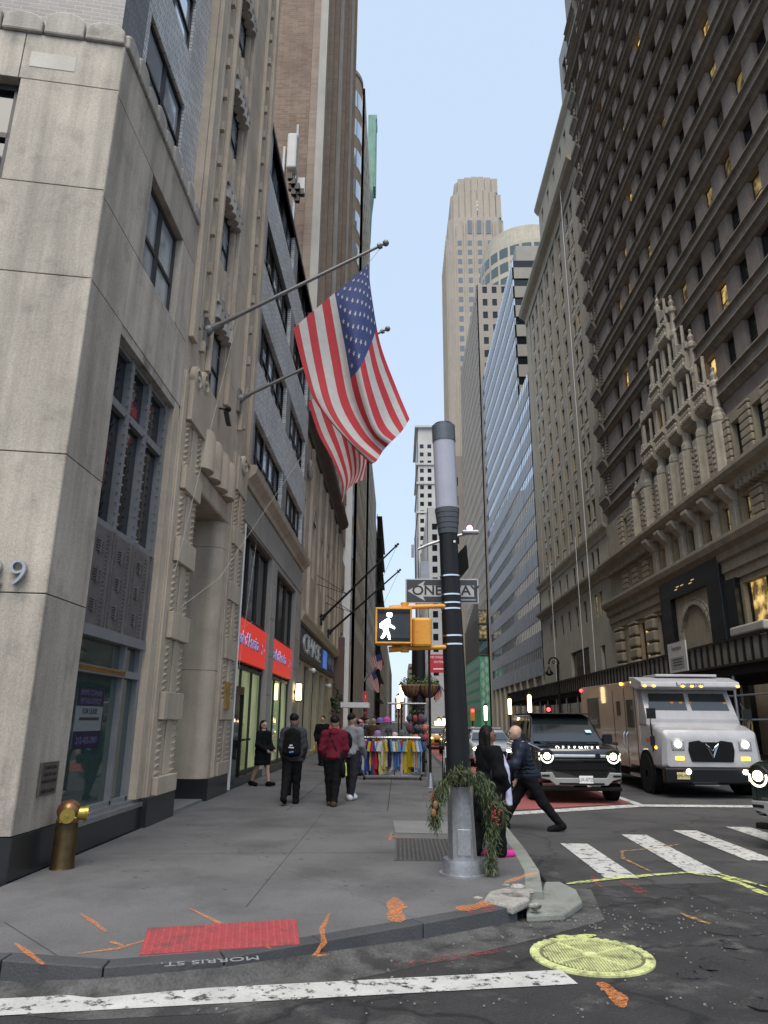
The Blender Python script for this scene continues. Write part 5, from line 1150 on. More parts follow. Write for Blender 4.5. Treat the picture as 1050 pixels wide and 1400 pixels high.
tp2=atY(527,451,15.75); wallpole('grey wall flagpole beyond the entrance carrying the gathered flag',(-3.92,15.75,9.25),tp2,.045,GREYP)
for lab,(x,y),(x2,y2),Y in (('bare black wall flagpole over the shop sign, nearer bank end',(440,846),(543,745),37.5),('bare black wall flagpole over the shop sign, beside the strip windows',(450,866),(546,780),41.5)):
    a=atY(x,y,Y); a.x=-4.1; b=atY(x2,y2,Y); w_=wallpole(lab,tuple(a),b,.07,BLACKM)
    q=MB(); 
    for dz in (1.0,.55): q.tube((-4.15,Y-2.2,a.z+dz+.9),a.lerp(b,.33),.018,.018,5)
    q.tube(b,a.lerp(b,.45)+Vector((.3,0,-2.2)),.01,.01,4); q.build('stay',BLACKM,w_)
# halyards and wires
HL=thing('flag_halyards','thin pale ropes running from the flagpoles down to wall cleats','rope',(-3.8,12.7,4)); ROPE=mat('pale_rope',(.45,.42,.36),.8,var=.1)
for a,b in (((-3.3,12.67,9.55),atX(237,790,-3.75)),((-3.2,15.75,9.5),atX(350,745,-3.8)),(atX(350,745,-3.8),atX(320,960,-3.85)),(atX(247,830,-3.8),atX(300,790,-3.6)),(atX(300,790,-3.6),atX(415,620,-3.5)),(atX(310,870,-3.85),atX(345,850,-3.8))):
    q=MB(); q.tube(a,b,.0045,.0045,5); q.build('rope',ROPE,HL)
q=MB(); q.tube(tp1,atY(503,361,12.67),.006,.006,5); q.tube(atY(425,540,15.75),atY(503,361,12.67)*.0+atY(402,449,12.67),.005,.005,4); q.build('rope',ROPE,HL)
# antennas on the brick tower
AN=thing('cell_antenna','pale grey panel antennas with black radio units mounted above the glazed brick parapet','antenna',(-4.9,27.9,19.6))
AM=mat('antenna_plastic',(.46,.455,.44),.6,var=.08); Ya=27.0
def apx(x0,x1,y0,y1,d0,d1,M,name,bev=.04):
    a=atY(x0,y1,Ya); b=atY(x1,y0,Ya); q=MB(); q.box(a.x,b.x,Ya+d0,Ya+d1,a.z,b.z); return q.build(name,M,AN,bevel=bev)
apx(392,408,188,235,-.3,.3,AM,'panel_antenna',.08); apx(384,390,195,232,.2,.6,AM,'panel_antenna'); apx(405,417,240,262,.1,.4,AM,'panel_antenna')
for i,(x,y) in enumerate(((394,240),(398,246),(403,252),(398,258),(394,250),(408,256),(402,264))): apx(x,x+7,y,y+8,-.2+.05*i,.05*i,BLACKM,'radio_unit',.01)
a=atY(401,275,Ya); q=MB(); q.tube((a.x,Ya+.2,19.4),(a.x,Ya+.2,a.z+4.5),.07,.07,8); q.tube((a.x-.6,Ya+.2,20.2),(a.x+.5,Ya+.2,20.2),.05,.05,8); q.build('mast',STEEL,AN)
# ------------------------------------------------------------ lamp post with baskets, arms
LP=thing('lamp_post','dark street lamp post with grey arm, pink signal lamp and two hanging baskets','lamp post',(.66,24.6,.15)); YL_=24.6
def xz(x,y): p=atY(x,y,YL_); return p
b0=xz(573,1062); t0=xz(569,735)
q=MB(); q.tube((b0.x,YL_,.15),(b0.x,YL_,4.6),.27,.22,16); q.build('pole_base',BLACKM,LP,smooth=True); q=MB(); q.tube((b0.x,YL_,4.5),(t0.x,YL_,t0.z),.09,.07,12); q.build('upper_pole',STEEL,LP,smooth=True)
m1=xz(569,752); e1=xz(615,735); e2=xz(645,728); q=MB(); q.path([m1,xz(585,745),e1,e2],.055,8); q.build('lamp_arm',STEEL,LP)
q=MB(); h=xz(641,728); q.box(h.x-.25,h.x+.35,YL_-.15,YL_+.15,h.z-.06,h.z+.06); q.build('lamp_head',STEEL,LP,bevel=.03); q=MB(); h=xz(642,722); q.ball((h.x,YL_,h.z),.1,n=10,k=8); q.build('pink_signal',mat('pink_lamp',(.8,.3,.6),.3,emit=(1,.35,.75),es=4),LP)
q=MB(); a=xz(573,768); c=xz(580,800); q.box(a.x+.05,a.x+.35,YL_-.1,YL_+.15,c.z,a.z); q.build('equipment_box',STEEL,LP); q=MB(); a=xz(563,745); q.box(a.x-.02,a.x+.08,YL_-.05,YL_+.05,a.z-.45,a.z); q.build('panel_antenna',STEEL,LP)
COIR=mat('coir_basket',(.22,.115,.06),.9,var=.25,vs=8,fine=.15,fs=30,bump=.4,bs=30)
LEAF=[mat('leaf_%d'%i,c,.6,var=.2,vs=6) for i,c in enumerate([(.06,.10,.03),(.10,.13,.04),(.035,.065,.02)])]
for cxp in (563,585):
    c=xz(cxp,938); q=MB(); q.lathe([(.09,-.38),(.22,-.30),(.33,-.14),(.37,.0),(.35,.03)],(c.x,YL_-.15,c.z),20); bk=q.build('hanging_basket',COIR,LP,smooth=True)
    q=MB()
    for i in range(16):
        t=2*math.pi*i/16; q.path([(c.x+r*math.cos(t),YL_-.15+r*math.sin(t),c.z+h) for r,h in ((.09,-.39),(.23,-.31),(.34,-.14),(.38,.01))],.008,5)
    q.build('basket_wire',BLACKM,bk)
    q=MB()
    for i in range(420):
        d=Vector((rnd.gauss(0,1),rnd.gauss(0,1),abs(rnd.gauss(0,.8)))).normalized(); p=Vector((c.x,YL_-.15,c.z+.02))+Vector((d.x*.36,d.y*.36,d.z*.34))*rnd.uniform(.3,1.1); s_=rnd.uniform(.02,.05); u=Vector((rnd.gauss(0,1),rnd.gauss(0,1),rnd.gauss(0,1))).normalized(); v=u.orthogonal().normalized()*.6
        q.add([p-u*s_,p+v*s_,p+u*s_,p-v*s_],[(0,1,2,3)],rnd.randrange(3))
    tag(q.build('basket_plants',LEAF,bk,fix=False),kind='stuff')
q=MB()
for i in range(500):
    z=rnd.uniform(.9,2.2); t=rnd.uniform(0,6.28); p=Vector((b0.x+.3*math.cos(t)*rnd.uniform(.8,1.2),YL_+.3*math.sin(t),z)); s_=rnd.uniform(.02,.06); u=Vector((rnd.gauss(0,1),rnd.gauss(0,1),rnd.gauss(-.6,1))).normalized(); v=u.orthogonal().normalized()*.3
    q.add([p-u*s_,p+v*s_,p+u*s_,p-v*s_],[(0,1,2,3)],rnd.randrange(3))
tag(q.build('pole_greenery',LEAF,LP,fix=False),kind='stuff')
# thin post with red sign
RP=thing('red_sign_post','thin black post on silver foot carrying small red parking sign','sign post',(.80,18.9,.15))
q=MB(); q.tube((.80,18.9,.15),(.80,18.9,4.25),.034,.034,10); q.build('post',BLACKM,RP); q=MB(); q.lathe([(.13,.15),(.10,.17),(.07,.35),(.04,.5)],(.80,18.9,0),14); q.build('post_foot',STEEL,RP,smooth=True)
q=MB(); q.box(.82,1.27,18.86,18.872,2.95,3.42); q.build('red_plate',mat('red_sign',(.45,.02,.03),.5,var=.08),RP,bevel=.003)
for i,(s_,z_) in enumerate((('NO STANDING',3.34),('ANYTIME',3.22))): text('lettering',s_,.085,(1.045,18.856,z_),(1,0,0),(0,0,1),WHITEP,RP,depth=.001,sx=.75)
q=MB(); q.box(.90,1.2,18.853,18.858,3.03,3.06); q.build('arrow_bar',WHITEP,RP)
# ------------------------------------------------------------ clothes rack
RK=thing('clothes_rack','chrome rolling rack of bright football shirts on the pavement','clothes rack',(-.15,21.3,.15)); yr=21.3
q=MB(); q.path([(-.98,yr,.27),(-.98,yr,1.28),(.62,yr,1.28),(.62,yr,.27)],.022,8); q.build('rack_frame',CHROME,RK)
q=MB(); q.box(-1.0,.66,yr-.25,yr-.21,.24,.28); q.box(-1.0,.66,yr+.21,yr+.25,.24,.28); q.box(-1.0,-.96,yr-.25,yr+.25,.24,.28); q.box(.62,.66,yr-.25,yr+.25,.24,.28); q.build('base_frame',CHROME,RK,fix=False)
for x in (-.96,.62):
    for y in (-.22,.22): q=MB(); q.lathe([(.055,-.02),(.055,.02)],(x,yr+y,.205),12,axis=(1,0,0)); q.build('caster',RUBBER,RK)
shc=[(.6,.6,.62),(.02,.05,.32),(.02,.05,.30),(.6,.36,.02),(.45,.02,.02),(.42,.02,.02),(.6,.42,.05),(.58,.55,.35),(.6,.6,.56),(.02,.02,.05),(.6,.6,.64),(.15,.2,.5),(.10,.25,.55),(.55,.56,.6),(.6,.42,.03),(.10,.02,.30),(.38,.03,.03),(.5,.38,.03),(.62,.42,.02),(.62,.22,.02),(.16,.34,.62),(.45,.5,.7)]
SHC=[mat('shirt_cloth_%d'%i,tuple(v*.72*(.8 if max(c)-min(c)>.2 and v==min(c) else 1) for v in c),.8,var=.1,vs=8) for i,c in enumerate(shc)]
COLN=['white','royal blue','deep blue','amber','red','dark red','gold','cream','off-white','navy black','pale white','slate blue','medium blue','silver white','yellow gold','purple','crimson','mustard','bright yellow','orange','azure','pale blue']
for i in range(22):
    x=-.92+i*1.46/21; T_=thing('hanging_shirt',f'{COLN[i]} football shirt hung on the chrome rack','shirt',(x,yr,.5),'shirts on the clothes rack')
    h=rnd.uniform(.72,.98); q=MB(); secs=[]; yw=rnd.choice((-1,1))*rnd.uniform(.45,.95); cw,sw=math.sin(yw),math.cos(yw)
    for j in range(9):
        t=j/8; z=1.23-h*t; w_=.035+.15*min(1,t*5)-.03*t+.012*math.sin(j*1.9+i); tk=.018+.016*t
        ring=[]
        for k_ in range(16):
            a=2*math.pi*k_/16; f=1+.30*t*math.sin(3*a+i*1.3+t*2); la=w_*math.sin(a); nb_=tk*math.cos(a)*f+.02*t*math.sin(a*4+i)
            ring.append((x+la*cw+nb_*sw,yr+la*sw-nb_*cw,z+.015*t*math.sin(a*2+i)))
        secs.append(ring)
    q.loft(secs); q.build('shirt_body',SHC[i],T_,smooth=True)
    for s in (-1,1):
        q=MB(); q.tube((x+s*.15*cw,yr+s*.15*sw,1.17),(x+s*.215*cw,yr+s*.215*sw,.90),.045,.05,8); q.build('sleeve',SHC[(i+3*(i%2))%22],T_,smooth=True)
    q=MB(); q.path([(x-.15*cw,yr-.15*sw,1.18),(x,yr,1.25),(x+.15*cw,yr+.15*sw,1.18)],.006,5); q.tube((x,yr,1.25),(x,yr,1.30),.005,.005,5); q.build('hanger',BLACKM,T_)
# stall behind the rack with hats and bags
SV=thing('souvenir_cart','dark souvenir cart hung with hats, scarves and bags behind the rack','cart',(.25,22.6,.15))
q=MB(); q.box(-.35,.85,22.3,23.2,.55,.62); q.box(-.35,.85,22.3,23.2,1.0,1.05); q.build('cart_shelf',BLACKM,SV)
q=MB()
for x in (-.33,.83):
    for y in (22.33,23.17): q.tube((x,y,.15),(x,y,2.25),.02,.02,8)
q.path([(-.33,22.33,2.25),(.83,22.33,2.25),(.83,23.17,2.25),(-.33,23.17,2.25),(-.33,22.33,2.25)],.02,8); q.build('cart_frame',STEEL,SV)
bagc=[(.05,.05,.06),(.30,.04,.05),(.12,.04,.07),(.06,.07,.10),(.09,.09,.08),(.5,.12,.08)]
for i in range(16):
    x=.35+.45*(i%4)/3; z=1.0+.27*(i//4); q=MB(); q.ball((x+rnd.uniform(-.05,.05),22.3,z),rnd.uniform(.07,.11),.1,rnd.uniform(.09,.17),8,6); q.v=[(a+rnd.uniform(-.012,.012),b_,c+rnd.uniform(-.012,.012)) for a,b_,c in q.v]; q.build('hanging_bag',mat('bag_cloth_%d'%(i%6),bagc[i%6],.7,var=.2),SV)
def hat(x,y,z,c,nm,lab,grp='hats over the rack'):
    T_=thing('hat',lab,'hat',(x,y,z),grp); M=mat('hat_'+nm,c,.8,var=.1); q=MB(); q.lathe([(.105,0),(.11,.04),(.1,.09),(.065,.125),(.01,.14)],(x,y,z),14); q.build('crown',M,T_,smooth=True); q=MB(); q.lathe([(.105,-.005),(.15,-.016),(.15,-.009),(.105,.005)],(x,y,z),14); q.build('brim',M,T_)
    q=MB(); q.tube((x,y,1.05),(x,y,z),.012,.012,6); q.build('hat_stand',STEEL,T_)
hat(-.35,22.2,1.72,(.45,.06,.28),'pink','bright pink hat topping the souvenir display'); hat(-.55,22.2,1.70,(.12,.10,.30),'purple','dark purple hat next to the pink hat'); hat(-.62,22.1,1.33,(.25,.15,.33),'lilac','lilac hat low on the souvenir display'); hat(-.30,22.1,1.40,(.03,.03,.035),'black','black hat low on the souvenir display'); hat(-.12,22.1,1.28,(.5,.35,.38),'pale','pale pink hat just above the rack rail'); hat(.1,22.1,1.35,(.07,.10,.09),'green','dark green hat above the rack rail')
# bicycle leaning by the kerb
BK=thing('bicycle','pale framed bicycle parked beside the thin sign post','bicycle',(1.25,19.6,.15))
def wheel(y,z,r,x=1.2):
    q=MB(); n=24
    for i in range(n):
        a,b=2*math.pi*i/n,2*math.pi*(i+1)/n; q.tube((x,y+r*math.cos(a),z+r*math.sin(a)),(x,y+r*math.cos(b),z+r*math.sin(b)),.02,.02,6)
    w_=q.build('wheel',RUBBER,BK); q=MB()
    for i in range(10): a=math.pi*i/10; q.tube((x,y+r*math.cos(a),z+r*math.sin(a)),(x,y-r*math.cos(a),z-r*math.sin(a)),.003,.003,4)
    q.build('spokes',STEEL,w_)
wheel(19.1,.5,.33); wheel(20.15,.5,.33)
q=MB(); A=[(1.2,19.15,.98),(1.2,19.62,.45),(1.2,19.85,1.0),(1.2,20.15,.5)]
for a,b in ((A[0],A[1]),(A[0],A[2]),(A[1],A[2]),(A[1],A[3]),(A[2],A[3]),(A[0],(1.2,19.1,.5)),(A[0],(1.2,19.18,1.12))): q.tube(a,b,.018,.018,8)
q.build('frame',mat('bike_white',(.5,.5,.5),.4),BK); q=MB(); q.tube((.92,19.2,1.14),(1.48,19.2,1.14),.014,.014,8); q.build('handlebar',BLACKM,BK); q=MB(); q.ball((1.2,19.88,1.06),.07,.13,.035,10,6); q.build('saddle',BLACKR,BK)
# ------------------------------------------------------------ lit street lanterns, crook lamp, signal, far flags
def lantern(p,lab,h=.55,pole=True,side=None):
    T_=thing('street_lantern',lab,'street lamp',(p.x,p.y,.15 if pole else p.z),'lit lanterns along the street'); q=MB(); q.lathe([(.09,-h/2),(.13,-h/2+.08),(.13,h/2-.08),(.09,h/2)],p,12); q.build('lamp_glass',LAMP,T_,smooth=True)
    q=MB(); q.lathe([(.2,h/2),(.12,h/2+.12),(.02,h/2+.22)],p,12); q.lathe([(.12,-h/2-.1),(.14,-h/2)],p,12); q.build('lamp_cap',BLACKM,T_)
    if pole: q=MB(); q.lathe([(.16,0),(.12,.3),(.06,.5),(.05,p.z-.15-h/2)],(p.x,p.y,.15),10); q.build('lamp_pole',BLACKM,T_)
for (x,y,Y,h,l) in ((549,948,46,1.0,'tall lit box lantern over the left pavement beyond the baskets'),(545,960,60,1.0,'small lit lantern beyond the tall box lantern'),(697,966,56,1.15,'lit lantern on the far pavement in front of the striped office'),(724,962,50,1.15,'lit lantern on the far pavement near the shed end'),(664,975,62,1.2,'lit lantern standing before the green hoarding'),(600,991,72,1.1,'left one of two small lit lanterns above the taxi'),(607,990,72,1.1,'right one of two small lit lanterns above the taxi')):
    lantern(atY(x,y,Y),l,h)
CK=thing('crook_lamp','black ornamental bishop crook street lamp in front of the beige tower','street lamp',(13.9,58,0)); pY=60
a=atY(765,960,pY); t_=atY(764,908,pY); q=MB(); q.tube((a.x,pY,0),(a.x,pY,t_.z),.14,.09,10); pts=[(t_.x,pY,t_.z)]
R0=atY(757,906,pY); r=abs(t_.x-R0.x)
for i in range(9): an=math.pi*i/8; pts.append((R0.x+r*math.cos(an),pY,t_.z+r*math.sin(an)*1.3))
q.path(pts,.07,8); q.build('post',BLACKM,CK); e=pts[-1]
q=MB(); q.lathe([(.05,0),(.10,-.2),(.30,-.45),(.34,-.6),(.1,-.75)],(e[0],e[1],e[2]-.2),12); q.build('lamp_bell',BLACKM,CK); q=MB(); q.path([(R0.x+.32*r*math.cos(i*.6)*(1-i*.06),pY,t_.z+.3*r+.4*r*math.sin(i*.6)*(1-i*.06)) for i in range(11)],.04,6); q.build('scrollwork',BLACKM,CK)
TL=thing('traffic_signal','small distant traffic signal on thin post before green hoarding','traffic signal',(7.2,62,0)); p=atY(646,977,62); q=MB(); q.box(p.x-.18,p.x+.18,61.9,62.1,p.z-.5,p.z+.5); q.build('signal_head',YEL,TL); q=MB(); q.tube((p.x,62,0),(p.x,62,p.z-.5),.06,.06,8); q.build('post',BLACKM,TL)
q=MB(); q.ball((p.x,61.85,p.z+.3),.12,n=8,k=6); q.build('red_light',REDL,TL)
RT=thing('red_tail_signal','small red signal light mounted under the shed','signal light',tuple(atY(750,970,48))); p=atY(750,970,48); q=MB(); q.ball(p,.13,n=8,k=6); q.build('lens',REDL,RT); q=MB(); q.box(p.x-.2,p.x+.2,48.05,48.3,p.z-.5,p.z+.3); q.build('signal_box',BLACKM,RT); q=MB(); q.tube((p.x,48.2,0),(p.x,48.2,p.z),.05,.05,6); q.build('post',BLACKM,RT)
for lab,Y,cols_,pa,pb in (('far national flag on a slanted pole, upper of two past the bank',64,[[(522,893,0),(523,905,.2),(521,918,0)],[(514,896,0),(516,908,.1),(517,914,0)],[(506,900,0),(511,909,0),(514,916,0)]],(497,930),(515,912)),('far striped flag on a slanted pole, lower of two past the bank',60,[[(512,917,0),(517,930,.1),(519,946,0)],[(508,920,0),(512,934,.1),(516,947,0)],[(504,922,0),(508,936,0),(513,944,0)]],(497,932),(513,913)),('far national flag hanging from the right side beside the red sign',75,[[(599,934,0),(604,945,.2),(603,953,0)],[(595,943,0),(598,950,.2),(598,958,0)],[(593,951,0),(595,956,0),(594,962,0)]],(612,951),(598,933))):
    f=flag(lab,Y,cols_,stars=False,nv=16); a=atY(*pa,Y); b=atY(*pb,Y); q=MB(); q.tube(a,b,.07,.05,6); q.build('flag_staff',GREYP,f)
NV=thing('hanging_sign','red vertical hanging sign with white characters over a pale canopy','sign',(-3.6,47,3)); Yn=46
for (x0,x1,y0,y1,s_) in ((497,502,945,960,'3'),(497,502,970,980,'NYC')):
    a=atY(x0,y1,Yn); b=atY(x1,y0,Yn); q=MB(); q.box(a.x,b.x,Yn-.05,Yn+.05,a.z,b.z); q.build('sign_panel',mat('red_sign_small',(.5,.05,.04),.5),NV); text('lettering',s_,.22,((a.x+b.x)/2,Yn-.055,(a.z+b.z)/2),(1,0,0),(0,0,1),WHITEP,NV,depth=.002,sx=.5 if len(s_)>1 else 1)
a=atY(485,970,Yn); b=atY(505,961,Yn); q=MB(); q.box(a.x-.8,b.x,Yn-1.2,Yn+1.2,a.z+.1,b.z); q.build('pale_canopy',WHITEP,NV)
for (x,y,Y,nm) in ((428,917,33.5,'white dome camera under the black sign beside the bank pier'),(450,938,41,'white dome camera under the blue emblem end of the black sign')):
    p=atX(x,y,-4.0); T_=thing('dome_camera',nm,'camera',p,'dome cameras on the shopfront'); q=MB(); q.ball((p.x,p.y,p.z),.13,n=12,k=8); q.build('dome',WHITEP,T_,smooth=True); q=MB(); q.box(p.x-.2,p.x-.05,p.y-.04,p.y+.04,p.z+.02,p.z+.1); q.build('bracket',WHITEP,T_)
p=atX(311,572,-3.75); T_=thing('security_camera','black security camera bracketed to the carved entrance wall','camera',p); q=MB(); q.obox(p,(.05,0,.0),(0,.06,0),(.04,0,-.16)); q.build('camera_body',BLACKM,T_); q=MB(); q.ball(p+Vector((0,0,.22)),.07,n=10,k=6); q.tube(p+Vector((0,0,.2)),p+Vector((-.25,0,.25)),.02,.02,6); q.build('bracket',BLACKM,T_)
WI=thing('dark_wall_wreath','dark hanging wrought-iron sign cluster at the shop corner','hanging sign',(-3.8,41,2.6)); q=MB()
for i in range(40): q.ball((-3.75+rnd.gauss(0,.14),43+rnd.gauss(0,.3),2.7+rnd.gauss(0,.45)),rnd.uniform(.06,.13),n=6,k=4)
q.build('wreath_leaves',LEAF[2],WI,fix=False)
# ============================================================ VEHICLES
def rr(hw0,hw1,z0,z1,y,r=.08,n=4,cx=0):
    """rounded section: half width hw0 at the bottom, hw1 at the top"""
    pts=[]
    for (sx,sz,a0) in ((1,0,-90),(1,1,0),(-1,1,90),(-1,0,180)):
        hw=hw1 if sz else hw0; c=(sx*(hw-r),(z1-r) if sz else (z0+r))
        for i in range(n+1):
            a=R_(a0+90*i/n); pts.append((cx+c[0]+r*math.cos(a),y,c[1]+r*math.sin(a)))
    return pts
class Car:
    def __init__(s,name,label,cat,X,Y,group=None): s.o=thing(name,label,cat,(X,Y,0),group); s.X=X; s.Y=Y
    def mv(s,mb): mb.v=[(x+s.X,y+s.Y,z) for x,y,z in mb.v]; return mb
    def part(s,mb,name,M,par=None,**k): return s.mv(mb).build(name,M,par or s.o,**k)
    def wheel(s,x,y,r,w,rim=None,spk=6):
        sg=1 if x>0 else -1
        q=MB(); q.lathe([(r*.62,-w/2),(r*.93,-w/2),(r,-w/2+.04),(r,w/2-.04),(r*.93,w/2),(r*.62,w/2)],(x,y,r),28,axis=(sg,0,0)); t=s.part(q,'wheel',RUBBER,smooth=True)
        q=MB(); q.lathe([(r*.62,-.02),(r*.62,w/2-.01),(r*.55,w/2-.02),(r*.5,w/2-.07),(r*.18,w/2-.05),(r*.16,w/2),(0,w/2)],(x,y,r),24,axis=(sg,0,0))
        for i in range(spk):
            a=2*math.pi*i/spk; c=Vector((x+sg*(w/2-.04),y+r*.34*math.cos(a),r+r*.34*math.sin(a))); q.obox(c,(.02,0,0),(0,r*.2*math.cos(a),r*.2*math.sin(a)),(0,-.03*math.sin(a),.03*math.cos(a)))
        s.part(q,'rim',rim or STEEL,t,smooth=True)
def plate(c,x,z,y,s_,par,col=WHITEP):
    q=MB(); q.box(x-.155,x+.155,y-.012,y,z-.08,z+.08); p=c.part(q,'licence_plate',col,par,bevel=.006)
    text('plate_lettering',s_,.105,(c.X+x,c.Y+y-.014,z-.003),(1,0,0),(0,0,1),INK,p,depth=.001,sx=.85)
GLC=glassmat('car_glass',(.012,.016,.018),ior=1.9,wob=.002)
def suv(X,Y,label,full=True,paint=None,group=None,name='parked_suv'):
    c=Car(name,label,'car',X,Y,group); PT=paint or mat('suv_black_paint',(.005,.007,.007),.15,metal=.0,var=.05,coat=1.,fine=0)
    q=MB(); q.loft([rr(.78,.80,.50,1.08,.0,.07),rr(.92,.93,.46,1.16,.05,.09),rr(.985,.97,.42,1.20,.22,.10),rr(.995,.97,.40,1.235,.7,.10),rr(.995,.96,.40,1.265,1.25,.10),rr(.995,.97,.40,1.25,2.2,.10),rr(.995,.97,.40,1.25,4.5,.10),rr(.95,.93,.45,1.22,4.72,.10)]); body=c.part(q,'body',PT,smooth=True)
    q=MB(); q.loft([rr(.90,.90,1.15,1.24,1.2,.03),rr(.90,.80,1.15,1.70,1.62,.06),rr(.90,.755,1.15,1.88,1.86,.07),rr(.90,.75,1.15,1.93,2.2,.08),rr(.90,.75,1.15,1.94,4.4,.08),rr(.88,.76,1.15,1.86,4.62,.08)]); cab=c.part(q,'cabin',PT,smooth=True)
    q=MB(); A=[(-.80,1.215,1.285),(.80,1.215,1.285),(.70,1.80,1.84),(-.70,1.80,1.84)]; q.poly(A); q.v=[(x,y-.035,z+.01) for x,y,z in q.v]; c.part(q,'windscreen',GLC,cab)
    for s in (-1,1):
        for (y0,y1) in ((1.75,2.75),(2.85,3.75),(3.85,4.5)):
            q=MB(); f=lambda z:(.905-(z-1.15)*.19)*s+s*.008; q.poly([(f(1.3),y0,1.30),(f(1.3),y1,1.30),(f(1.78),y1-.02,1.78),(f(1.78),y0+(.25 if y0<2 else .02),1.78)]); c.part(q,'side_window',GLC,cab,fix=False)
        q=MB(); q.loft([rr(.11,.11,1.26,1.46,1.42,.04,3,s*1.06),rr(.12,.12,1.25,1.47,1.50,.05,3,s*1.06),rr(.09,.09,1.28,1.44,1.58,.04,3,s*1.05)]); q.box(s*.92-.04,s*.92+.1*s,1.48,1.53,1.3,1.36); c.part(q,'mirror',BLACKM,smooth=True)
        for y in (.92,3.86):
            q=MB(); P_=[]
            for i in range(13): a=math.pi*i/12; P_.append((s*.99,y+.50*math.cos(a),.42+.50*math.sin(a)))
            for i in range(12,-1,-1): a=math.pi*i/12; P_.append((s*.99,y+.42*math.cos(a),.42+.42*math.sin(a)))
            q.prism(P_,(s*.035,0,0)); c.part(q,'wheel_arch',BLACKR)
            q=MB(); q.lathe([(.43,0),(.43,.02)],(s*.985,y,.42),20,axis=(s,0,0)); c.part(q,'arch_void',BLACKR)
            c.wheel(s*.90,y,.39,.27)
        q=MB(); q.box(min(s*.93,s*1.0),max(s*.93,s*1.0),1.5,3.3,.36,.44); c.part(q,'side_step',BLACKM)
    # bonnet
    q=MB(); q.loft([rr(.66,.64,1.16,1.205,.16,.02),rr(.68,.66,1.20,1.262,.6,.03),rr(.70,.68,1.22,1.290,1.15,.03)]); c.part(q,'bonnet',PT,body,smooth=True)
    for s in (-1,1):
        q=MB(); q.box(s*.42-.14,s*.42+.14,.55,.95,1.255,1.282); c.part(q,'bonnet_panel',BLACKM,body,bevel=.008)
    for i,ch in enumerate('DEFENDER' if full else ''): text('bonnet_lettering',ch,.10,(X-.46+i*.131,Y+.115,1.185),(1,0,0),(0,.55,.85),CHROME,body,depth=.004,sx=1.1)
    # face
    q=MB(); q.box(-.60,.60,-.03,.02,.985,1.045); c.part(q,'grille_bar',mat('satin_silver',(.55,.56,.58),.3,metal=.6),body,bevel=.012)
    q=MB(); q.lathe([(.06,0),(.06,.012)],(.40,-.03,1.015),16,axis=(0,-1,0)); c.part(q,'round_badge',BLACKM,body)
    q=MB(); q.box(-.62,.62,-.02,.03,.70,.975); c.part(q,'grille',BLACKR,body,bevel=.02)
    q=MB(); q.box(-.58,.58,-.045,-.02,.90,.945); c.part(q,'lower_grille_bar',PT,body,bevel=.01)
    SLV=mat('silver_skid_plate',(.30,.295,.29),.45,metal=.3,var=.08)
    q=MB(); q.prism([(x,-.05,z) for x,z in [(-.90,.66),(-.64,.67),(-.57,.55),(.57,.55),(.64,.67),(.90,.66),(.88,.54),(.70,.50),(.58,.40),(-.58,.40),(-.70,.50),(-.88,.54)]],(0,.10,0)); c.part(q,'skid_plate',SLV,body,bevel=.012)
    q=MB(); q.box(-.5,.5,-.057,-.04,.41,.45); c.part(q,'lower_intake',BLACKR,body)
    q=MB(); q.box(-.9,.9,-.02,.12,.28,.36); c.part(q,'valance',BLACKR,body,bevel=.02)
    if full: plate(c,.10,.52,-.055,'LIX-0725',body)
    for s in (-1,1):
        q=MB(); q.box(s*.79-.085,s*.79+.085,-.06,-.045,.575,.615); c.part(q,'fog_lamp',BLACKM,body)
        q=MB(); q.lathe([(.17,0),(.17,.03),(.15,.045)],(s*.74,.0,1.0),20,axis=(0,-1,0)); hl=c.part(q,'headlamp',BLACKM,body)
        q=MB(); q.lathe([(.075,0),(.07,.03),(.03,.045)],(s*.74,-.035,1.01),16,axis=(0,-1,0)); c.part(q,'lamp_lens',HEAD,hl,smooth=True)
        q=MB()
        for i in range(20):
            a0,a1=R_(165+i*10.5),R_(165+(i+1)*10.5); q.prism([(s*.74+r*math.cos(a),-.047,1.0+r*math.sin(a)) for r,a in ((.115,a0),(.145,a0),(.145,a1),(.115,a1))],(0,-.008,0))
        c.part(q,'light_ring',DRL,hl)
        for dz in (.05,-.05):
            q=MB(); q.box(s*.885-.03,s*.885+.03,-.02,.03,1.0+dz-.03,1.0+dz+.03); c.part(q,'corner_light',DRL,hl,bevel=.01)
    q=MB(); q.box(-.72,.72,1.6,4.5,1.935,1.965); c.part(q,'roof_panel',BLACKM,cab,bevel=.012)
    q=MB(); q.tube((-.6,1.235,1.30),(.0,1.32,1.40),.012,.012,6); q.tube((.05,1.235,1.30),(.6,1.32,1.40),.012,.012,6); c.part(q,'wiper',BLACKR,cab)
    q=MB(); q.poly([(.52,1.36,1.52),(.66,1.36,1.52),(.64,1.42,1.585),(.50,1.42,1.585)]); q.v=[(x,y-.012,z-.02) for x,y,z in q.v]; c.part(q,'windscreen_sticker',mat('pale_cyan_sticker',(.4,.6,.62),.5),cab,fix=False)
    return c
suv(4.08,16.95,'black boxy off-road car with lit round headlamps waiting at the stop line',name='off_road_car')
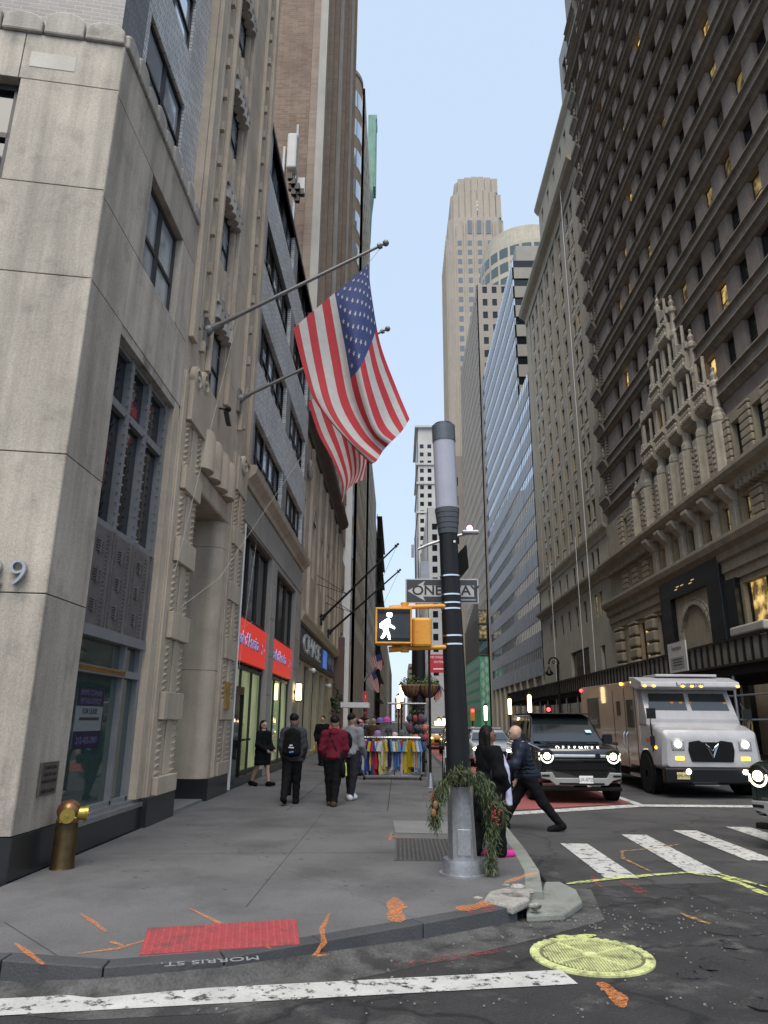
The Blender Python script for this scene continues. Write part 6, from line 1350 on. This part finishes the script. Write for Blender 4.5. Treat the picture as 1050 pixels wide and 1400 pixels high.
# armoured truck
TK=Car('armoured_truck','white nosed armoured cash truck with sides coloured by warm reflected light and roof visor','truck',7.72,18.55)
TWARM=mat('truck_warm_reflection_side',(.36,.285,.23),.28,metal=.1,var=.1,vs=2,coat=.6); TWH=mat('truck_white_paint',(.36,.355,.365),.35,var=.09,vs=2,coat=.4,streak=.06)  # side colour carries the tan of warm light reflected in the paint
q=MB(); q.prism([(-1.24,1.55,.62),(-1.24,1.55,2.86),(-1.24,7.6,2.92),(-1.24,7.6,.55),(-1.24,2.6,.55),(-1.24,2.45,.62)],(2.48,0,0)); bd=TK.part(q,'box_body',TWARM,bevel=.03)
q=MB(); q.loft([rr(1.12,1.08,.72,1.42,.0,.08),rr(1.22,1.16,.66,1.58,.10,.12),rr(1.24,1.20,.64,1.68,.5,.12),rr(1.24,1.20,.66,1.76,1.0,.10),rr(1.24,1.20,.66,1.82,1.56,.08)]); hood=TK.part(q,'bonnet',TWH,smooth=True)
q=MB(); q.loft([rr(1.22,1.20,1.7,1.86,1.0,.03),rr(1.22,1.16,1.7,2.58,1.38,.04),rr(1.23,1.18,1.7,2.80,1.62,.05),rr(1.23,1.20,1.7,2.85,1.9,.05)]); cb=TK.part(q,'cab',TWH,smooth=True)
for s in (-1,1):
    q=MB(); q.poly([(s*.06,1.075,1.92),(s*1.06,1.075,1.92),(s*1.0,1.325,2.50),(s*.06,1.325,2.50)]); q.v=[(x,y-.025,z+.01) for x,y,z in q.v]; TK.part(q,'windscreen',GLC,cb)
    q=MB(); q.tube((s*.75,1.33,2.52),(s*.35,1.16,2.15),.012,.012,6); TK.part(q,'wiper',BLACKR,cb)
q=MB(); q.poly([(.45,1.10,1.94),(.85,1.10,1.94),(.80,1.14,2.04),(.42,1.14,2.04)]); q.v=[(x,y-.045,z) for x,y,z in q.v]; TK.part(q,'dashboard_paper',mat('pale_paper',(.45,.58,.6),.6),cb,fix=False)
q=MB(); q.prism([(-1.30,.86,2.66),(-1.30,.90,2.80),(-1.30,1.4,2.93),(-1.30,1.9,2.97),(-1.30,1.9,2.72),(-1.30,1.2,2.60)],(2.6,0,0)); vz=TK.part(q,'roof_visor',TWH,bevel=.03); q=MB(); q.box(-.75,.9,1.3,2.4,2.95,3.02); TK.part(q,'roof_hatch',TWH,bevel=.02)
text('visor_lettering','Loomis',.13,(TK.X-.02,TK.Y+.862,2.735),(1,0,0),(0,.25,1),INK,vz,depth=.003,sx=1.9)
for x in (-1.22,-.98,-.22,.02,.26,1.22):
    q=MB(); q.ball((x,.84,2.68),.05,.04,.03,10,6); TK.part(q,'marker_lamp',AMBER,vz,smooth=True)
for x,y,M in ((-1.26,1.75,AMBER),(-1.26,2.75,AMBER),(-1.26,7.5,REDL)): q=MB(); q.ball((x,y,2.82),.05,.07,.05,10,6); TK.part(q,'side_marker',M,bd,smooth=True)
q=MB(); q.prism([(x,-.03,z) for x,z in [(-.52,.84),(-.58,1.10),(-.55,1.30),(-.30,1.34),(-.22,1.30),(.16,1.30),(.24,1.34),(.52,1.30),(.55,1.10),(.50,.84)]],(0,.08,0)); gr=TK.part(q,'grille',BLACKR,hood,bevel=.02)
q=MB()
for s in (-1,1):
    for dx in (0,.045): q.tube((s*(.16-dx),-.04,1.26-dx*.5),(s*.012,-.04,.94+dx),.008,.008,6)
    q.tube((s*.16,-.04,1.26),(s*.06,-.04,1.18),.008,.008,6); q.tube((s*.06,-.04,1.18),(s*.012,-.04,1.1),.008,.008,6)
TK.part(q,'emblem',CHROME,gr)
for s in (-1,1):
    q=MB(); q.box(s*.82-.16,s*.82+.16,-.02,.03,1.10,1.34); hb=TK.part(q,'headlamp',STEEL,hood,bevel=.02); q=MB(); q.lathe([(.085,0),(.08,.02),(.03,.035)],(s*.82,-.02,1.25),16,axis=(0,-1,0)); TK.part(q,'lamp_lens',HEAD,hb,smooth=True)
    q=MB(); q.box(s*.80-.11,s*.80+.11,-.02,.02,.87,.96); TK.part(q,'indicator',AMBER,hood,bevel=.02)
    q=MB(); q.lathe([(.06,0),(.055,.02),(.02,.03)],(s*.68,-.16,.62),14,axis=(0,-1,0)); TK.part(q,'driving_lamp',HEAD,hood,smooth=True)
q=MB(); q.ball((-1.22,.42,1.15),.03,.06,.04,8,6); TK.part(q,'side_indicator',AMBER,hood)
q=MB(); q.box(-1.24,1.24,-.15,.12,.34,.70); bp=TK.part(q,'bumper',BLACKM,bevel=.04); plate(TK,-.82,.52,-.155,'XPK-M92',bp,mat('plate_cream',(.55,.46,.22),.5)); q=MB(); q.box(-.6,.0,-.22,-.15,.30,.33); TK.part(q,'bumper_step',CHROME,bp)
q=MB(); q.box(-1.0,1.0,.2,7.4,.30,.60); TK.part(q,'chassis',BLACKR)
for s in (-1,1):
    for y in (1.15,5.8):
        q=MB(); q.lathe([(.58,0),(.58,.03)],(s*1.222,y,.50),24,axis=(s,0,0)); TK.part(q,'wheel_arch',BLACKR); TK.wheel(s*1.12,y,.49,.30,mat('truck_rim',(.45,.45,.46),.4,metal=.4),8)
    q=MB(); q.tube((s*1.22,.62,1.05),(s*1.27,.5,1.75),.018,.018,6); q.tube((s*1.27,.5,1.75),(s*1.18,.75,2.25),.015,.015,6); q.obox((s*1.22,.55,1.98),(.11,0,0),(0,.03,0),(0,0,.13)); q.obox((s*1.26,.5,1.3),(.05,0,0),(0,.03,0),(0,0,.12)); TK.part(q,'mirror',BLACKM)
    xs=s*1.243
    for nm,M,(y0,y1,z0,z1) in (('side_window',GLC,(1.85,2.45,1.62,2.36)),('gun_port_window',GLC,(3.05,3.4,1.95,2.35)),('rear_window',GLC,(5.35,6.75,1.55,2.52)),('rub_rail',BLACKM,(3.6,7.5,1.10,1.18))):
        q=MB(); q.box(min(xs,xs+s*.012),max(xs,xs+s*.012),y0,y1,z0,z1); TK.part(q,nm,M,bd)
    for y in (2.62,3.75,1.72):
        q=MB(); q.box(min(xs,xs+s*.004),max(xs,xs+s*.004),y-.015,y+.015,.62,2.7); TK.part(q,'door_seam',BLACKR,bd)
    for y in (2.5,2.78):
        q=MB(); q.path([(xs+s*.01,y,1.05),(xs+s*.05,y,1.12),(xs+s*.05,y,1.42),(xs+s*.01,y,1.5)],.014,6); TK.part(q,'grab_handle',CHROME,bd)
    q=MB(); q.box(min(s*.95,s*1.22),max(s*.95,s*1.22),1.85,2.7,.34,.42); TK.part(q,'step',STEEL)
text('side_lettering','Loomis',.33,(TK.X-1.262,TK.Y+6.0,1.78),(0,-1,0),(0,0,1),mat('grey_lettering',(.25,.24,.24),.5),bd,depth=.002,sx=.8); text('unit_number','23601',.13,(TK.X-1.245,TK.Y+.9,1.32),(0,-1,0),(0,0,1),mat('red_lettering',(.40,.06,.05),.5),hood,depth=.003)
# ordinary cars
def sedan(X,Y,label,col,group,name='car',lights=True,roof=None,cat='car',rot=0):
    c=Car(name,label,cat,X,Y,group); PT=mat('car_paint_%s'%name+str(round(X*10)),col,.2,var=.04,coat=1.,fine=0)
    q=MB(); q.loft([rr(.68,.70,.40,.74,.0,.06),rr(.82,.82,.32,.82,.08,.1),rr(.90,.87,.28,.90,.35,.12),rr(.92,.88,.26,1.0,1.25,.12),rr(.92,.88,.26,1.02,3.9,.12),rr(.86,.82,.34,.98,4.5,.12)]); body=c.part(q,'body',PT,smooth=True)
    q=MB(); q.loft([rr(.84,.82,.92,1.0,1.15,.03),rr(.84,.66,.92,1.38,1.75,.06),rr(.84,.60,.92,1.50,2.2,.09),rr(.84,.60,.92,1.52,3.2,.09),rr(.84,.68,.92,1.2,4.05,.08)]); cab=c.part(q,'cabin',PT,smooth=True)
    q=MB(); q.poly([(-.76,1.18,1.02),(.76,1.18,1.02),(.58,1.98,1.45),(-.58,1.98,1.45)]); q.v=[(x,y-.06,z+.01) for x,y,z in q.v]; c.part(q,'windscreen',GLC,cab)
    for s in (-1,1):
        q=MB(); f=lambda z:(.845-(z-.92)*.40)*s+s*.01; q.poly([(f(1.03),1.7,1.03),(f(1.03),3.8,1.03),(f(1.42),3.2,1.42),(f(1.42),2.15,1.42)]); c.part(q,'side_window',GLC,cab,fix=False)
        for y in (.85,3.7): c.wheel(s*.82,y,.33,.22)
        q=MB(); q.ball((s*.66,.06,.70),.14,.07,.07,12,8); c.part(q,'headlamp',HEAD if lights else CHROME,body,smooth=True)
        q=MB(); q.ball((s*.98,1.55,1.06),.1,.08,.07,10,6); c.part(q,'mirror',PT,body)
    q=MB(); q.box(-.5,.5,-.02,.03,.42,.62); c.part(q,'grille',BLACKR,body,bevel=.02); q=MB(); q.box(-.155,.155,-.04,-.02,.33,.48); c.part(q,'licence_plate',WHITEP,body,bevel=.006)
    if roof: q=MB(); q.box(-.35,.35,2.3,2.5,1.53,1.72); c.part(q,'roof_sign',roof,cab,bevel=.03)
    return c
QG='cars queueing up the street'
sedan(3.75,29.5,'silver car queueing behind the black off-road car',(.33,.35,.38),QG,'queueing_car'); sedan(3.2,38,'dark grey car with lit lamps farther back in the bus lane',(.06,.065,.07),QG,'queueing_car')
sedan(7.4,40,'white car queueing behind the armoured truck',(.5,.5,.5),QG,'queueing_car'); sedan(2.75,47,'yellow taxi approaching past the thin sign post',(.55,.30,.02),QG,'yellow_taxi',True,LAMP,'taxi'); sedan(1.9+.6,62,'pale car following the yellow taxi',(.45,.46,.47),QG,'queueing_car')
sedan(4.2,55,'black car far back beyond the taxi',(.02,.02,.022),QG,'queueing_car')
# car turning in at the right edge of the crossing
TC=suv(5.72,10.6,'glossy dark car with bright lamps rolling over the white crosswalk bars',full=False,paint=mat('dark_green_car_paint',(.012,.022,.018),.12,var=.04,coat=1.,fine=0),name='turning_car')
TC.o.rotation_euler.z=R_(-58)
# ============================================================ PEOPLE (bodies and clothes grown from signed distance fields)
def snet(fn,lo,hi,h):
    lo=np.array(lo)-2*h; n=np.ceil((np.array(hi)+2*h-lo)/h).astype(int)+1
    ax=[lo[i]+h*np.arange(n[i]) for i in range(3)]; Gx,Gy,Gz=np.meshgrid(*ax,indexing='ij'); V=fn(np.stack([Gx,Gy,Gz],-1).reshape(-1,3).astype(np.float32)).reshape(n)
    c=np.zeros(n-1,int); acc=np.zeros((*(n-1),3)); cnt=np.zeros(n-1); cor=[(i,j,k) for i in (0,1) for j in (0,1) for k in (0,1)]
    sl=lambda o:V[o[0]:n[0]-1+o[0],o[1]:n[1]-1+o[1],o[2]:n[2]-1+o[2]]
    for a in cor:
        for d in range(3):
            if a[d]: continue
            b=list(a); b[d]=1; va=sl(a); vb=sl(b); m=(va<0)!=(vb<0); t=np.where(m,va/(va-vb+1e-12),0)
            p=np.zeros((*(n-1),3)); 
            for e in range(3): p[...,e]=a[e]
            p[...,d]+=t; acc+=np.where(m[...,None],p,0); cnt+=m
    act=cnt>0; idx=-np.ones(n-1,int); idx[act]=np.arange(act.sum()); ii=np.argwhere(act); vs=lo+h*(ii+acc[act]/cnt[act][:,None]); F=[]
    for d in range(3):
        e=[0,0,0]; e[d]=1; u,v=[q for q in range(3) if q!=d]
        A=V; B=np.roll(V,-1,axis=d); m=(A<0)!=(B<0); sl_=[slice(1,n[q]-1) for q in range(3)]; mm=np.zeros_like(m); mm[tuple(sl_)]=m[tuple(sl_)]
        for p in np.argwhere(mm):
            q=[]
            for du,dv in ((0,0),(1,0),(1,1),(0,1)):
                r=p.copy(); r[u]-=du; r[v]-=dv; q.append(idx[tuple(r)])
            if min(q)<0: continue
            inside=V[tuple(p)]<0
            if (d==1): inside=not inside
            F.append(tuple(q) if inside else tuple(q[::-1]))
    return vs,F
def cap(P,a,b,ra,rb):
    a=np.array(a,np.float32); b=np.array(b,np.float32); ab=b-a; t=np.clip(((P-a)@ab)/(ab@ab+1e-9),0,1); return np.linalg.norm(P-a-t[:,None]*ab,axis=1)-(ra+(rb-ra)*t)
def ell(P,c,r):
    q=(P-np.array(c,np.float32))/np.array(r,np.float32); k=np.linalg.norm(q,axis=1); return (k-1)*min(r)
def smin(a,b,k): h=np.clip(.5+.5*(b-a)/k,0,1); return b+(a-b)*h-k*h*(1-h)
def union(P,prims,k,infl=0):
    d=None
    for p in prims:
        v=(cap(P,*p[1:]) if p[0]=='c' else ell(P,*p[1:]))-infl; d=v if d is None else smin(d,v,k)
    return d
def grow(name,M,par,prims,k=.03,infl=0,h=.016,wr=0,clip=None,rz=0,loc=(0,0,0)):
    pts=[]
    for p in prims:
        if p[0]=='c': r=max(p[3:5])+infl+.02; pts+=[np.array(p[1])-r,np.array(p[1])+r,np.array(p[2])-r,np.array(p[2])+r]
        else: pts+=[np.array(p[1])-np.array(p[2])-infl,np.array(p[1])+np.array(p[2])+infl]
    lo=np.min(pts,0); hi=np.max(pts,0)
    def fn(P):
        d=union(P,prims,k,infl)
        if wr: d=d+wr*(np.sin(P[:,2]*41+3*np.sin(P[:,0]*17+P[:,1]*13))*np.sin(P[:,0]*23+P[:,1]*19+P[:,2]*9))
        if clip: d=np.maximum(d,clip(P))
        return d
    vs,F=snet(fn,lo,hi,h); q=MB(); c,s=math.cos(rz),math.sin(rz); q.v=[(x*c-y*s+loc[0],x*s+y*c+loc[1],z+loc[2]) for x,y,z in vs]; q.f=F; q.m=[0]*len(F)
    o=q.build(name,M,par,fix=True,smooth='all'); return o
SKIN=lambda i,c:mat('skin_%d'%i,c,.5,var=.06,vs=15,fine=.03)
def person(label,X,Y,Z,H,rz,pose,fit,group=None,h=.016):
    T_=thing('person',label,'person',(X,Y,Z),group); S=H
    lean=pose.get('lean',0); hipz=pose.get('hip',.53)*S; tw=pose.get('bend',0)
    fwd=lambda L_,a:np.array([0,L_*math.sin(a),-L_*math.cos(a)])
    hip=np.array([0,0,hipz]); up=np.array([0,math.sin(lean),math.cos(lean)]); ch=hip+up*.285*S*.98; nk=hip+up*.31*S; hd=nk+np.array([0,math.sin(lean+pose.get('nod',0)),math.cos(lean+pose.get('nod',0))])*.095*S
    b=[('e',tuple(hip+up*.02*S),(.095*S,.068*S,.085*S)),('e',tuple(hip+up*.11*S),(.082*S,.060*S,.1*S)),('e',tuple(hip+up*.21*S),(.100*S,.066*S,.1*S)),('c',tuple(hip),tuple(ch),.066*S,.062*S),('c',tuple(ch-up*.01*S+np.array([-.085*S,0,0])),tuple(ch-up*.01*S+np.array([.085*S,0,0])),.04*S,.04*S),('c',tuple(ch),tuple(nk+up*.03*S),.035*S,.031*S)]
    torso=list(b); legs=[]; feet=[]; arms=[]; hands=[]; J={}
    for s,(th,kn,sp) in zip((-1,1),pose['legs']):
        hp=hip+np.array([s*.052*S,0,-.01*S]); L1=.245*S; k_=hp+fwd(L1,th)+np.array([s*sp*.5*S,0,0]); an=k_+fwd(.235*S,th-kn)+np.array([s*sp*.5*S,0,0]); ft=pose.get('toe',(0,0))[0 if s<0 else 1]
        legs+=[('c',tuple(hp),tuple(k_),.058*S,.038*S),('c',tuple(k_),tuple(an),.037*S,.024*S)]
        d=np.array([0,math.cos(ft-(th-kn)*.0),math.sin(ft)]); toe=an+d*.105*S+np.array([0,0,-.022*S*(1 if ft>-.3 else 0)]); heel=an+np.array([0,-.022*S,-.02*S]); feet.append([('c',tuple(heel),tuple(toe),.026*S,.021*S),('c',tuple(an+np.array([0,0,.0])),tuple(heel),.028*S,.027*S)]); J['an%d'%s]=an
    for s,(sw,el,out,inn) in zip((-1,1),pose['arms']):
        sh=ch-up*.012*S+np.array([s*.112*S,0,0]); e_=sh+fwd(.165*S,sw+lean*.5)+np.array([s*out*S,0,0]); wv=fwd(.145*S,sw+el+lean*.5); w_=e_+wv+np.array([-s*inn*S,0,0]); d=(w_-e_)/np.linalg.norm(w_-e_)
        arms+=[('c',tuple(sh),tuple(e_),.036*S,.028*S),('c',tuple(e_),tuple(w_),.028*S,.020*S)]
        pm=w_+d*.045*S; hands+=[('c',tuple(w_),tuple(pm),.018*S,.021*S)]
        sd=np.array([0,1.,0])-d*d[1]; sd=sd/np.linalg.norm(sd)
        for i,(off,ln) in enumerate(((-.016,.030),(-.0055,.036),(.0055,.034),(.016,.028))):
            r0=pm+sd*off*S; m_=r0+d*ln*.6*S; hands+=[('c',tuple(r0),tuple(m_),.0062*S,.0055*S),('c',tuple(m_),tuple(m_+d*ln*.5*S+np.array([-s*.010*S,0,0])),.0055*S,.0048*S)]
        hands+=[('c',tuple(w_+d*.018*S+sd*.014*S),tuple(w_+d*.045*S+sd*.034*S),.0068*S,.0055*S)]; J['w%d'%s]=w_
    yaw=pose.get('yaw',0); cy,sy=math.cos(yaw),math.sin(yaw); hr=lambda x,y,z:tuple(hd+np.array([x*cy-y*sy,x*sy+y*cy,z])*S*1.08)
    head=[('e',tuple(hd),(.049*S,.056*S,.070*S)),('e',hr(0,.012,-.030),(.034*S,.036*S,.034*S)),('e',hr(0,-.012,.018),(.045*S,.050*S,.047*S)),('c',hr(0,.050,.004),hr(0,.062,-.016),.006*S,.009*S),('e',hr(-.046,-.002,-.006),(.006*S,.012*S,.017*S)),('e',hr(.046,-.002,-.006),(.006*S,.012*S,.017*S)),('e',hr(0,.044,.012),(.032*S,.010*S,.007*S)),('c',hr(-.012,.048,-.036),hr(.012,.048,-.036),.006*S,.006*S),('c',tuple(nk),tuple(hd),.031*S,.033*S)]
    sk=SKIN(fit.get('sk',0),fit['skin']); K=dict(rz=rz,loc=(X,Y,Z),h=h)
    grow('body',sk,T_,torso+legs+arms+head+[f for q in feet for f in q]+hands,k=.018,infl=0,**K)
    if h<.02:
        e=MB(); c_,s_=math.cos(rz),math.sin(rz)
        for sx in (-1,1):
            p=hr(sx*.019,.047,.0); e.ball((p[0]*c_-p[1]*s_+X,p[0]*s_+p[1]*c_+Y,p[2]+Z),.0075*S,n=8,k=6)
        e.build('eyes',INK,T_)
    tm=fit.get('trousers')
    if tm: grow('trousers',tm,T_,[('e',tuple(hip+up*.02*S),(.098*S,.072*S,.09*S))]+legs,k=.035,infl=fit.get('tw',.014)*S,wr=.005,clip=(lambda P:np.maximum(P[:,2]-(hipz+.07*S),-(P[:,2]-.0))),**K)
    for f in feet: grow('shoe',fit['shoe'],T_,f,k=.02,infl=.008*S,**K)
    if fit.get('coat'):
        M,hem,wd=fit['coat']; pr=torso+arms+[('c',tuple(hip),(0,hip[1]+.0,hem+.03),.095*S,wd)]
        if hem<hipz-.1: pr+=[('c',tuple(hip+np.array([sx*.04*S,0,0])),(sx*.06*S,0,hem+.03),.085*S,wd*.9) for sx in (-1,1)]
        zt=nk[2]+.012*S; grow('coat',M,T_,pr,k=.04,infl=fit.get('ti',.012)*S,wr=.006,clip=lambda P:np.maximum(hem-P[:,2],P[:,2]-zt),**K)
    if fit.get('collar'): grow('collar',fit['collar'],T_,[('c',tuple(nk-up*.015*S),tuple(nk+up*.022*S),.048*S,.044*S)],k=.02,infl=.004,**K)
    if fit.get('hair'):
        M,ln=fit['hair']; pr=[('e',hr(0,-.014,.026),(.052*S,.056*S,.052*S))]
        if ln: pr+=[('c',hr(-.04,-.02,.0),hr(-.05,-.015,-ln),.024*S,.022*S),('c',hr(.04,-.02,.0),hr(.05,-.015,-ln),.024*S,.022*S),('c',hr(0,-.045,.0),hr(0,-.05,-ln),.035*S,.03*S)]
        grow('hair',M,T_,pr,k=.02,infl=.003,wr=.003,clip=(lambda P:np.minimum((P@np.array([-sy,cy,0],np.float32)-(hd@np.array([-sy,cy,0])))-.030*S,(-(P[:,2])+hd[2]+.032*S))) if True else None,**K)
    if fit.get('cap'):
        M,bk=fit['cap']; grow('cap',M,T_,[('e',hr(0,-.006,.030),(.054*S,.058*S,.050*S))],k=.01,infl=.004,clip=lambda P:hd[2]+.014*S-P[:,2],**K)
        if bk: grow('cap_brim',M,T_,[('c',hr(0,.045,.022),hr(0,.082,.016),.026*S,.020*S)],k=.01,infl=0,clip=lambda P:np.abs(P[:,2]-hd[2]-.019*S)-.007*S,**K)
    c_,s_=math.cos(rz),math.sin(rz); tow=lambda p:Vector((p[0]*c_-p[1]*s_+X,p[0]*s_+p[1]*c_+Y,p[2]+Z))
    return T_,dict(hip=hip,ch=ch,nk=nk,hd=hd,up=up,S=S,K=K,tow=tow,**J)
CL=lambda n,c,r=.85:mat('cloth_'+n,c,r,var=.14,vs=7,fine=.08,fs=90,spec=.15)
BLK=CL('black',(.006,.006,.007)); CHAR=CL('charcoal',(.045,.048,.055)); MAR=CL('maroon',(.115,.010,.022)); HGREY=CL('heather_grey',(.20,.21,.225)); NAVYC=CL('navy_puffer',(.016,.020,.034),.5); DKH=mat('dark_hair',(.008,.006,.005),.6,var=.2,vs=30,spec=.2); WSHOE=CL('white_shoe',(.6,.6,.6)); BRSHOE=CL('brown_boot',(.06,.04,.025)); PINK=CL('pink_shoe',(.60,.04,.26)); SCARF=CL('lilac_scarf',(.45,.45,.62)); JEAN=CL('dark_jeans',(.018,.019,.024))
# 1 man with backpack, walking away
T1,j=person('man in charcoal jacket and grey cap with black backpack walking away',-2.13,15.0,.15,1.70,0,dict(legs=((-.30,.35,.0),(.12,.04,.0)),arms=((-.10,.45,.022,.02),(.08,.45,.022,.02)),lean=.03,toe=(-.6,0)),dict(skin=(.30,.19,.14),trousers=BLK,shoe=BLK,coat=(CHAR,.80,.105),cap=(CHAR,False),hair=(DKH,0),collar=CHAR))
bp=[('c',(-.085,-.15,1.33),(-.10,-.16,.98),.065,.075),('c',(.085,-.15,1.33),(.10,-.16,.98),.065,.075),('c',(0,-.16,1.36),(0,-.185,.98),.075,.09)]; grow('backpack',BLK,T1,bp,k=.04,infl=.01,wr=.004,**j['K'])
for sx in (-1,1): grow('backpack_strap',BLK,T1,[('c',(sx*.10,-.10,1.30),(sx*.105,.03,1.385),.022,.022),('c',(sx*.105,.03,1.385),(sx*.12,.105,1.22),.022,.022)],k=.01,**j['K'])
PRW=mat('white_print',(.55,.55,.56),.6,var=0); PRB=mat('blue_print',(.08,.25,.55),.6,var=0)
for x,z,M in ((0,1.13,PRW),(-.02,1.09,PRW),(.03,1.085,PRW),(0,1.0,PRB),(.03,1.01,PRB)): q=MB(); c=j['tow']((x,-.285,z-.02)); q.box(c.x-.03,c.x+.03,c.y-.004,c.y+.004,c.z-.013,c.z+.013); q.build('printed_mark',M,T1,bevel=.003)
# 2 man in maroon hoodie
T2,j=person('man in maroon hoodie and black cap with yellow-black bag walking away',-1.28,14.75,.15,1.66,0,dict(legs=((.10,.12,-.02),(-.12,.12,-.03)),arms=((-.12,.55,.03,.03),(.0,.55,.03,.03)),lean=.02,toe=(-.2,-.4)),dict(skin=(.28,.17,.12),trousers=BLK,tw=.018,shoe=BRSHOE,coat=(MAR,.84,.105),ti=.014,cap=(BLK,True),hair=(DKH,0)))
grow('hood',MAR,T2,[('e',(0,-.085,1.36),(.10,.055,.075)),('e',(0,-.05,1.41),(.085,.06,.04))],k=.03,wr=.004,**j['K'])
grow('bag_strap',BLK,T2,[('c',(-.09,-.115,1.33),(.03,-.135,1.10),.014,.014),('c',(.03,-.135,1.10),(.16,-.09,.76),.014,.014)],k=.01,**j['K']); grow('shoulder_bag',BLK,T2,[('e',(.20,-.05,.66),(.055,.12,.14))],k=.02,infl=.005,**j['K']); grow('bag_trim',mat('lime_trim',(.50,.52,.08),.6),T2,[('c',(.262,-.10,.56),(.245,-.09,.79),.018,.016)],k=.01,h=.014,rz=0,loc=(-1.28,14.75,.15))
# 3 grey hoodie man in white shoes
T3,j=person('man in grey and black hoodie with white shoes walking away',-1.0,15.95,.15,1.72,-.5,dict(legs=((.22,.06,.02),(-.20,.10,.02)),arms=((.0,.7,.025,.02),(.05,.7,.025,.02)),lean=.0,yaw=-.35),dict(skin=(.33,.22,.17),trousers=JEAN,shoe=WSHOE,coat=(HGREY,.84,.105),ti=.014,hair=(DKH,0)))
grow('sling_bag',BLK,T3,[('e',(-.02,-.13,1.15),(.10,.06,.19))],k=.02,infl=.006,**j['K'])
# 4 woman in black coat, walking towards the kerb
T4,j=person('woman with long dark hair in knee-length black coat and bare legs',-3.42,18.75,.15,1.56,R_(-118),dict(legs=((.26,.06,.0),(-.28,.10,.0)),arms=((.15,.85,.04,.06),(.10,.9,.04,.06)),lean=-.01,yaw=-.4,toe=(.1,-.35)),dict(skin=(.42,.27,.20),sk=1,shoe=BLK,coat=(BLK,.50,.135),ti=.014,hair=(DKH,.14)))
# 5 bald man striding across
T5,j=person('bald man in navy puffer jacket striding across the crosswalk',2.22,12.95,.0,1.80,R_(86),dict(hip=.475,legs=((-.50,.18,.0),(.58,.12,.0)),arms=((.30,.95,.04,.04),(-.25,.5,.05,.02)),lean=.24,nod=.12,toe=(-.5,.15)),dict(skin=(.40,.25,.18),sk=1,trousers=BLK,tw=.012,shoe=BLK,coat=(NAVYC,.80,.115),ti=.018,collar=NAVYC))
for i in range(6): 
    grow('quilted_ring',NAVYC,T5,[('e',tuple(j['hip']+j['up']*(.07+i*.068)*1.0),(.205-.004*i,.155,.020))],k=.02,infl=.004,**j['K'])
grow('shoe_sole',WSHOE,T5,[('c',tuple(j['an-1']+np.array([0,-.03,-.062])),tuple(j['an-1']+np.array([0,.16,-.10])),.022,.018)],k=.01,clip=lambda P:P[:,2]-j['an-1'][2]+.055,**j['K'])
# 6 woman in black with pale scarf beside the pole
T6,j=person('woman in black coat with long pale lilac scarf and pink shoes',1.15,9.62,.15,1.53,R_(-72),dict(legs=((-.18,.10,.0),(.12,.02,.0)),arms=((.1,.5,.04,.05),(.1,.5,.04,.05)),lean=.02,yaw=-.2),dict(skin=(.20,.10,.065),sk=2,trousers=BLK,tw=.035,shoe=PINK,coat=(BLK,.42,.14),ti=.03,hair=(DKH,.13)))
grow('scarf',SCARF,T6,[('c',(.085,.10,1.27),(.185,.155,1.05),.032,.038),('c',(.185,.155,1.05),(.215,.165,.62),.038,.044),('c',(.0,.10,1.27),(.09,.19,1.0),.026,.03)],k=.02,wr=.005,clip=lambda P:.60-P[:,2],**j['K'])
# people farther up the pavement (coarser)
far=[('man in black jacket carrying a tan bag by the shutter doors',-2.80,27.2,1.72,R_(170),BLK,JEAN,DKH),('woman in dark coat partly hidden behind the man with backpack',-2.33,16.6,1.62,.1,BLK,BLK,DKH),('person in brown jacket browsing beside the shirt rack',-.85,25.5,1.70,R_(150),BRSHOE,JEAN,DKH),('person in grey coat farther along by the red sign',-1.5,30.5,1.72,R_(20),HGREY,BLK,DKH),('person in navy jacket talking past the clothes rack',-1.2,28.0,1.68,R_(-100),NAVYC,BLK,DKH),('person in jeans and pink hat beside the rack',-1.18,22.6,1.60,R_(-60),CHAR,CL('blue_jeans',(.06,.10,.17)),DKH)]
for i,(l,x,y,H,r,c1,c2,hr_) in enumerate(far):
    t,j=person(l,x,y,.15,H,r,dict(legs=((.15,.05,0),(-.15,.1,0)),arms=((.05,.3,.04,.03),(-.05,.4,.04,.03))),dict(skin=(.36,.24,.18),trousers=c2,shoe=BLK,coat=(c1,.75,.11),hair=(hr_,0),cap=(mat('hat_pink2',(.55,.2,.28),.8),True) if i==5 else None),h=.026)
    if i==0: grow('tan_bag',mat('tan_leather',(.42,.24,.06),.6),t,[('e',(.26,.02,.55),(.05,.14,.15))],k=.02,h=.02,rz=r,loc=(x,y,.15))
BAL=thing('red_balloon','round coral red balloon held up behind the maroon hoodie','balloon',(-2.1,23.5,1.5)); q=MB(); c=atY(457,997,23.5); q.ball(c,.18,.18,.17,14,10); q.build('balloon_skin',mat('coral_rubber',(.60,.09,.07),.4,var=.05),BAL,smooth=True); q=MB(); q.tube((c.x,c.y,c.z-.17),(c.x-.05,c.y,.9),.004,.004,4); q.build('string',WHITEP,BAL)
